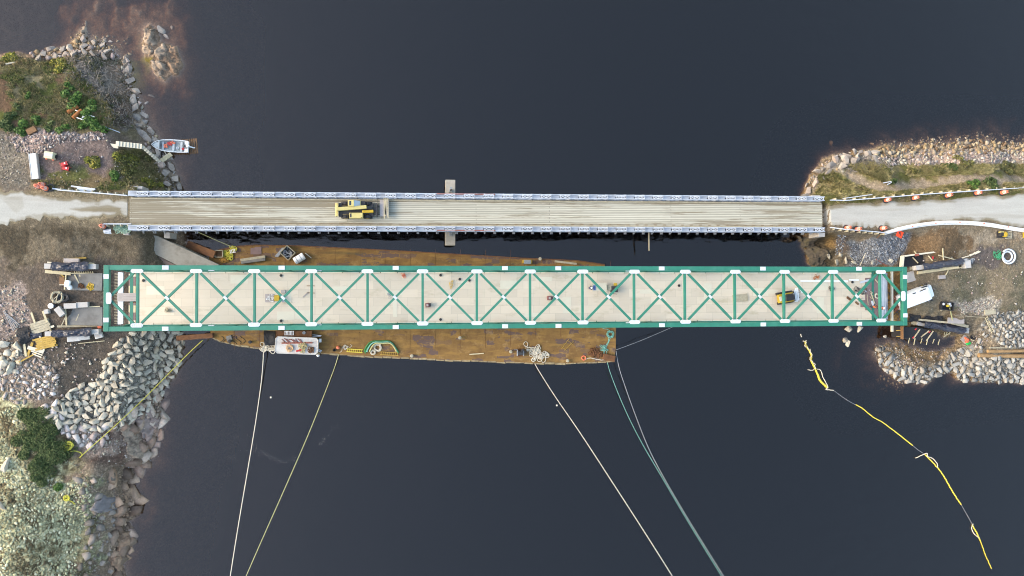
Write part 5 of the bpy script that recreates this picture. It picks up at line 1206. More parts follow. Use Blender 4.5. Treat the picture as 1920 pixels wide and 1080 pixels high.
for a, b in (((147, 222), (176, 232)), ((144, 208), (158, 214)), ((160, 214), (180, 221))): obj("rail", MB().tube([G(*a, .5), G(*b, .5)], .07, 6), M_white, wf, world=True)
obj("panel", MB().bar(G(159, 224, .55), G(164, 214, .55), .45, .05), M_galv, wf, world=True)
solo("wooden_box", MB().box(G(62, 246, .3), (1.3, .8, .6), R_(30)), M_woodb, "brown wooden box tilted at the edge of the gravel yard", "box", bev=.02)
solo("pale_log", MB().cyl(G(12, 121, .15), G(30, 117, .15), .14, 8, .1), M_woodw, "bleached log lying in the grass by the upper left shore", "log")
solo("thin_pole", MB().cyl(G(195, 237, .15), G(226, 249, .15), .06, 6), M_galv, "thin grey pole lying beyond the green bush above the boardwalk", "pole")
for k, (a, b, w) in enumerate((((135, 349.5), (180, 355.5), .2), ((146, 355), (178, 357.5), .42), ((100, 354), (140, 359), .18))):
    solo("rail_beam", MB().bar(G(*a, .25), G(*b, .25), w, .16), M_galv, ("thin long", "broad short", "dull left")[k] + " loose silver beam behind the left guardrail", "beam", "loose guardrail beams")
solo("tyre", MB().tube([G(96, 352, .15) + Vector((.42 * math.cos(a), .42 * math.sin(a), 0)) for a in np.linspace(0, 6.28, 14, False)], .16, 7, True), M_black, "black tyre beside the three orange barrels", "tyre")
solo("green_net", MB().heap(G(231, 430, .1), 1.6, .9, 20, .4, .04).heap(G(224, 426, .1), 1.0, .6, 10, .3, .04), mat("pale green net", (170, 200, 176), .9), "pale green net heaped at the panel bridge's lower left corner", "net")
for px, py, s, lab in ((204, 428, .5, "crumpled pale plastic sheet beside the single orange barrel"), (6, 0, 0, "")):
    if s: solo("plastic_sheet", MB().drape(G(196, 432), G(210, 433), .8, .35, 9, .15), M_galv, lab, "sheet")

# ------------------------------------------------------------------ left abutment works
def Z(px, py, dz=0.0): return G(px, py, dz)
def stick(name, a, b, w, h, m, label, cat="timber", group=None, za=.12, zb=None):
    return solo(name, MB().bar(Z(*a, za), Z(*b, za if zb is None else zb), w, h), m, label, cat, group)
def tarp_wall(p, q, w, h, label, seed, m=None):
    """concrete wing wall wrapped in black sheeting"""
    t = thing("wrapped_wall", label, "wall", Z(*p), 0, "wing walls under black sheeting")
    a, b = Z(*p, .3), Z(*q, .3); zz = max(a.z, b.z); a.z = b.z = zz
    d = (b - a).normalized()
    obj("core", MB().bar(a - d * 1.0 + Vector((0, 0, .15)), b + d * .9 + Vector((0, 0, .15)), w * .62, 1.0), M_concl, t, world=True)
    obj("sheeting", MB().drape(a + Vector((0, 0, .55)), b + Vector((0, 0, .55)), w, h, seed, .3, 46, 17), M_tarp, t, world=True)
    return t
tarp_wall((103, 499.5), (176, 500.5), 1.15, .5, "black sheeting over the wing wall at the bridge's upper left corner", 3)
tarp_wall((104, 625), (181, 621.5), 1.1, .5, "black sheeting over the wing wall at the bridge's lower left corner", 8)
def slab(pts, z, m, label, th=.4, group="grey concrete pads by the left portal"):
    ps = [P(a, b, z) for a, b in pts]
    return solo("concrete_pad", MB().prism([(p.x, p.y) for p in ps][::-1], z - th, z), m, label, "concrete pad", group, bev=.02)
zs1 = float(Z(150, 530).z) + .25; zs2 = float(Z(150, 595).z) + .25
slab([(122, 514), (192, 512), (191, 545), (122, 544)], zs1, M_concd, "grey concrete pad with yellow scraps above the left portal gap")
slab([(126, 577), (192, 575), (192, 611), (126, 609)], zs2, M_concd, "dark grey concrete pad below the left portal gap")
GL = "sticks and planks on the left yard"
for a, b, w, m, lab in (((86, 509), (134, 513.5), .45, M_wood, "long pale plank pair left of the upper grey pad"), ((134, 512.5), (178, 512.5), .16, M_wood, "thin pale batten along the upper edge of the grey pad"),
        ((90, 492), (103, 492.8), .2, M_woodw, "short white stub of board at the upper black sheeting's end"), ((141, 515), (153, 537), .16, M_wood, "left one of two sticks slanting over the upper grey pad"), ((150, 515), (160, 539), .16, M_wood, "right one of two sticks slanting over the upper grey pad"),
        ((115, 514), (122, 520), .14, M_woody, "short stick above the brown box by the upper grey pad"), ((125, 514), (122, 543), .16, M_wood, "upright edge board left of the upper grey pad"), ((113, 534), (122, 534), .12, M_woodw, "tiny pale board below the brown box"),
        ((123, 576), (189, 574.5), .16, M_wood, "long batten along the top edge of the lower grey pad"), ((124, 578), (126, 610), .2, M_wood, "upright board left of the lower grey pad"), ((117, 610), (124, 595), .12, M_woodg, "slanting stick at the lower left of the lower grey pad"),
        ((140, 609), (149, 589), .13, M_woodg, "left thin stick lying on the lower grey pad"), ((150, 609), (161, 590), .13, M_woodg, "right thin stick lying on the lower grey pad"), ((108, 612), (186, 610.5), .3, M_woodg, "long weathered board above the lower black sheeting"),
        ((148, 644), (197, 639), .1, M_wood, "single thin long stick on the bare ground below the black sheeting"), ((60, 586), (67, 606), .24, M_wood, "left upright post board above the grey lumber stack"), ((82, 583), (90, 604), .28, M_wood, "right upright post board above the grey lumber stack"),
        ((66, 625), (103, 611), .3, M_woodw, "long pale board below the grey lumber stack"), ((75, 624), (84, 657), .22, M_woodw, "left cross board under the yellow lumber stack"), ((95, 615), (100, 652), .26, M_wood, "right cross board under the yellow lumber stack"),
        ((46, 643), (50, 668), .3, M_wood, "leftmost upright board of the loose pallet pile"), ((62, 642), (53, 667), .32, M_woody, "brown slanting board of the loose pallet pile"), ((37, 679), (71, 661), .2, M_woody, "long brown board at the foot of the loose pallet pile"),
        ((53, 651), (83, 660), .5, M_woodw, "broad white board of the loose pallet pile"), ((60, 658), (81, 666), .16, M_woodw, "upper narrow white board of the loose pallet pile"), ((62, 663), (79, 670), .16, M_woodw, "lower narrow white board of the loose pallet pile"),
        ((129, 486), (163, 483.5), .22, M_woody, "yellow edged plank above the upper black sheeting"), ((120, 490), (178, 494), .16, M_wood, "long thin batten just above the upper black sheeting")):
    stick("plank", a, b, w, .1, m, lab, "plank", GL, .15 + random.random() * .1)
g = MB()
for k in range(9): g.bar(Z(141 + 4.2 * k, 509, .2), Z(141.6 + 4.2 * k, 513, .2), .12, .08)
solo("slatted_board", g, M_wood, "row of short battens like a comb above the upper grey pad", "battens")
solo("formwork_box", MB().box(Z(137, 489, .35), (2.0, .6, .6)), M_ply, "grey plywood box above the upper black sheeting", "formwork box", bev=.02)
solo("brown_board", MB().box(Z(117.5, 526, .15), (.62, 1.1, .25)), M_woodb, "small brown board box left of the upper grey pad", "board box")
solo("white_sack", MB().box(Z(129.5, 532, .45), (.75, 1.0, .5), -.2), M_white, "larger white sack on the corner of the upper grey pad", "sack", bev=.15)
solo("white_sack", MB().lathe([(.15, 0), (.36, .12), (.36, .3), (.15, .42)], Z(133.5, 539, .25), 12), M_white, "small round white sack beside the larger sack on the pad", "sack", smooth=True)
solo("scrap_heap", MB().heap(Z(154, 537, .25), .8, .6, 10, .2, .05), M_rust, "rust brown scraps at the foot of two sticks on the pad", "scrap")
solo("yellow_scraps", MB().heap(Z(172, 538, .25), .9, .8, 14, .2, .05), M_yeld, "yellow scraps heaped on the upper grey pad", "scrap")
for px, py, l, w, rz, lab in ((135.5, 573.5, 1.7, .75, .04, "left one of two concrete blocks above the lower grey pad"), (157.5, 571.5, 1.6, .75, .06, "right one of two concrete blocks above the lower grey pad"), (115.5, 584, 1.35, .85, R_(-52), "tilted concrete block left of the lower grey pad"), (91, 584, .6, .62, .2, "small square concrete block left of the tilted block")):
    solo("concrete_block", MB().box(Z(px, py, .38), (l, w, .7), rz), M_concl, lab, "concrete block", "loose concrete blocks on the left yard", bev=.04)
tyc = Z(109, 557, .1)
solo("hose_coil", MB().coil(tyc, .85, .6, 4, .09, .04, .25).bar(tyc + Vector((-.5, -.4, .3)), tyc + Vector((.3, .4, .3)), .1, .08).bar(tyc + Vector((-.1, -.6, .35)), tyc + Vector((.2, .5, .35)), .1, .08), M_woodg, "tan hose coiled round crossed sticks on the left yard", "hose")
solo("black_hose", MB().coil(tyc + Vector((.75, -.1, -.05)), .75, .5, 3, .12, .05, .15, .8), M_black, "black hose ring right of the tan coil", "hose")
stick("handle_stick", (104, 569), (112, 561.5), .1, .08, M_wood, "short handle between the tan coil and the white bucket", "stick")
solo("bucket", MB().lathe([(.3, 0), (.38, .5), (.32, .52), (.1, .5)], Z(98, 573.5), 14), M_white, "white lidded bucket on the ground of the left yard", "bucket")
solo("dark_boots", MB().box(Z(103.5, 573, .15), (.4, .5, .3), .5), M_black, "black lump right of the white lidded bucket", "bag", bev=.1)
def lumber(name, c, n, l, w, rz, m, label, skew=.12, layers=2):
    t = thing(name, label, "lumber stack", Z(*c), rz, "lumber stacks on the left yard")
    for j in range(layers):
        for k in range(n): obj("board", MB().box((random.uniform(-skew, skew), (k - (n - 1) / 2) * w * 1.08, .12 + .13 * j), (l * random.uniform(.92, 1.03), w, .11), random.uniform(-.02, .02)), m, t)
lumber("lumber_stack", (78, 612), 5, 2.6, .3, R_(19), M_woodg, "stack of weathered grey boards on the left yard")
lumber("lumber_stack", (86, 642), 6, 2.7, .26, R_(14), M_woody, "stack of bright yellow boards on the left yard", .2)
solo("black_bag", MB().drape(Z(38, 632), Z(58, 626), 2.2, .8, 5, .3, 22, 15), M_liner, "heap of black plastic bags by the lumber stacks", "bags")
solo("black_bag", MB().drape(Z(58, 630), Z(80, 628), 1.0, .35, 11, .2, 20, 11), M_tarp, "flat black sheet running from the bag heap under the boards", "sheet")
solo("orange_pipe", MB().cyl(Z(186, 613, .4), Z(192, 613, .4), .22, 8), M_orange, "short orange pipe end beside the lower black sheeting", "pipe")
for a, b, lab in (((128, 636), (152, 634), "left"), ((150, 633), (170, 631), "middle"), ((180, 631), (194, 627), "right")):
    p, q = Z(*a, .25), Z(*b, .25); solo("white_form", MB().bar(p, q, .75, .5), M_whited, lab + " one of three white form blocks below the lower black sheeting", "form block", "white form blocks", bev=.04)
for k in range(5):
    stick("steel_rod", (8 + 4 * k, 583 + 3 * k), (27 + 3 * k, 621 - 3 * k), .07, .05, M_steel, "thin grey steel rod in the fanned bundle at the left edge", "rod", "fanned bundle of steel rods", .2 + .05 * k)
# ------------------------------------------------------------------ right abutment works
zr = 4.6
def PB(px, py, z): return P(px, py, z)
def frame(name, pts, z, w, h, m, label, cat="formwork", closed=False, group=None):
    g = MB(); ps = [P(a, b, z) for a, b in pts]
    for a, b in zip(ps, ps[1:] + (ps[:1] if closed else [])):
        if a is not None: g.bar(a, b, w, h)
    return solo(name, g, m, label, cat, group)
zu = float(Z(1725, 488).z)
solo("pit_liner", MB().prism([tuple(P(a, b, zu + .5)[:2]) for a, b in [(1691, 499), (1692, 480), (1762, 472), (1764, 494), (1720, 500)]][::-1], zu - .6, zu + .22), M_liner, "black lined pit inside the upper right formwork frame", "liner")
frame("board_fence", [(1690, 500), (1692, 480.5), (1768, 470.5)], zu + .9, .24, .8, M_woodw, "pale board frame round the upper black lined pit")
for a, b, lab in (((1706, 483), (1716, 493.5), "left strut across the upper black lined pit"), ((1735, 480), (1743, 489), "middle strut across the upper black lined pit"), ((1754, 479), (1786, 487.5), "long strut right of the upper black lined pit"), ((1762, 466), (1763.5, 488), "upright board at the right end of the upper pit"), ((1709, 471), (1713, 477), "short board sticking out above the upper pit frame")):
    stick("strut", a, b, .14, .12, M_wood, lab, "strut", "struts of the right formwork", .7)
solo("red_clamp", MB().bar(PB(1716, 478.5, zu + 1.4), PB(1723, 477.5, zu + 1.4), .35, .12), M_rustred, "red clamp on the pale frame of the upper pit", "clamp")
solo("red_clamp", MB().bar(Z(1744, 481, .6), Z(1745, 486, .6), .22, .12), M_red, "small red clamp inside the upper pit", "clamp")
tarp_wall((1714, 502), (1797, 491), 1.15, .6, "black sheeting over the wing wall at the bridge's upper right corner", 14)
g = MB().bar(Z(1716, 511.5, .6), Z(1792, 500.5, .6), .42, .3).bar(Z(1716, 513.5, .45), Z(1800, 501.5, .45), .2, .3)
solo("edge_planks", g, M_wood, "long pale double plank along the upper right sheeting", "planks")
solo("concrete_block", MB().box(Z(1806, 496, .6), (1.05, 1.25, 1.1), .12), M_concl, "pale concrete block at the end of the upper right sheeting", "concrete block", bev=.05)
stick("plank", (1702, 503), (1718, 501.5), .5, .14, M_woodg, "broad weathered plank just right of the portal, above", "plank", "planks right of the portal", .5)
solo("small_pallet", MB().box(Z(1764, 519.5, .2), (1.2, .6, .3), .1), M_ply, "small grey pallet with a stick below the upper right sheeting", "pallet", bev=.02)
stick("strut", (1770.5, 519), (1777, 507), .14, .1, M_wood, "stick leaning from the small grey pallet to the planks", "stick")
g = MB()
for k in range(9): 
    t_ = random.random(); a = (1797 + 34 * t_, 486 - 13 * t_); g.bar(Z(a[0], a[1] + random.uniform(-2, 2), .15 + random.random() * .2), Z(a[0] + random.uniform(8, 18), a[1] - random.uniform(3, 7), .15 + random.random() * .2), .13, .06)
solo("board_pile", g, M_woodw, "loose pile of pale boards beyond the upper right concrete block", "boards")
solo("steel_scrap", MB().heap(Z(1815, 489, .15), 1.6, .6, 14, .3, .04), M_steel, "grey steel scrap beside the loose pale boards", "scrap")
solo("stone_slab", MB().box(Z(1706, 519, .1), (1.6, 1.7, .3), .3), M_concl, "round edged pale slab right of the right portal", "slab", bev=.1)
# lower right
zl = 3.2
solo("pit_liner", MB().prism([tuple(P(a, b, zl)[:2]) for a, b in [(1692, 613), (1727, 614), (1762, 624), (1762, 638), (1740, 640), (1692, 633)]][::-1], .2, zl - .6), M_liner, "black lined formwork in the water below the right portal", "liner")
frame("board_fence", [(1691.5, 612), (1691.5, 636)], zl, .12, .7, M_woodb, "brown upright board at the left end of the lower liner")
for k, (x0, y0, x1, y1) in enumerate(((1680, 619.5, 1691, 619.5), (1680.5, 630.5, 1691, 630.5))): solo("stake", MB().bar(P(x0, y0, zl - .9), P(x1, y1, zl - .5), .09, .09), M_woody, ("upper" if k == 0 else "lower") + " thin stake sticking out left of the lower liner", "stake", "stakes of the lower formwork")
for k, x in enumerate((1703, 1713.5, 1726.5, 1737, 1749, 1759)):
    solo("stake", MB().bar(P(x + 2.5, 634 + .6 * k, zl - .1), P(x, 643.5 + (k % 2) * 3, zl - 1.7), .1, .1), M_wood, ("first", "second", "third", "fourth", "fifth", "sixth")[k] + " of six stakes along the lower liner's outer edge, from the portal", "stake", "stakes of the lower formwork")
for k, (a, b, m) in enumerate((((1713, 634.5), (1725, 617.5), M_woodg), ((1727, 632), (1742, 620), M_woodg), ((1737, 639), (1750, 620.5), M_woodg))):
    solo("strut", MB().bar(P(*a, zl + .1), P(*b, zl + 1.1), .14, .14), m, ("left", "middle", "right")[k] + " strut over the lower black liner", "strut", "struts of the right formwork")
for k, (x, y) in enumerate(((1717, 617), (1712.5, 632.5), (1743, 622))):
    solo("red_clamp", MB().bar(P(x - 1.4, y + 1.4, zl + 1), P(x + 1.4, y - 1.4, zl + 1), .15, .12), M_red, ("upper red clamp", "lower left red clamp", "red clamp at the middle strut")[k] + " on the lower formwork", "clamp", "red clamps of the lower formwork")
stick("plank", (1724, 635.5), (1738, 638), .16, .1, M_woodw, "short white board on the edge of the lower liner", "board")
tarp_wall((1724, 606), (1799, 618), 1.5, .6, "rumpled black sheeting over the wing wall at the bridge's lower right corner", 21)
g = MB().bar(Z(1716, 599, 1.0), Z(1780, 605.5, 1.0), .3, .25).bar(Z(1778, 605, .9), Z(1808, 612, .9), .45, .2)
solo("edge_planks", g, M_woodg, "weathered planks along the top of the lower right sheeting", "planks")
solo("edge_planks", MB().bar(Z(1760, 618.5, .9), Z(1796, 622, .9), .2, .25), M_woody, "orange brown plank under the lower right sheeting", "plank")
stick("plank", (1702, 604.5), (1722, 607.5), .55, .14, M_woodg, "broad weathered plank just right of the portal, below", "plank", "planks right of the portal", .9)
solo("concrete_block", MB().box(Z(1803.5, 618.5, .6), (1.2, .65, .6), -.06), M_concl, "white concrete block at the end of the lower right sheeting", "concrete block", bev=.04)
for k, (a, b) in enumerate((((1766, 632), (1781, 621)), ((1768, 623), (1768, 628)), ((1773, 622), (1771, 628)), ((1778, 622), (1776, 627)))): stick("strut", a, b, .12, .1, M_wood, ("long slanting", "left short", "middle short", "right short")[k] + " brace under the orange brown plank", "strut", "struts of the right formwork", .4)
solo("plywood_sheet", MB().box(Z(1788, 601, .55), (3.0, .95, .06), -.03), M_ply, "grey plywood sheet lying above the lower right sheeting", "plywood")
g = MB().drape(Z(1702, 590), Z(1764, 596), 2.2, .5, 31, .35, 40, 17)
solo("black_sheet", g, M_liner, "crumpled loose black sheet below the white van", "sheet")
bn = thing("crate_bin", "black open bin full of bottles and sticks right of the van", "bin", Z(1772, 574), -.1)
for c, d in (((0, .62), (2.0, .1)), ((0, -.62), (2.0, .1)), ((1.0, 0), (.1, 1.3)), ((-1.0, 0), (.1, 1.3))): obj("wall", MB().box((*c, .35), (*d, .7)), M_black, bn)
obj("base", MB().box((0, 0, .04), (1.95, 1.2, .08)), M_black, bn)
bz = Z(1772, 574)
for k, (x, y, m, lab) in enumerate(((-.75, .35, M_white, "white jug in the left corner of the black bin"), (.35, .35, M_galv, "pale bottle at the upper edge of the black bin"), (.1, .05, M_boom, "yellow can in the middle of the black bin"), (.5, .1, M_ropeg, "grey sack on the right of the black bin"))):
    solo("jug", MB().lathe([(.1, 0), (.2, .1), (.2, .5), (.08, .62)], bz + Vector((x, y, .2)), 10), m, lab, "jug", "containers in the black bin")
stick("handle_stick", (1774, 577), (1779.5, 600), .14, .1, M_ropeyl, "pale yellow pole from the black bin to the plywood sheet", "pole", None, .85)
PL = thing("pallet", "tilted plywood pallet with orange and green gear by the right riprap", "pallet", Z(1809, 637), R_(-40))
obj("board", MB().box((0, 0, .15), (1.5, 1.1, .2)), M_ply, PL, bev=.02)
pz = Z(1809, 637)
solo("orange_bag", MB().heap(pz + Vector((.05, -.05, .25)), .5, .7, 14, .2, .07), M_orange, "orange hose heap on the tilted pallet", "hose")
solo("green_case", MB().box(pz + Vector((.35, -.62, .4)), (.7, .42, .3), .35), mat("bright green plastic", (40, 190, 90), .5, .05, 3, k=.7), "bright green case on the tilted pallet", "case", bev=.04)
solo("dark_tub", MB().lathe([(.35, 0), (.45, .35), (.38, .35), (.3, .05)], Z(1822, 632), 12), M_black, "dark round tub right of the tilted pallet", "tub")
p, q = Z(1846, 594, .35), Z(1859, 623, .35); ladder("ladder", p, q, .5, M_wood, 9, "wooden ladder lying over the right riprap boulders")
solo("weathered_board", MB().box(Z(1855, 585, .15), (1.9, .8, .2), .05), M_woodg, "broad weathered board above the wooden ladder", "board")
stick("plank", (1790, 592), (1845, 595), .08, .08, M_woodg, "long thin board along the gravel left of the wooden ladder", "board")
for k, (a, b, r, lab) in enumerate((((1823, 665), (1960, 668), .36, "thick lower timber log across the right riprap"), ((1845, 658), (1960, 657), .28, "upper timber log across the right riprap"), ((1843, 651), (1905, 652), .10, "thin pole above the two timber logs"))):
    pa_, pb_ = Z(*a, 0), Z(*b, 0); zz = max(pa_.z, pb_.z) + r * .5; pa_.z = pb_.z = zz
    solo("timber_log", MB().cyl(pa_, pb_, r, 12, r * .9), mat("tan log", (176, 142, 98), .85, .2, 2, dirt=(128, 98, 66)) if r > .2 else M_woodg, lab, "log", "logs across the right riprap")
hc = Z(1886, 482, .1)
solo("drain_pipe", MB().tube([hc + Vector(((.62 + .36 * t) * math.cos(t * 6.283 + 3.4) + .1 * t, (.62 + .36 * t) * math.sin(t * 6.283 + 3.4), .17 + .1 * t)) for t in np.linspace(0, 1.85, 52)], .15, 8), M_galv, "coil of pale corrugated drain pipe on the right yard", "pipe coil", smooth=True)
solo("green_net", MB().heap(Z(1868, 478, .1), 1.2, 1.1, 13, .3, .035), M_greenn, "green netting bundle left of the pale pipe coil", "net")
pm = thing("water_pump", "yellow and black pump on a frame by the white barriers", "pump", Z(1876, 440), 0)
obj("base_frame", MB().box((0, 0, .1), (1.5, 1.1, .15)), M_dark, pm); obj("engine", MB().box((-.35, 0, .5), (.55, .6, .6)), M_black, pm, bev=.04)
obj("housing", MB().lathe([(.3, .2), (.45, .3), (.45, .6), (.2, .75)], (.4, 0, 0), 14), M_yeld, pm); obj("hood", MB().box((-.3, .38, .55), (.7, .25, .4)), M_yel, pm, bev=.04)
for s in (.5, -.5): obj("roll_bar", MB().tube([(-.72, s, .1), (-.72, s, .9), (.7, s, .9), (.7, s, .1)], .035, 5), M_dark, pm)
pt = thing("pallet", "weathered slatted pallet beside the yellow and black pump", "pallet", Z(1890, 440.5), .05)
for k in range(5): obj("slat", MB().box((0, -.52 + .26 * k, .14), (1.15, .16, .05)), M_woodg, pt)
for x in (-.5, 0, .5): obj("runner", MB().box((x, 0, .06), (.1, 1.15, .1)), M_woodg, pt)
solo("yellow_machine", MB().box(Z(1922, 441, .5), (1.0, .9, .9)), M_yeld, "yellow machine cut off by the right edge of the picture", "machine", bev=.08)
solo("timber_rail", MB().bar(P(1672, 503, 6.9), P(1672.5, 622, 6.9), .3, .3), M_woodw, "long straight pale timber lying across the right end of the deck", "timber")
for a, b, m, lab in (((1612, 498), (1622, 475), M_woodw, "pale stake leaning on the gravel above the bridge"), ((1642, 486), (1662, 499), M_rustred, "rusty red bar on the stones above the bridge"), ((1591, 480), (1606, 496), M_woodg, "grey brown stick on the stones above the bridge"), ((1643, 447), (1652, 438), M_woodb, "brown stick by the end of the short guardrail")):
    stick("stake", a, b, .12, .1, m, lab, "stake", "loose stakes on the right bank")
for a, b, lab in (((1577, 373), (1632, 365.5), "long bent silver rail behind the grassy guardrail"), ((1660, 347), (1668, 343), "thin white stick in the grass of the right bank"), ((1652, 344), (1668, 341), "thin long straw coloured stick in the grass of the right bank")):
    stick("loose_rail", a, b, .12, .1, M_galv, lab, "rail", "loose rails in the grass", .5)
mh = MB()
for k in range(60): 
    a, b = random.uniform(1664, 1690), random.uniform(545, 595); p = P(a, b, 5.0 + random.random()); mh.bar(p, p + Vector((random.uniform(-.9, .9), random.uniform(-.9, .9), random.uniform(-.1, .2))), .09, .07)
mh.tube([P(1666, 548, 5.4), P(1678, 560, 5.6), P(1670, 575, 5.5), P(1688, 590, 5.6)], .08, 5)
o_ = solo("rebar_heap", mh, M_dark, "dark tangle of rebar and hoses under the right portal brace", "rebar tangle"); 
for k in range(3):
    a = (1676 + 3 * k, 560 + 9 * k); solo("red_hose", MB().heap(P(*a, 6.0), .8, .8, 6, .3, .05), M_rustred, ("upper", "middle", "lower")[k] + " red hose loop in the dark rebar tangle", "hose", "red hoses in the rebar")

# ------------------------------------------------------------------ gear on the truss deck
def T(px, py, dz=0.02): return P(px, py, DZ + dz)
def deckstick(pts, w, m, label, cat="board", h=.05, group=None, z=.05):
    return solo("deck_board", MB().bar(T(*pts[0], z), T(*pts[1], z), w, h), m, label, cat, group)
solo("scrap_tray", MB().box(T(506, 559, .04), (1.3, 1.2, .06)), M_ply, "plywood tray with white scraps on the deck, second bay", "tray")
g = MB()
for k in range(30): g.box(T(506 + random.uniform(-6.5, 6.5), 559 + random.uniform(-6, 6), .1), (random.uniform(.1, .35), random.uniform(.05, .2), .06), random.random() * 3)
s_ = solo("white_scraps", g, M_white, "white offcuts strewn over the plywood tray", "scraps")
cm = thing("concrete_saw", "yellow saw machine under the brace crossing of the third bay", "saw", T(520.5, 559), 0)
obj("body", MB().box((0, 0, .4), (.75, .85, .6)), M_yeld, cm, bev=.05); obj("engine", MB().box((.5, 0, .4), (.35, .55, .5)), M_black, cm, bev=.04); obj("handle", MB().tube([(-.3, -.3, .7), (-.8, -.3, .95), (-.8, .3, .95), (-.3, .3, .7)], .03, 5), M_dark, cm)
solo("tool_box", MB().box(T(531, 547, .2), (.6, .45, .4)), M_ply, "small grey tool box above the third bay's brace crossing", "tool box", bev=.03)
solo("tool_box", MB().box(T(532, 564.5, .2), (.5, .35, .4)), M_steel, "small grey tool box below the third bay's brace crossing", "tool box", bev=.03)
for a, b, lab in (((575, 536), (590, 536), "upper"), ((575, 549), (590, 549.5), "lower")): deckstick((a, b), .1, M_woodb, lab + " of two short brown sticks crossing the fourth strut", "stick", group="brown sticks on the deck")
deckstick(((568, 557), (578, 548)), .16, M_ply, "short grey stick near the two brown sticks")
for k, (px, py, lab) in enumerate(((269, 526, "first bay, upper left"), (862, 523.5, "seventh bay, right"), (880, 525.5, "seventh bay, just left of the brace"), (826, 516, "seventh bay, upper edge"), (826, 599, "seventh bay, lower edge"), (527, 516.5, "third bay, upper edge"), (527, 601.5, "third bay, lower edge"), (1273, 535.5, "eleventh bay"), (1598, 529, "last but one bay"))):
    solo("deck_plug", MB().lathe([(.2, 0), (.2, .1), (.08, .12)], T(px, py), 10), M_black, "small dark round plug on the deck, " + lab, "plug", "dark plugs on the deck")
solo("rope_tangle", MB().heap(T(314, 582), .9, .5, 9, .25, .03, -.5).cyl(T(318, 584), T(318, 584, .3), .12, 8), M_woodg, "thin tan rope tangle in the first full bay of the deck", "rope")
solo("hose_heap", MB().heap(T(754, 515), .8, .7, 5, .22, .03), M_orange, "small orange hose heap at the deck's upper edge", "hose")
solo("hose_heap", MB().heap(T(1530, 519), 1.1, .6, 6, .22, .03), mat("orange brown hose", (205, 120, 60), .7), "orange brown hose heap at the upper edge near the right end", "hose")
solo("wire_heap", MB().heap(T(729, 553), .5, .9, 5, .25, .02), M_ropeg, "thin grey wire heap left of the sixth bay's brace crossing", "wire")
solo("yellow_strap", MB().heap(T(847, 533), .5, 1.1, 4, .2, .03), M_yeld, "yellow strap dropped in the seventh bay", "strap")
for k, (px, py, rz) in enumerate(((802.5, 572, .1), (1030.5, 559, 0))):
    t = thing("welder", ("dark red machine on the deck right of the sixth strut", "dark red machine on the deck left of the ninth bay's crossing")[k], "welding machine", T(px, py), rz, "red machines on the deck")
    obj("case", MB().box((-.1, 0, .35), (.6, .62, .6)), mat("dark red metal", (138, 78, 78), .5, .15, 4), t, bev=.05); obj("panel", MB().box((.3, 0, .35), (.25, .5, .5)), M_dark, t, bev=.03); obj("lid", MB().box((-.1, 0, .67), (.3, .35, .05)), M_ply, t)
    obj("handle", MB().bar((.35, .2, .6), (.65, .3, .65), .05, .05), M_dark, t)
WT = thing("work_table", "pale work table on the deck beside a dark generator", "table", T(1121.5, 538.5))
tw = (P(1135, 538, DZ + .85).x - P(1108, 538, DZ + .85).x)
obj("top", MB().box((0, 0, .85), (tw, 1.25, .07)), M_woodw, WT)
for x in (-.9, .9):
    for y in (-.5, .5): obj("leg", MB().box((x, y, .4), (.1, .1, .82)), M_woodg, WT)
solo("paper_roll", MB().box(T(1114.5, 539.5, .92), (.36, .75, .06)), M_blue, "blue tinted sheet lying on the work table", "sheet")
gn = thing("deck_generator", "dark generator with yellow corner right of the pale work table", "generator", T(1149, 541))
obj("engine", MB().box((.1, -.1, .4), (1.0, .9, .7)), M_dark, gn, bev=.05); obj("fuel_tank", MB().box((.25, .62, .6), (.5, .4, .3)), M_yeld, gn, bev=.04); obj("air_box", MB().box((-.65, .15, .45), (.8, .7, .4)), M_woodg, gn, bev=.04)
obj("handle", MB().bar((-.6, -.7, .6), (.5, -.85, .6), .06, .06).bar((.4, .5, .9), (.5, -.5, .95), .08, .08), M_black, gn)
solo("plywood_offcut", MB().box(T(1388, 558.5, .06), (2.4, 1.1, .1), R_(6)), M_woodg, "bundle of plywood offcuts under the thirteenth strut", "plywood")
GB = "white boards and strips at the right end of the deck"
for a, b, w, m, lab in (((1501, 526.5), (1590, 527.5), .3, M_white, "long white board along the upper part of the last bays"), ((1592, 524.5), (1610, 525), .26, M_white, "short white board right of the long white board"), ((1612, 530), (1630, 525), .3, M_galv, "slanting pale board near the last strut"), ((1497, 536), (1505, 549), .3, M_white, "slanting white board by the track loader's forks"), ((1493, 533), (1501, 547), .1, M_woodg, "thin grey stick by the track loader's forks"),
        ((1588, 557), (1596, 563), .35, M_rust, "brown board left of the last brace crossing"), ((1633, 549), (1640, 569), .16, M_wood, "pale stick in the clutter by the last strut"), ((1626, 552), (1628, 572), .1, M_woodg, "thin long stick in the clutter by the last strut"), ((1635, 564), (1638, 575), .34, M_galv, "pale blue grey board in the clutter by the last strut"), ((1641, 524), (1646, 530), .16, M_wood, "short stick above the last strut's clutter"), ((1604, 566), (1610, 571), .3, M_woodb, "small brown block below the last brace crossing")):
    deckstick((a, b), w, m, lab, group=GB, z=.07)
for k in range(16):
    a, b = random.gauss(1622, 8), random.gauss(547, 6)
    solo("offcut", MB().bar(T(a, b, .1), T(a + random.uniform(-5, 5), b + random.uniform(-4, 4), .13), random.uniform(.08, .2), .05), random.choice((M_woodg, M_ply, M_galv, M_woodb)), "small offcut in the clutter around the last brace crossing", "offcut", "offcuts around the last brace crossing")
solo("cable_heap", MB().heap(T(1612, 546), 2.6, .8, 10, .4, .025), M_black, "black cable heap left of the last brace crossing", "cable")
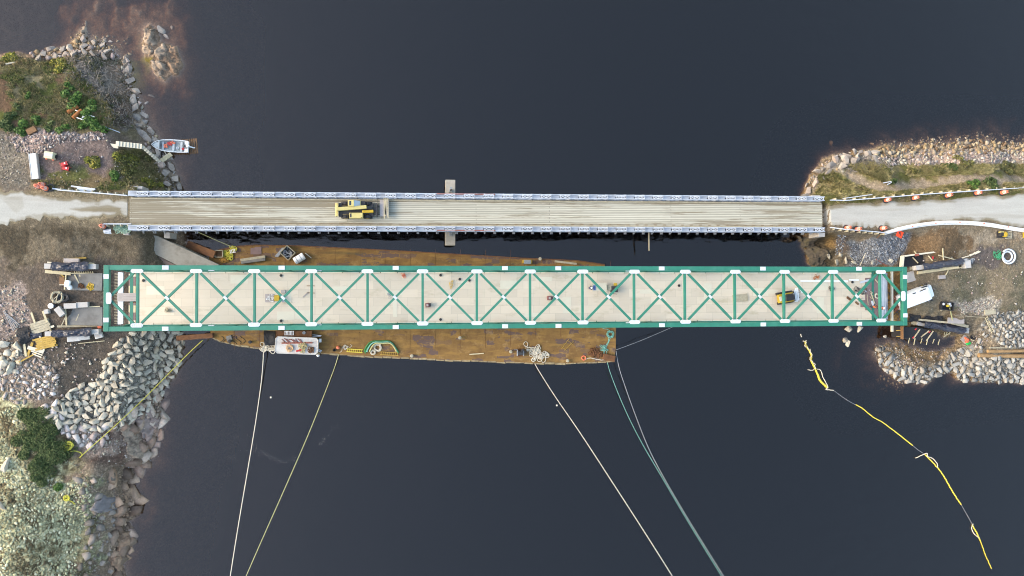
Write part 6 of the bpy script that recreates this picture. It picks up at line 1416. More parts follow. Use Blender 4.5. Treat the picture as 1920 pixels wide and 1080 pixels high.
solo("white_hose", MB().coil(T(1644, 555), .38, .25, 2, .06), M_ropew, "small white hose coil by the last strut", "hose")
solo("brown_tool", MB().heap(T(1558, 541), .6, .5, 8, .22, .06), M_dark, "dark tool heap left of the fourteenth strut", "tools")
# ------------------------------------------------------------------ workers on the deck
def person(px, py, label, vest, hat, face, pose=0):
    r = thing("person", label, "person", T(px, py, .02), face)
    J = [(0, 0, .95), (0, .0, 1.2), (.02, 0, 1.42), (.04, 0, 1.52), (.06, 0, 1.64), (-.0, .1, .9), (.06 + .1 * pose, .11, .5), (-.04, .11, .08), (.1, .12, .05), (0, -.1, .9), (-.02, -.11, .5), (-.08, -.11, .08), (.06, -.12, .05),
         (.02, .2, 1.4), (.1, .27, 1.14), (.34, .2, 1.05), (.43, .18, 1.05), (.02, -.2, 1.4), (.12, -.27, 1.14), (.36, -.18, 1.1), (.45, -.16, 1.1)]
    E_ = [(0, 1), (1, 2), (2, 3), (3, 4), (0, 5), (5, 6), (6, 7), (7, 8), (0, 9), (9, 10), (10, 11), (11, 12), (2, 13), (13, 14), (14, 15), (15, 16), (2, 17), (17, 18), (18, 19), (19, 20)]
    Rr = [.15, .15, .15, .06, .1, .1, .08, .055, .05, .1, .08, .055, .05, .08, .055, .04, .035, .08, .055, .04, .035]
    me = bpy.data.meshes.new("body"); me.from_pydata(J, E_, []); o = bpy.data.objects.new("body", me); COL.objects.link(o); o.parent = r
    me.materials.append(mat("dark work trousers", (70, 72, 88), .85, .1, 4))
    sk_ = o.modifiers.new("skin", 'SKIN'); 
    for i, v_ in enumerate(me.skin_vertices[0].data): v_.radius = (Rr[i], Rr[i]); v_.use_root = (i == 0)
    o.modifiers.new("s", 'SUBSURF').levels = 1
    obj("vest", MB().lathe([(.19, .92), (.21, 1.1), (.225, 1.3), (.2, 1.43), (.1, 1.48)], n=12), vest, r, smooth=True)
    obj("face", MB().lathe([(.05, 1.54), (.1, 1.6), (.105, 1.68), (.09, 1.76)], (.05, 0, 0), 12), M_skin, r, smooth=True)
    obj("nose", MB().box((.165, 0, 1.66), (.04, .03, .05)), M_skin, r)
    obj("hard_hat", MB().lathe([(.17, 1.73), (.15, 1.76), (.135, 1.83), (.08, 1.88), (.02, 1.895)], (.05, 0, 0), 14), hat, r, smooth=True)
    for s in (1, -1):
        h = MB()
        for k in range(4): h.tube([(.46, s * .17 + (k - 1.5) * .02, 1.06), (.52, s * .17 + (k - 1.5) * .022, 1.05), (.55 - .004 * abs(k - 1), s * .17 + (k - 1.5) * .022, 1.02)], .009, 5)
        h.tube([(.44, s * .13, 1.06), (.48, s * .11, 1.06)], .01, 5); obj("hand", h, M_skin, r)
person(1104, 540, "worker in dark clothes and white hard hat by the pale work table", mat("navy jacket", (84, 88, 120), .85), M_white, 0.2)
person(1646, 578, "worker in an orange vest on the grating at the deck's right end", M_orange, M_white, 2.4)
person(1632, 575, "worker with orange vest and brown hat beside the last strut", mat("dull orange vest", (214, 120, 70), .8), M_rust, 1.0)

# ------------------------------------------------------------------ boulders and loose stones
def hull_rock(seed, flat=.72, n=15):
    r = random.Random(seed); bm = bmesh.new()
    for i in range(n):
        v = Vector((r.gauss(0, 1), r.gauss(0, 1), r.gauss(0, 1))).normalized() * r.uniform(.8, 1.12); v = Vector((v.x * 1.2, v.y * .88, v.z * flat))
        bm.verts.new(v)
    bmesh.ops.convex_hull(bm, input=bm.verts); 
    loose = [v for v in bm.verts if not v.link_faces]; bmesh.ops.delete(bm, geom=loose, context='VERTS')
    bmesh.ops.triangulate(bm, faces=bm.faces); bm.verts.index_update()
    V = np.array([v.co[:] for v in bm.verts]); F = np.array([[v.index for v in f.verts] for f in bm.faces]); bm.free()
    return V, F
ROCKS = [hull_rock(100 + i, random.choice((.6, .75, .85)), random.choice((9, 10, 12, 14))) for i in range(16)]
def rock_mesh(i, m):
    V, F = ROCKS[i]; me = bpy.data.meshes.new("boulder"); me.from_pydata(V.tolist(), [], F.tolist()); me.materials.append(m)
    return me
M_rgrey = rock_mat("pale granite", (210, 200, 180), (224, 214, 194), (196, 182, 160))
M_rpink = rock_mat("pinkish shore rock", (190, 174, 162), (166, 158, 150), (204, 190, 176))
M_rtan = rock_mat("tan wet shore rock", (176, 146, 104), (160, 128, 92), (190, 166, 126))
M_rneu = rock_mat("neutral grey stone", (172, 171, 166), (192, 188, 180), (160, 155, 146))
ME = {k: [rock_mesh(i, m) for i in range(16)] for k, m in (("g", M_rgrey), ("n", M_rneu), ("p", M_rpink), ("t", M_rtan))}
def rpts(poly, n, rg):
    xs = [p[0] for p in poly]; ys = [p[1] for p in poly]
    X = rg.uniform(min(xs), max(xs), n * 3); Y = rg.uniform(min(ys), max(ys), n * 3); k = inpoly(X, Y, poly); return X[k][:n], Y[k][:n]
def pack(poly, r_hi, r_lo, n, seed, power=2.2, gap=.86):
    """largest first, filling the polygon; -> x, y, z, r"""
    rg = np.random.default_rng(seed); px, py = rpts(poly, n, rg); x, y, z = Gn(px, py)
    r = np.sort(r_lo + (r_hi - r_lo) * rg.random(len(x)) ** power)[::-1]
    ax = []; A = np.zeros((len(x), 3)); c = 0; out = []
    for i in range(len(x)):
        if c and (np.hypot(A[:c, 0] - x[i], A[:c, 1] - y[i]) < (A[:c, 2] + r[i]) * gap).any(): continue
        A[c] = (x[i], y[i], r[i]); c += 1; out.append((x[i], y[i], z[i], r[i]))
    return out
def boulders(lst, kind, label, group, rnd, sink=.25, ontop=None):
    for (x, y, z, r) in lst:
        o = bpy.data.objects.new("boulder", rnd.choice(ME[kind])); COL.objects.link(o)
        o.location = (x, y, z + r * (.55 - sink)); o.scale = (r * rnd.uniform(.95, 1.2), r * rnd.uniform(.85, 1.05), r * rnd.uniform(.75, 1.05)); o.rotation_euler = (rnd.uniform(-.3, .3), rnd.uniform(-.3, .3), rnd.uniform(0, 6.28))
        tag(o, label, "boulder", group)
def stones(name, lst, cols, seed, label, sink=.2, flat=.8):
    rg = np.random.default_rng(seed); Vs = []; Fs = []; Cs = []; b = 0
    for (x, y, z, r) in lst:
        V, F = ROCKS[rg.integers(16)]; a = rg.random() * 6.28; ca, sa = math.cos(a), math.sin(a); s = rg.uniform(.8, 1.2, 3) * r
        W_ = V * s * [1, 1, flat]; W_ = np.stack([W_[:, 0] * ca - W_[:, 1] * sa + x, W_[:, 0] * sa + W_[:, 1] * ca + y, W_[:, 2] + z + r * (.5 - sink)], 1)
        c = np.array(alb(cols[rg.integers(len(cols))])) * rg.uniform(.8, 1.2)
        Vs.append(W_); Fs.append(F + b); Cs.append(np.tile([*c, 1], (len(V), 1))); b += len(V)
    return npmesh(name, np.concatenate(Vs), np.concatenate(Fs), M_stone, np.concatenate(Cs), "stuff", label)
GREY = [(206, 197, 178), (190, 181, 163), (218, 209, 190), (168, 158, 142), (198, 184, 160), (156, 149, 138)]
PINK = [(180, 160, 154), (196, 178, 170), (164, 150, 144), (208, 196, 188), (150, 138, 132)]
TAN = [(178, 156, 122), (162, 142, 114), (140, 116, 92), (196, 178, 148), (180, 166, 148)]
BLUEG = [(140, 146, 156), (160, 166, 176), (120, 124, 132), (184, 188, 194), (110, 110, 114)]
rnd = random.Random(5)
pk = pack(RIP_L, .66, .12, 16000, 11, 3.6, .66)
boulders(pk[:125], "g", "pale grey angular boulder in the riprap heap below the bridge's left end", "large boulders of the left riprap heap", rnd)
stones("riprap_stones", pk[125:], GREY, 3, "smaller pale grey stones packed between the left riprap boulders")
pa_ = pack(RIP_A, .66, .09, 14000, 12, 4.2, .68); pb_ = pack(RIP_B, .46, .09, 9000, 13, 3.4, .68)
boulders([q for q in pa_ if q[3] > .14][:70], "n", "pale grey boulder along the water at the lower right bank", "large boulders of the lower right shore", rnd)
boulders(pb_[:30], "n", "pale grey boulder in the heap around the wooden ladder", "large boulders of the ladder heap", rnd)
GREYN = [(178, 176, 170), (160, 158, 153), (194, 190, 181), (142, 138, 132), (172, 163, 150), (126, 125, 122)]
stones("riprap_stones", pa_[70:], GREYN, 4, "smaller grey stones along the water of the lower right bank"); stones("riprap_stones", pb_[30:], GREYN, 5, "smaller grey stones of the heap around the wooden ladder")
SH_A = [(1508, 372), (1512, 350), (1530, 318), (1554, 300), (1580, 286), (1640, 283), (1644, 300), (1590, 308), (1552, 328), (1528, 352), (1522, 376)]
ps_ = pack(SH_A, .85, .14, 4200, 14, 2.4, .78); k = 30
boulders(ps_[:22], "p", "pinkish grey boulder along the curved tip of the grassy point", "shore boulders of the grassy point", rnd); stones("shore_stones", ps_[22:], GREY + PINK + TAN[:2], 6, "mixed stones along the curved tip of the grassy point")
SH_B = [(1640, 281), (1700, 276), (1800, 268), (1830, 263), (1880, 268), (2000, 268), (2000, 284), (1800, 290), (1640, 296)]
ps_ = pack(SH_B, .5, .07, 7000, 15, 4.0, .8); stones("shore_stones", ps_, TAN, 7, "tan wet stones along the upper water's edge of the grassy point")
SH_C = [(1640, 294), (1800, 286), (2000, 282), (2000, 306), (1860, 308), (1720, 312), (1660, 308)]
stones("shore_stones", pack(SH_C, .36, .06, 7000, 16, 4.0, .8), PINK + GREY[:2], 8, "pinkish grey gravel stones above the tan water's edge")
boulders([tuple(G(a, b)) + (r,) for a, b, r in ((1557, 270, .55), (1634, 272, .45))], "t", "single brown boulder standing in the water off the grassy point", "boulders in the water off the grassy point", rnd)
UP = [(58, 100), (90, 92), (135, 84), (150, 72), (170, 76), (204, 88), (222, 104), (210, 112), (170, 100), (110, 108), (70, 112)]
pu = pack(UP, .6, .1, 3500, 17, 3.0, .8); boulders(pu[:16], "p", "pinkish boulder on the upper left shore above the grass", "boulders of the upper left shore", rnd); stones("shore_stones", pu[16:], PINK + TAN[:2], 9, "mixed stones of the upper left shore")
SD = [(236, 110), (246, 125), (248, 160), (258, 178), (270, 205), (276, 232), (292, 252), (304, 270), (322, 292), (330, 318), (338, 356), (316, 358), (300, 330), (286, 300), (272, 268), (256, 240), (250, 200), (240, 165), (228, 130)]
pd_ = pack(SD, .75, .1, 5000, 18, 2.8, .78); boulders(pd_[:26], "p", "pinkish tan boulder on the left shore by the boat", "boulders of the left shore by the boat", rnd); stones("shore_stones", pd_[26:], PINK + TAN[3:] + GREY[:2], 10, "mixed stones on the left shore by the boat")
boulders([tuple(G(a, b)) + (r,) for a, b, r in ((303, 57, .62), (312, 69, .4), (284, 181, .45), (275, 193, .3), (209, 78, .35), (322, 52, .28))], "p", "lone rounded boulder standing in the shallow water of the upper left", "lone boulders in the upper left shallows", rnd)
boulders([P(a, b, -.2)[:] + (r,) for a, b, r in ((1589, 617, .72), (1611, 617, .6), (1584, 637, .5), (1658, 631, .38), (1590, 644, .6))], "g", "pale boulder standing in the water just below the bridge's right part", "boulders in the water below the bridge", rnd)
boulders([tuple(G(a, b)) + (r,) for a, b, r in ((35, 650, .75), (8, 648, .9), (6, 682, .8), (18, 690, .7), (14, 872, .9), (6, 946, .7), (33, 662, .5))], "g", "grey boulder lying singly at the far left edge of the land", "single boulders at the left edge", rnd)
boulders([tuple(G(a, b)) + (r,) for a, b, r in ((1587, 487, .6), (1568, 491, .55), (1552, 480, .5), (1575, 478, .45), (1668, 489, .5), (1635, 492, .45), (1600, 492, .4))], "g", "boulder on the bank between the two bridges at the right", "boulders on the right bank between the bridges", rnd)
def scatter(name, polys, n, r_hi, r_lo, cols, seed, label, power=3.5):
    L_ = []
    rg = np.random.default_rng(seed)
    for poly, w in polys:
        px, py = rpts(poly, int(n * w), rg); x, y, z = Gn(px, py); r = r_lo + (r_hi - r_lo) * rg.random(len(x)) ** power
        L_ += list(zip(x, y, z, r))
    stones(name, L_, cols, seed, label, .15)
scatter("gravel", [([(15, 244), (70, 246), (200, 250), (196, 262), (110, 268), (70, 290), (30, 284)], 1.0)], 700, .28, .07, PINK, 21, "pink gravel along the edge of the left yard")
scatter("gravel", [([(0, 250), (40, 262), (70, 300), (62, 345), (0, 348)], .35), ([(60, 335), (330, 330), (330, 356), (60, 358)], .25), ([(215, 300), (245, 300), (240, 335), (210, 335)], .15), ([(60, 268), (220, 262), (225, 330), (70, 336)], .2)], 520, .16, .05, PINK + GREY, 22, "scattered gravel over the upper left yard")
scatter("gravel", [([(-10, 530), (40, 540), (60, 600), (50, 640), (-10, 650)], .5), ([(-10, 660), (80, 668), (112, 705), (100, 745), (20, 755), (-10, 740)], .6), ([(60, 640), (215, 640), (190, 740), (120, 760), (70, 690)], .35), ([(150, 810), (300, 740), (300, 860), (240, 880), (170, 850)], .4)], 620, .26, .06, PINK + GREY, 23, "pale rubble scattered over the left bank below the road")
scatter("gravel", [([(1590, 460), (1650, 448), (1700, 440), (1702, 456), (1680, 490), (1600, 504)], 1.0), ([(1570, 440), (1585, 442), (1578, 478), (1565, 478)], .12)], 1500, .2, .06, BLUEG, 24, "blue grey crushed gravel heaped on the right bank above the bridge")
scatter("gravel", [([(1700, 478), (1920, 450), (1920, 600), (1700, 600)], .4), ([(1790, 568), (1868, 563), (1866, 588), (1800, 592)], .5), ([(1690, 645), (1800, 660), (1840, 610), (1860, 640), (1760, 690), (1680, 690)], .5), ([(1640, 645), (1690, 655), (1730, 700), (1660, 690)], .6)], 700, .22, .05, GREY + PINK, 25, "pale gravel scattered over the right yard")
scatter("gravel", [([(1640, 262), (1720, 258), (1840, 248), (1990, 255), (1990, 275), (1640, 282)], 1.0), ([(1640, 700), (1700, 715), (1690, 740), (1640, 730)], .2), ([(130, 60), (240, 70), (250, 105), (130, 95)], .2)], 420, .3, .08, TAN, 26, "brown stones on the river bed close to the shore", 2)
SW = [(205, 890), (236, 880), (258, 905), (262, 950), (246, 985), (248, 1010), (244, 1035), (232, 1060), (236, 1085), (205, 1085), (214, 1040), (210, 1000), (222, 960)]
stones("shore_stones", pack(SW, 1.3, .12, 9000, 51, 2.4, .52), [(196, 164, 138), (176, 144, 120), (156, 134, 116), (206, 176, 150), (138, 116, 100)], 51, "broken pinkish brown slabs along the lower left waterline", .42, .35)
SWI = [(140, 900), (205, 885), (222, 950), (208, 1000), (205, 1085), (140, 1085), (165, 1000)]
stones("bank_stones", pack(SWI, .8, .1, 3500, 52, 3.0, .9), [(160, 150, 140), (142, 134, 126), (172, 158, 146), (126, 116, 106)], 52, "flat grey rocks sunk in the lower left bank", .5, .4)
PKR = [(78, 762), (98, 752), (130, 800), (200, 802), (205, 830), (160, 842), (110, 806)]
stones("bank_stones", pack(PKR, .75, .1, 1600, 53, 2.4, .8), [(222, 208, 202), (206, 192, 186), (190, 174, 168), (232, 222, 216)], 53, "pale pinkish white rocks below the left riprap heap", .35, .6)
stones("bank_stones", pack([(0, 690), (70, 672), (112, 700), (100, 742), (30, 758), (0, 745)], .42, .06, 3000, 54, 4.0, .95), [(214, 202, 196), (186, 172, 164), (160, 148, 140), (228, 218, 212)], 54, "pale rubble at the left edge above the lichen", .35, .6)
stones("bank_stones", pack([(0, 640), (30, 645), (44, 668), (30, 700), (0, 705)], .62, .08, 2600, 55, 3.0, .8), GREY, 55, "grey stones beside the loose pallet pile", .3, .7)
stones("shore_stones", pack([(205, 800), (300, 735), (312, 735), (304, 800), (290, 850), (262, 880), (240, 872), (280, 810)], 1.1, .1, 6000, 56, 2.8, .56), [(204, 178, 158), (184, 156, 138), (164, 138, 120), (214, 194, 176)], 56, "broken pink rock along the water below the left riprap", .42, .35)
# bedrock ledges
def ledge(poly, h, m, label, seed):
    """bare rock patch: its own fine relief with joints and broken edges, standing proud of the ground"""
    x, y, z = Gn(np.array([p[0] for p in poly], float), np.array([p[1] for p in poly], float)); xy = list(zip(x, y))
    X, Y = np.meshgrid(np.arange(x.min() - .4, x.max() + .4, .13), np.arange(y.min() - .4, y.max() + .4, .13)); sh = X.shape; X = X.ravel(); Y = Y.ravel()
    sd_ = sdist(X + (fbm(X * 1.3, Y * 1.3, seed, 4) - .5) * 1.3, Y + (fbm(X * 1.3, Y * 1.3, seed + 5, 4) - .5) * 1.3, xy)
    B = np.maximum(hfun(X, Y), -.15)
    jt = np.minimum(np.abs(fbm(X * .55 + .3 * Y, Y * .22, seed + 9, 3) - .5), np.abs(fbm(X * .3, Y * .7 - .2 * X, seed + 19, 3) - .5))
    st_ = np.floor(fbm(X * .45, Y * .45, seed + 29, 3) * 7) / 7
    Zt = B + (h * .8 * (.25 + 1.5 * st_) + .18 * (fbm(X * 1.8, Y * 1.8, seed + 39, 4) - .5)) * sstep(-.05, .3, sd_) - .28 * (1 - sstep(.0, .026, jt)) - .5 * (1 - sstep(-.2, .02, sd_))
    i_ = np.arange(len(X)).reshape(sh); F = np.stack([i_[:-1, :-1], i_[:-1, 1:], i_[1:, 1:], i_[1:, :-1]], -1).reshape(-1, 4); F = F[sd_[F].max(1) > -.15]
    us = np.unique(F); mp = np.zeros(len(X), int); mp[us] = np.arange(len(us)); V = np.stack([X, Y, Zt], 1)[us]; c = np.array([V[:, 0].mean(), V[:, 1].mean(), V[:, 2].min()])
    o = npmesh("bedrock_ledge", V - c, mp[F], m); o.location = c
    return tag(o, label, "rock", "bedrock ledges along the water")
M_bed = mat("bedrock", (176, 156, 136), .9, .3, 1.8, dirt=(92, 80, 70), damt=.9, bump=.08)
M_bedb = mat("brown bedrock", (168, 138, 112), .9, .3, 1.8, dirt=(90, 72, 60), damt=.9, bump=.08)
for k, (poly, h, m, lab) in enumerate((([(266, 60), (276, 50), (290, 58), (294, 72), (286, 84), (272, 80)], .5, M_bed, "upper block of the cracked rock islet"), ([(265, 84), (286, 86), (290, 104), (278, 110), (268, 100)], .4, M_bed, "left block of the cracked rock islet"), ([(288, 86), (312, 84), (316, 104), (300, 112), (292, 104)], .45, M_bed, "middle block of the cracked rock islet"),
        ([(315, 86), (333, 88), (338, 110), (322, 114)], .4, M_bedb, "right block of the cracked rock islet"), ([(282, 112), (300, 114), (314, 120), (306, 148), (290, 138)], .5, M_bed, "lower block of the cracked rock islet"), ([(317, 118), (338, 114), (338, 122), (330, 138), (319, 136)], .4, M_bedb, "lower right block of the cracked rock islet"),
        ([(152, 82), (150, 60), (158, 42), (163, 42), (162, 60), (160, 82)], .4, M_bed, "narrow rock tongue running into the upper left water"), ([(228, 104), (240, 102), (248, 125), (240, 148), (226, 140)], .5, M_bed, "long shore ledge left of the rock islet"), ([(250, 215), (268, 212), (278, 235), (270, 242), (254, 238)], .5, M_bed, "shore ledge above the boat"),
        ([(297, 318), (318, 312), (330, 330), (318, 345), (300, 335)], .5, M_bed, "flat shore ledge below the lowest boardwalk"), ([(312, 692), (322, 690), (320, 712), (312, 718)], .4, M_bedb, "red brown ledge at the foot of the left riprap"), ([(222, 800), (246, 790), (275, 855), (262, 868), (236, 840)], .5, M_bed, "long slanting bedrock slab below the left riprap"),
        ([(252, 790), (286, 760), (300, 790), (284, 830), (266, 822)], .6, mat("pink bedrock", (168, 148, 138), .9, .2, 1.2, dirt=(120, 100, 92), damt=.8, bump=.05), "broad pink bedrock hump below the left riprap"), ([(228, 922), (250, 908), (258, 945), (240, 955)], .5, M_bedb, "brown bedrock block at the lower left water edge, upper"), ([(240, 958), (262, 950), (254, 972), (238, 974)], .4, M_bedb, "tan bedrock block at the lower left water edge, second"),
        ([(214, 1000), (246, 988), (246, 1030), (224, 1040)], .5, M_bedb, "brown bedrock block at the lower left water edge, third"), ([(205, 1042), (236, 1040), (232, 1075), (212, 1070)], .5, M_bedb, "brown bedrock block at the lower left water edge, lowest"), ([(160, 955), (188, 930), (226, 928), (224, 955), (190, 962)], .35, mat("grey bedrock", (134, 128, 128), .92, .2, 1.4, dirt=(100, 92, 90), damt=.7, bump=.05), "grey bedrock hump inland of the lower left shore"),
        ([(1512, 438), (1542, 440), (1552, 468), (1548, 500), (1518, 500), (1510, 468)], .8, mat("dark rock face", (92, 84, 74), .95, .25, 1.5, dirt=(120, 110, 78), damt=.5, bump=.06), "dark mossy rock face between the bridges at the right"))):
    ledge(poly, h, m, lab, k)

# ------------------------------------------------------------------ grass, shrubs
def tufts(name, polys, n, cols, seed, label, hgt=.5, mask=None):
    rg = np.random.default_rng(seed); Vs = []; Cs = []
    for poly, w in polys:
        px, py = rpts(poly, int(n * w), rg)
        x, y, z = Gn(px, py)
        keep = fbm(x * .5, y * .5, seed, 3) > .40 + .12 * rg.random(len(x)); x, y, z = x[keep], y[keep], z[keep]
        B = 9; N = len(x)
        a = rg.random((N, B)) * 6.28; ln = hgt * rg.uniform(.5, 1.2, (N, B)); w_ = rg.uniform(.03, .07, (N, B)); lean = rg.uniform(.3, .9, (N, B)) * ln
        bx = x[:, None] + rg.normal(0, .12, (N, B)); by = y[:, None] + rg.normal(0, .12, (N, B)); bz = np.repeat(z[:, None], B, 1)
        v0 = np.stack([bx - np.sin(a) * w_, by + np.cos(a) * w_, bz - .03], -1); v1 = np.stack([bx + np.sin(a) * w_, by - np.cos(a) * w_, bz - .03], -1)
        v2 = np.stack([bx + np.cos(a) * lean, by + np.sin(a) * lean, bz + ln * .8], -1)
        Vs.append(np.stack([v0, v1, v2], 2).reshape(-1, 3))
        C = np.array([alb(c) for c in cols]); g_ = (fbm(x * .35, y * .35, seed + 3, 3) * 1.6 - .3).clip(0, .999)
        ci = ((g_ + rg.normal(0, .15, N)).clip(0, .999) * len(C)).astype(int); cc = C[ci][:, None, :] * rg.uniform(.75, 1.25, (N, B, 1))
        Cs.append(np.repeat(cc[:, :, None, :], 3, 2).reshape(-1, 3))
    V = np.concatenate(Vs); Cc = np.concatenate(Cs)
    return npmesh(name, V, np.arange(len(V)).reshape(-1, 3), M_blade, np.concatenate([Cc, np.ones((len(Cc), 1))], 1), "stuff", label)
OLV = [(146, 144, 92), (176, 168, 118), (190, 178, 132), (164, 154, 108), (128, 130, 84)]
tufts("grass", [([(1528, 372), (1534, 330), (1560, 322), (1600, 345), (1650, 364), (1720, 356), (1810, 345), (1990, 345), (1990, 350), (1800, 360), (1640, 372), (1560, 378)], 1.0), ([(1590, 312), (1650, 305), (1672, 325), (1662, 342), (1620, 325)], .35), ([(1690, 312), (1990, 308), (1990, 328), (1800, 325), (1700, 330)], .5)], 6500, OLV, 41, "dry olive grass along the road on the right point", .6)
tufts("grass", [([(0, 105), (60, 112), (130, 118), (180, 170), (215, 215), (210, 245), (0, 250)], 1.0), ([(215, 285), (290, 290), (325, 345), (240, 346)], .3), ([(60, 338), (310, 345), (310, 356), (90, 354)], .12)], 3600, [(118, 126, 72), (152, 144, 98), (176, 164, 122), (146, 132, 98), (112, 124, 70)], 42, "mixed dry and green grass on the upper left bank", .5)
tufts("heath", [([(0, 770), (45, 750), (110, 840), (172, 900), (200, 960), (180, 1080), (0, 1080)], 1.0)], 1300, [(208, 206, 170), (180, 176, 140), (136, 128, 96), (220, 218, 186)], 43, "low pale lichen and heath covering the lower left bank", .22)
LICH = [(0, 772), (45, 752), (62, 790), (40, 850), (110, 905), (165, 905), (172, 960), (150, 1000), (140, 1085), (0, 1085)]
lc = pack(LICH, .34, .05, 26000, 61, 2.6, .72); nz_ = fbm(np.array([q[0] for q in lc]) * .22, np.array([q[1] for q in lc]) * .22, 62, 4)
stones("lichen", [q for q, v_ in zip(lc, nz_) if v_ > .42], [(206, 206, 170), (190, 190, 152), (172, 170, 134), (220, 218, 186), (184, 186, 148)], 61, "pale green lichen cushions covering the lower left bank", .5, .17)
stones("heath_mat", [q for q, v_ in zip(lc, nz_) if v_ <= .42], [(138, 130, 98), (118, 108, 80), (156, 148, 116), (98, 86, 64), (170, 164, 130)], 62, "dark low heath between the lichen cushions", .5, .17)
tufts("grass", [([(128, 100), (225, 108), (250, 172), (252, 240), (205, 235), (170, 165), (130, 140)], 1.0)], 900, [(140, 132, 110), (120, 112, 88), (156, 148, 124), (108, 112, 76)], 45, "sparse grey brown grass among the dead brushwood", .4)
def twigs(name, polys, n, cols, seed, label):
    rg = np.random.default_rng(seed); g = MB()
    for poly, w in polys:
        px, py = rpts(poly, int(n * w), rg); x, y, z = Gn(px, py)
        for a, b, c in zip(x, y, z):
            t_ = rg.random() * 6.28; l = rg.uniform(.3, .9); e = .25 + rg.random() * .3
            g.bar((a, b, c + .05), (a + l * math.cos(t_), b + l * math.sin(t_), c + e), .05, .04)
    o = obj(name, g, mat("grey dead twigs", (150, 142, 134), .9, .2, 3)); o["kind"] = "stuff"; o["label"] = label
twigs("dead_twigs", [([(128, 95), (225, 105), (252, 170), (255, 240), (205, 235), (170, 165), (130, 140)], 1.0), ([(1570, 300), (1660, 300), (1670, 320), (1590, 322)], .4)], 420, None, 44, "grey dead brushwood among the stones")
def shrub(px, py, rpx, h, cols, label, group, ls=.16, dens=1.0, name="shrub"):
    c = G(px, py); R = rpx / 12.0; rg = np.random.default_rng(int(px * 7 + py))
    t = thing(name, label, "shrub", c, 0, group)
    N = int(min(3600, max(70, 330 * R * R * dens)))
    # several overlapping mounds make an uneven outline
    K = max(3, int(R * 4)); mc = np.stack([rg.normal(0, R * .42, K), rg.normal(0, R * .42, K)], 1); mr = R * rg.uniform(.35, .62, K)
    k = rg.integers(0, K, N); a = rg.random(N) * 6.28; rad = np.sqrt(rg.random(N)) * mr[k]
    x = mc[k, 0] + rad * np.cos(a); y = mc[k, 1] + rad * np.sin(a); top = h * (mr[k] / (R * .6)) * np.sqrt(np.clip(1 - (rad / mr[k]) ** 2, .05, 1)); z = top * rg.uniform(.45, 1.05, N)
    z = z + hfun(x + c.x, y + c.y) - c.z
    n1 = rg.normal(0, .5, (N, 3)); n1[:, 2] += 1; n1 /= np.linalg.norm(n1, axis=1)[:, None]
    u = np.cross(n1, rg.normal(0, 1, (N, 3))); u /= np.linalg.norm(u, axis=1)[:, None]; v = np.cross(n1, u); s = ls * rg.uniform(.6, 1.4, N)[:, None]
    p = np.stack([x, y, z], 1); V = np.stack([p - u * s * 1.3, p - v * s * .6, p + u * s * 1.3, p + v * s * .6], 1).reshape(-1, 3)
    C = np.array([alb(q) for q in cols]); cl = (k * .37 % 1.0 * .5 + rg.random(N) * .6).clip(0, .999); cc = C[(cl * len(C)).astype(int)] * rg.uniform(.75, 1.25, (N, 1))
    cc = np.repeat(cc, 4, 0); npmesh("foliage", V, np.arange(4 * N).reshape(-1, 4), M_leaf, np.concatenate([cc, np.ones((4 * N, 1))], 1), parent=t)
    g = MB()
    for q in range(min(7, K + 2)):
        m_ = mc[q % K]; zz = float(hfun(m_[0] + c.x, m_[1] + c.y)) - c.z
        g.tube([(m_[0] * .4, m_[1] * .4, min(0, zz) - .1), (m_[0] * .8, m_[1] * .8, zz + h * .35), (m_[0] * 1.1, m_[1] * 1.1, zz + h * .7)], .035, 4, r2=.012)
    obj("stems", g, M_bark, t)
    return t
GRN = [(78, 112, 50), (98, 132, 60), (62, 92, 42), (116, 142, 76)]; DKG = [(74, 92, 50), (64, 82, 44), (92, 108, 62), (106, 116, 72)]; YLG = [(150, 148, 60), (112, 116, 56), (170, 160, 72), (88, 92, 48)]; OLG = [(112, 112, 62), (132, 128, 76), (92, 92, 56), (104, 98, 70)]
GS = "shrubs on the upper left bank"
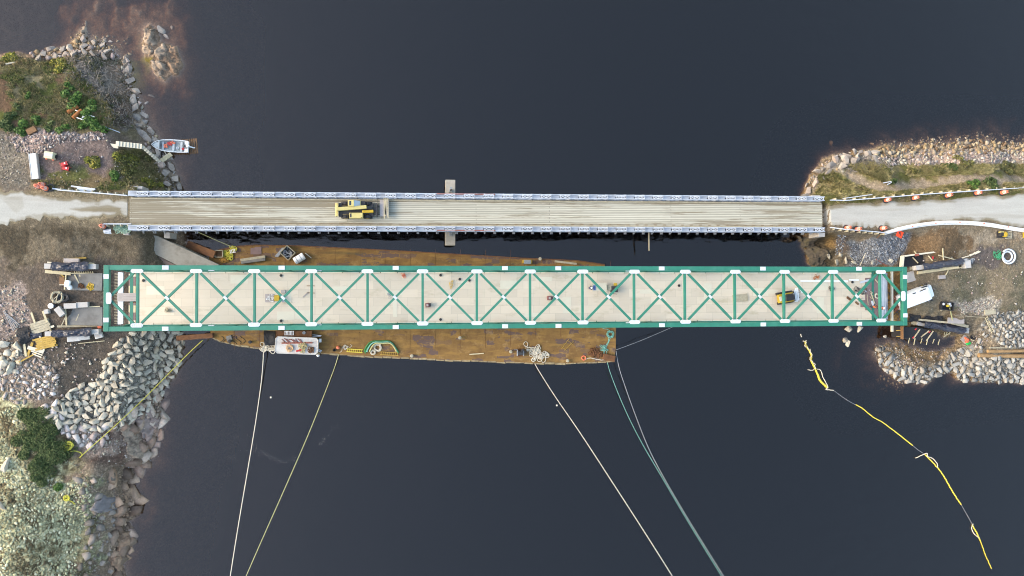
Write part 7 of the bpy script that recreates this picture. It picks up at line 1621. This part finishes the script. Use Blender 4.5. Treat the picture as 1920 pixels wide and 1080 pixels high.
for a in ((130, 170, 12, 1.0, GRN, "green shrub at the upper tip of the bright bush row"), (146, 190, 15, 1.2, GRN, "bright green shrub above the upper rusty pipe"), (166, 206, 14, 1.2, GRN, "bright green shrub right of the rusty pipes"), (172, 232, 15, 1.2, GRN, "bright green shrub below the white tubular frame"), (186, 242, 11, 1.0, GRN, "green shrub at the lower end of the bright bush row"),
          (8, 232, 16, 1.0, DKG, "dark green shrub at the left picture edge above the gravel"), (34, 240, 14, .9, GRN, "green shrub left of the tilted brown box"), (55, 182, 7, .7, GRN, "small round green shrub alone in the dry grass"), (33, 206, 9, .8, DKG, "dark small shrub above the left gravel heap"), (120, 241, 10, .8, GRN, "green shrub at the gravel edge right of the brown box"), (92, 240, 9, .7, DKG, "dark low shrub just right of the brown box"), (68, 225, 9, .8, GRN, "green shrub above the tilted brown box"),
          (110, 122, 16, .8, YLG, "yellowish shrub on the upper left bank near the shore"), (14, 106, 14, .6, YLG, "yellowish low shrub at the upper left water edge"), (174, 302, 13, .7, YLG, "round yellow green shrub alone on the gravel yard"),
          (234, 298, 15, 1.0, YLG, "yellow leaved shrub directly below the upper boardwalk"), (254, 306, 15, 1.0, OLG + YLG[:2], "olive and yellow shrub left of the middle boardwalk"), (248, 328, 14, .8, OLG, "olive shrub between boardwalk and panel bridge"), (284, 342, 12, .8, YLG, "yellow shrub at the panel bridge near the shore"), (218, 328, 11, .6, GRN, "small green shrub at the yard's right edge")):
    shrub(*a, GS)
GD = "dark shrubs on the lower left bank"
for a in ((52, 782, 22, 1.2, DKG, "uppermost dark shrub of the lower left thicket"), (78, 812, 28, 1.4, DKG, "large dark shrub left of the yellow rope coil"), (92, 846, 28, 1.4, DKG, "large dark shrub just below the yellow rope coil"), (50, 836, 22, 1.2, DKG, "dark shrub at the left of the lower left thicket"), (80, 884, 22, 1.1, DKG, "lowest dark shrub of the lower left thicket"), (112, 914, 11, .8, GRN, "small brighter shrub above the small yellow rope coil")):
    shrub(*a[:3], a[3] * .55, *a[4:], GD, .1, 2.4)
GR_ = "shrubs on the grassy point"
for a in ((1826, 344, 13, 1.0, GRN, "bright green shrub at the guardrail of the grassy point"), (1850, 344, 15, 1.0, DKG, "darker olive shrub right of the bright green shrub"), (1668, 338, 9, .9, DKG, "small dark shrub in the middle of the grassy point"), (1650, 316, 16, .8, OLG, "olive shrub by the stones of the grassy point"), (1622, 306, 15, .7, [(110, 106, 98), (126, 120, 108), (96, 94, 82)], "grey leafless looking shrub by the tip's stones"), (1712, 318, 10, .8, OLG, "olive shrub left in the row above the bare path"), (1760, 318, 12, .9, OLG, "second olive shrub in the row above the bare path"), (1780, 314, 12, .9, DKG, "dark shrub in the row above the bare path"), (1810, 308, 12, .9, OLG, "olive shrub near the pink gravel above the bare path"), (1892, 318, 15, .9, OLG, "wide olive shrub at the right end above the bare path")):
    shrub(*a, GR_)
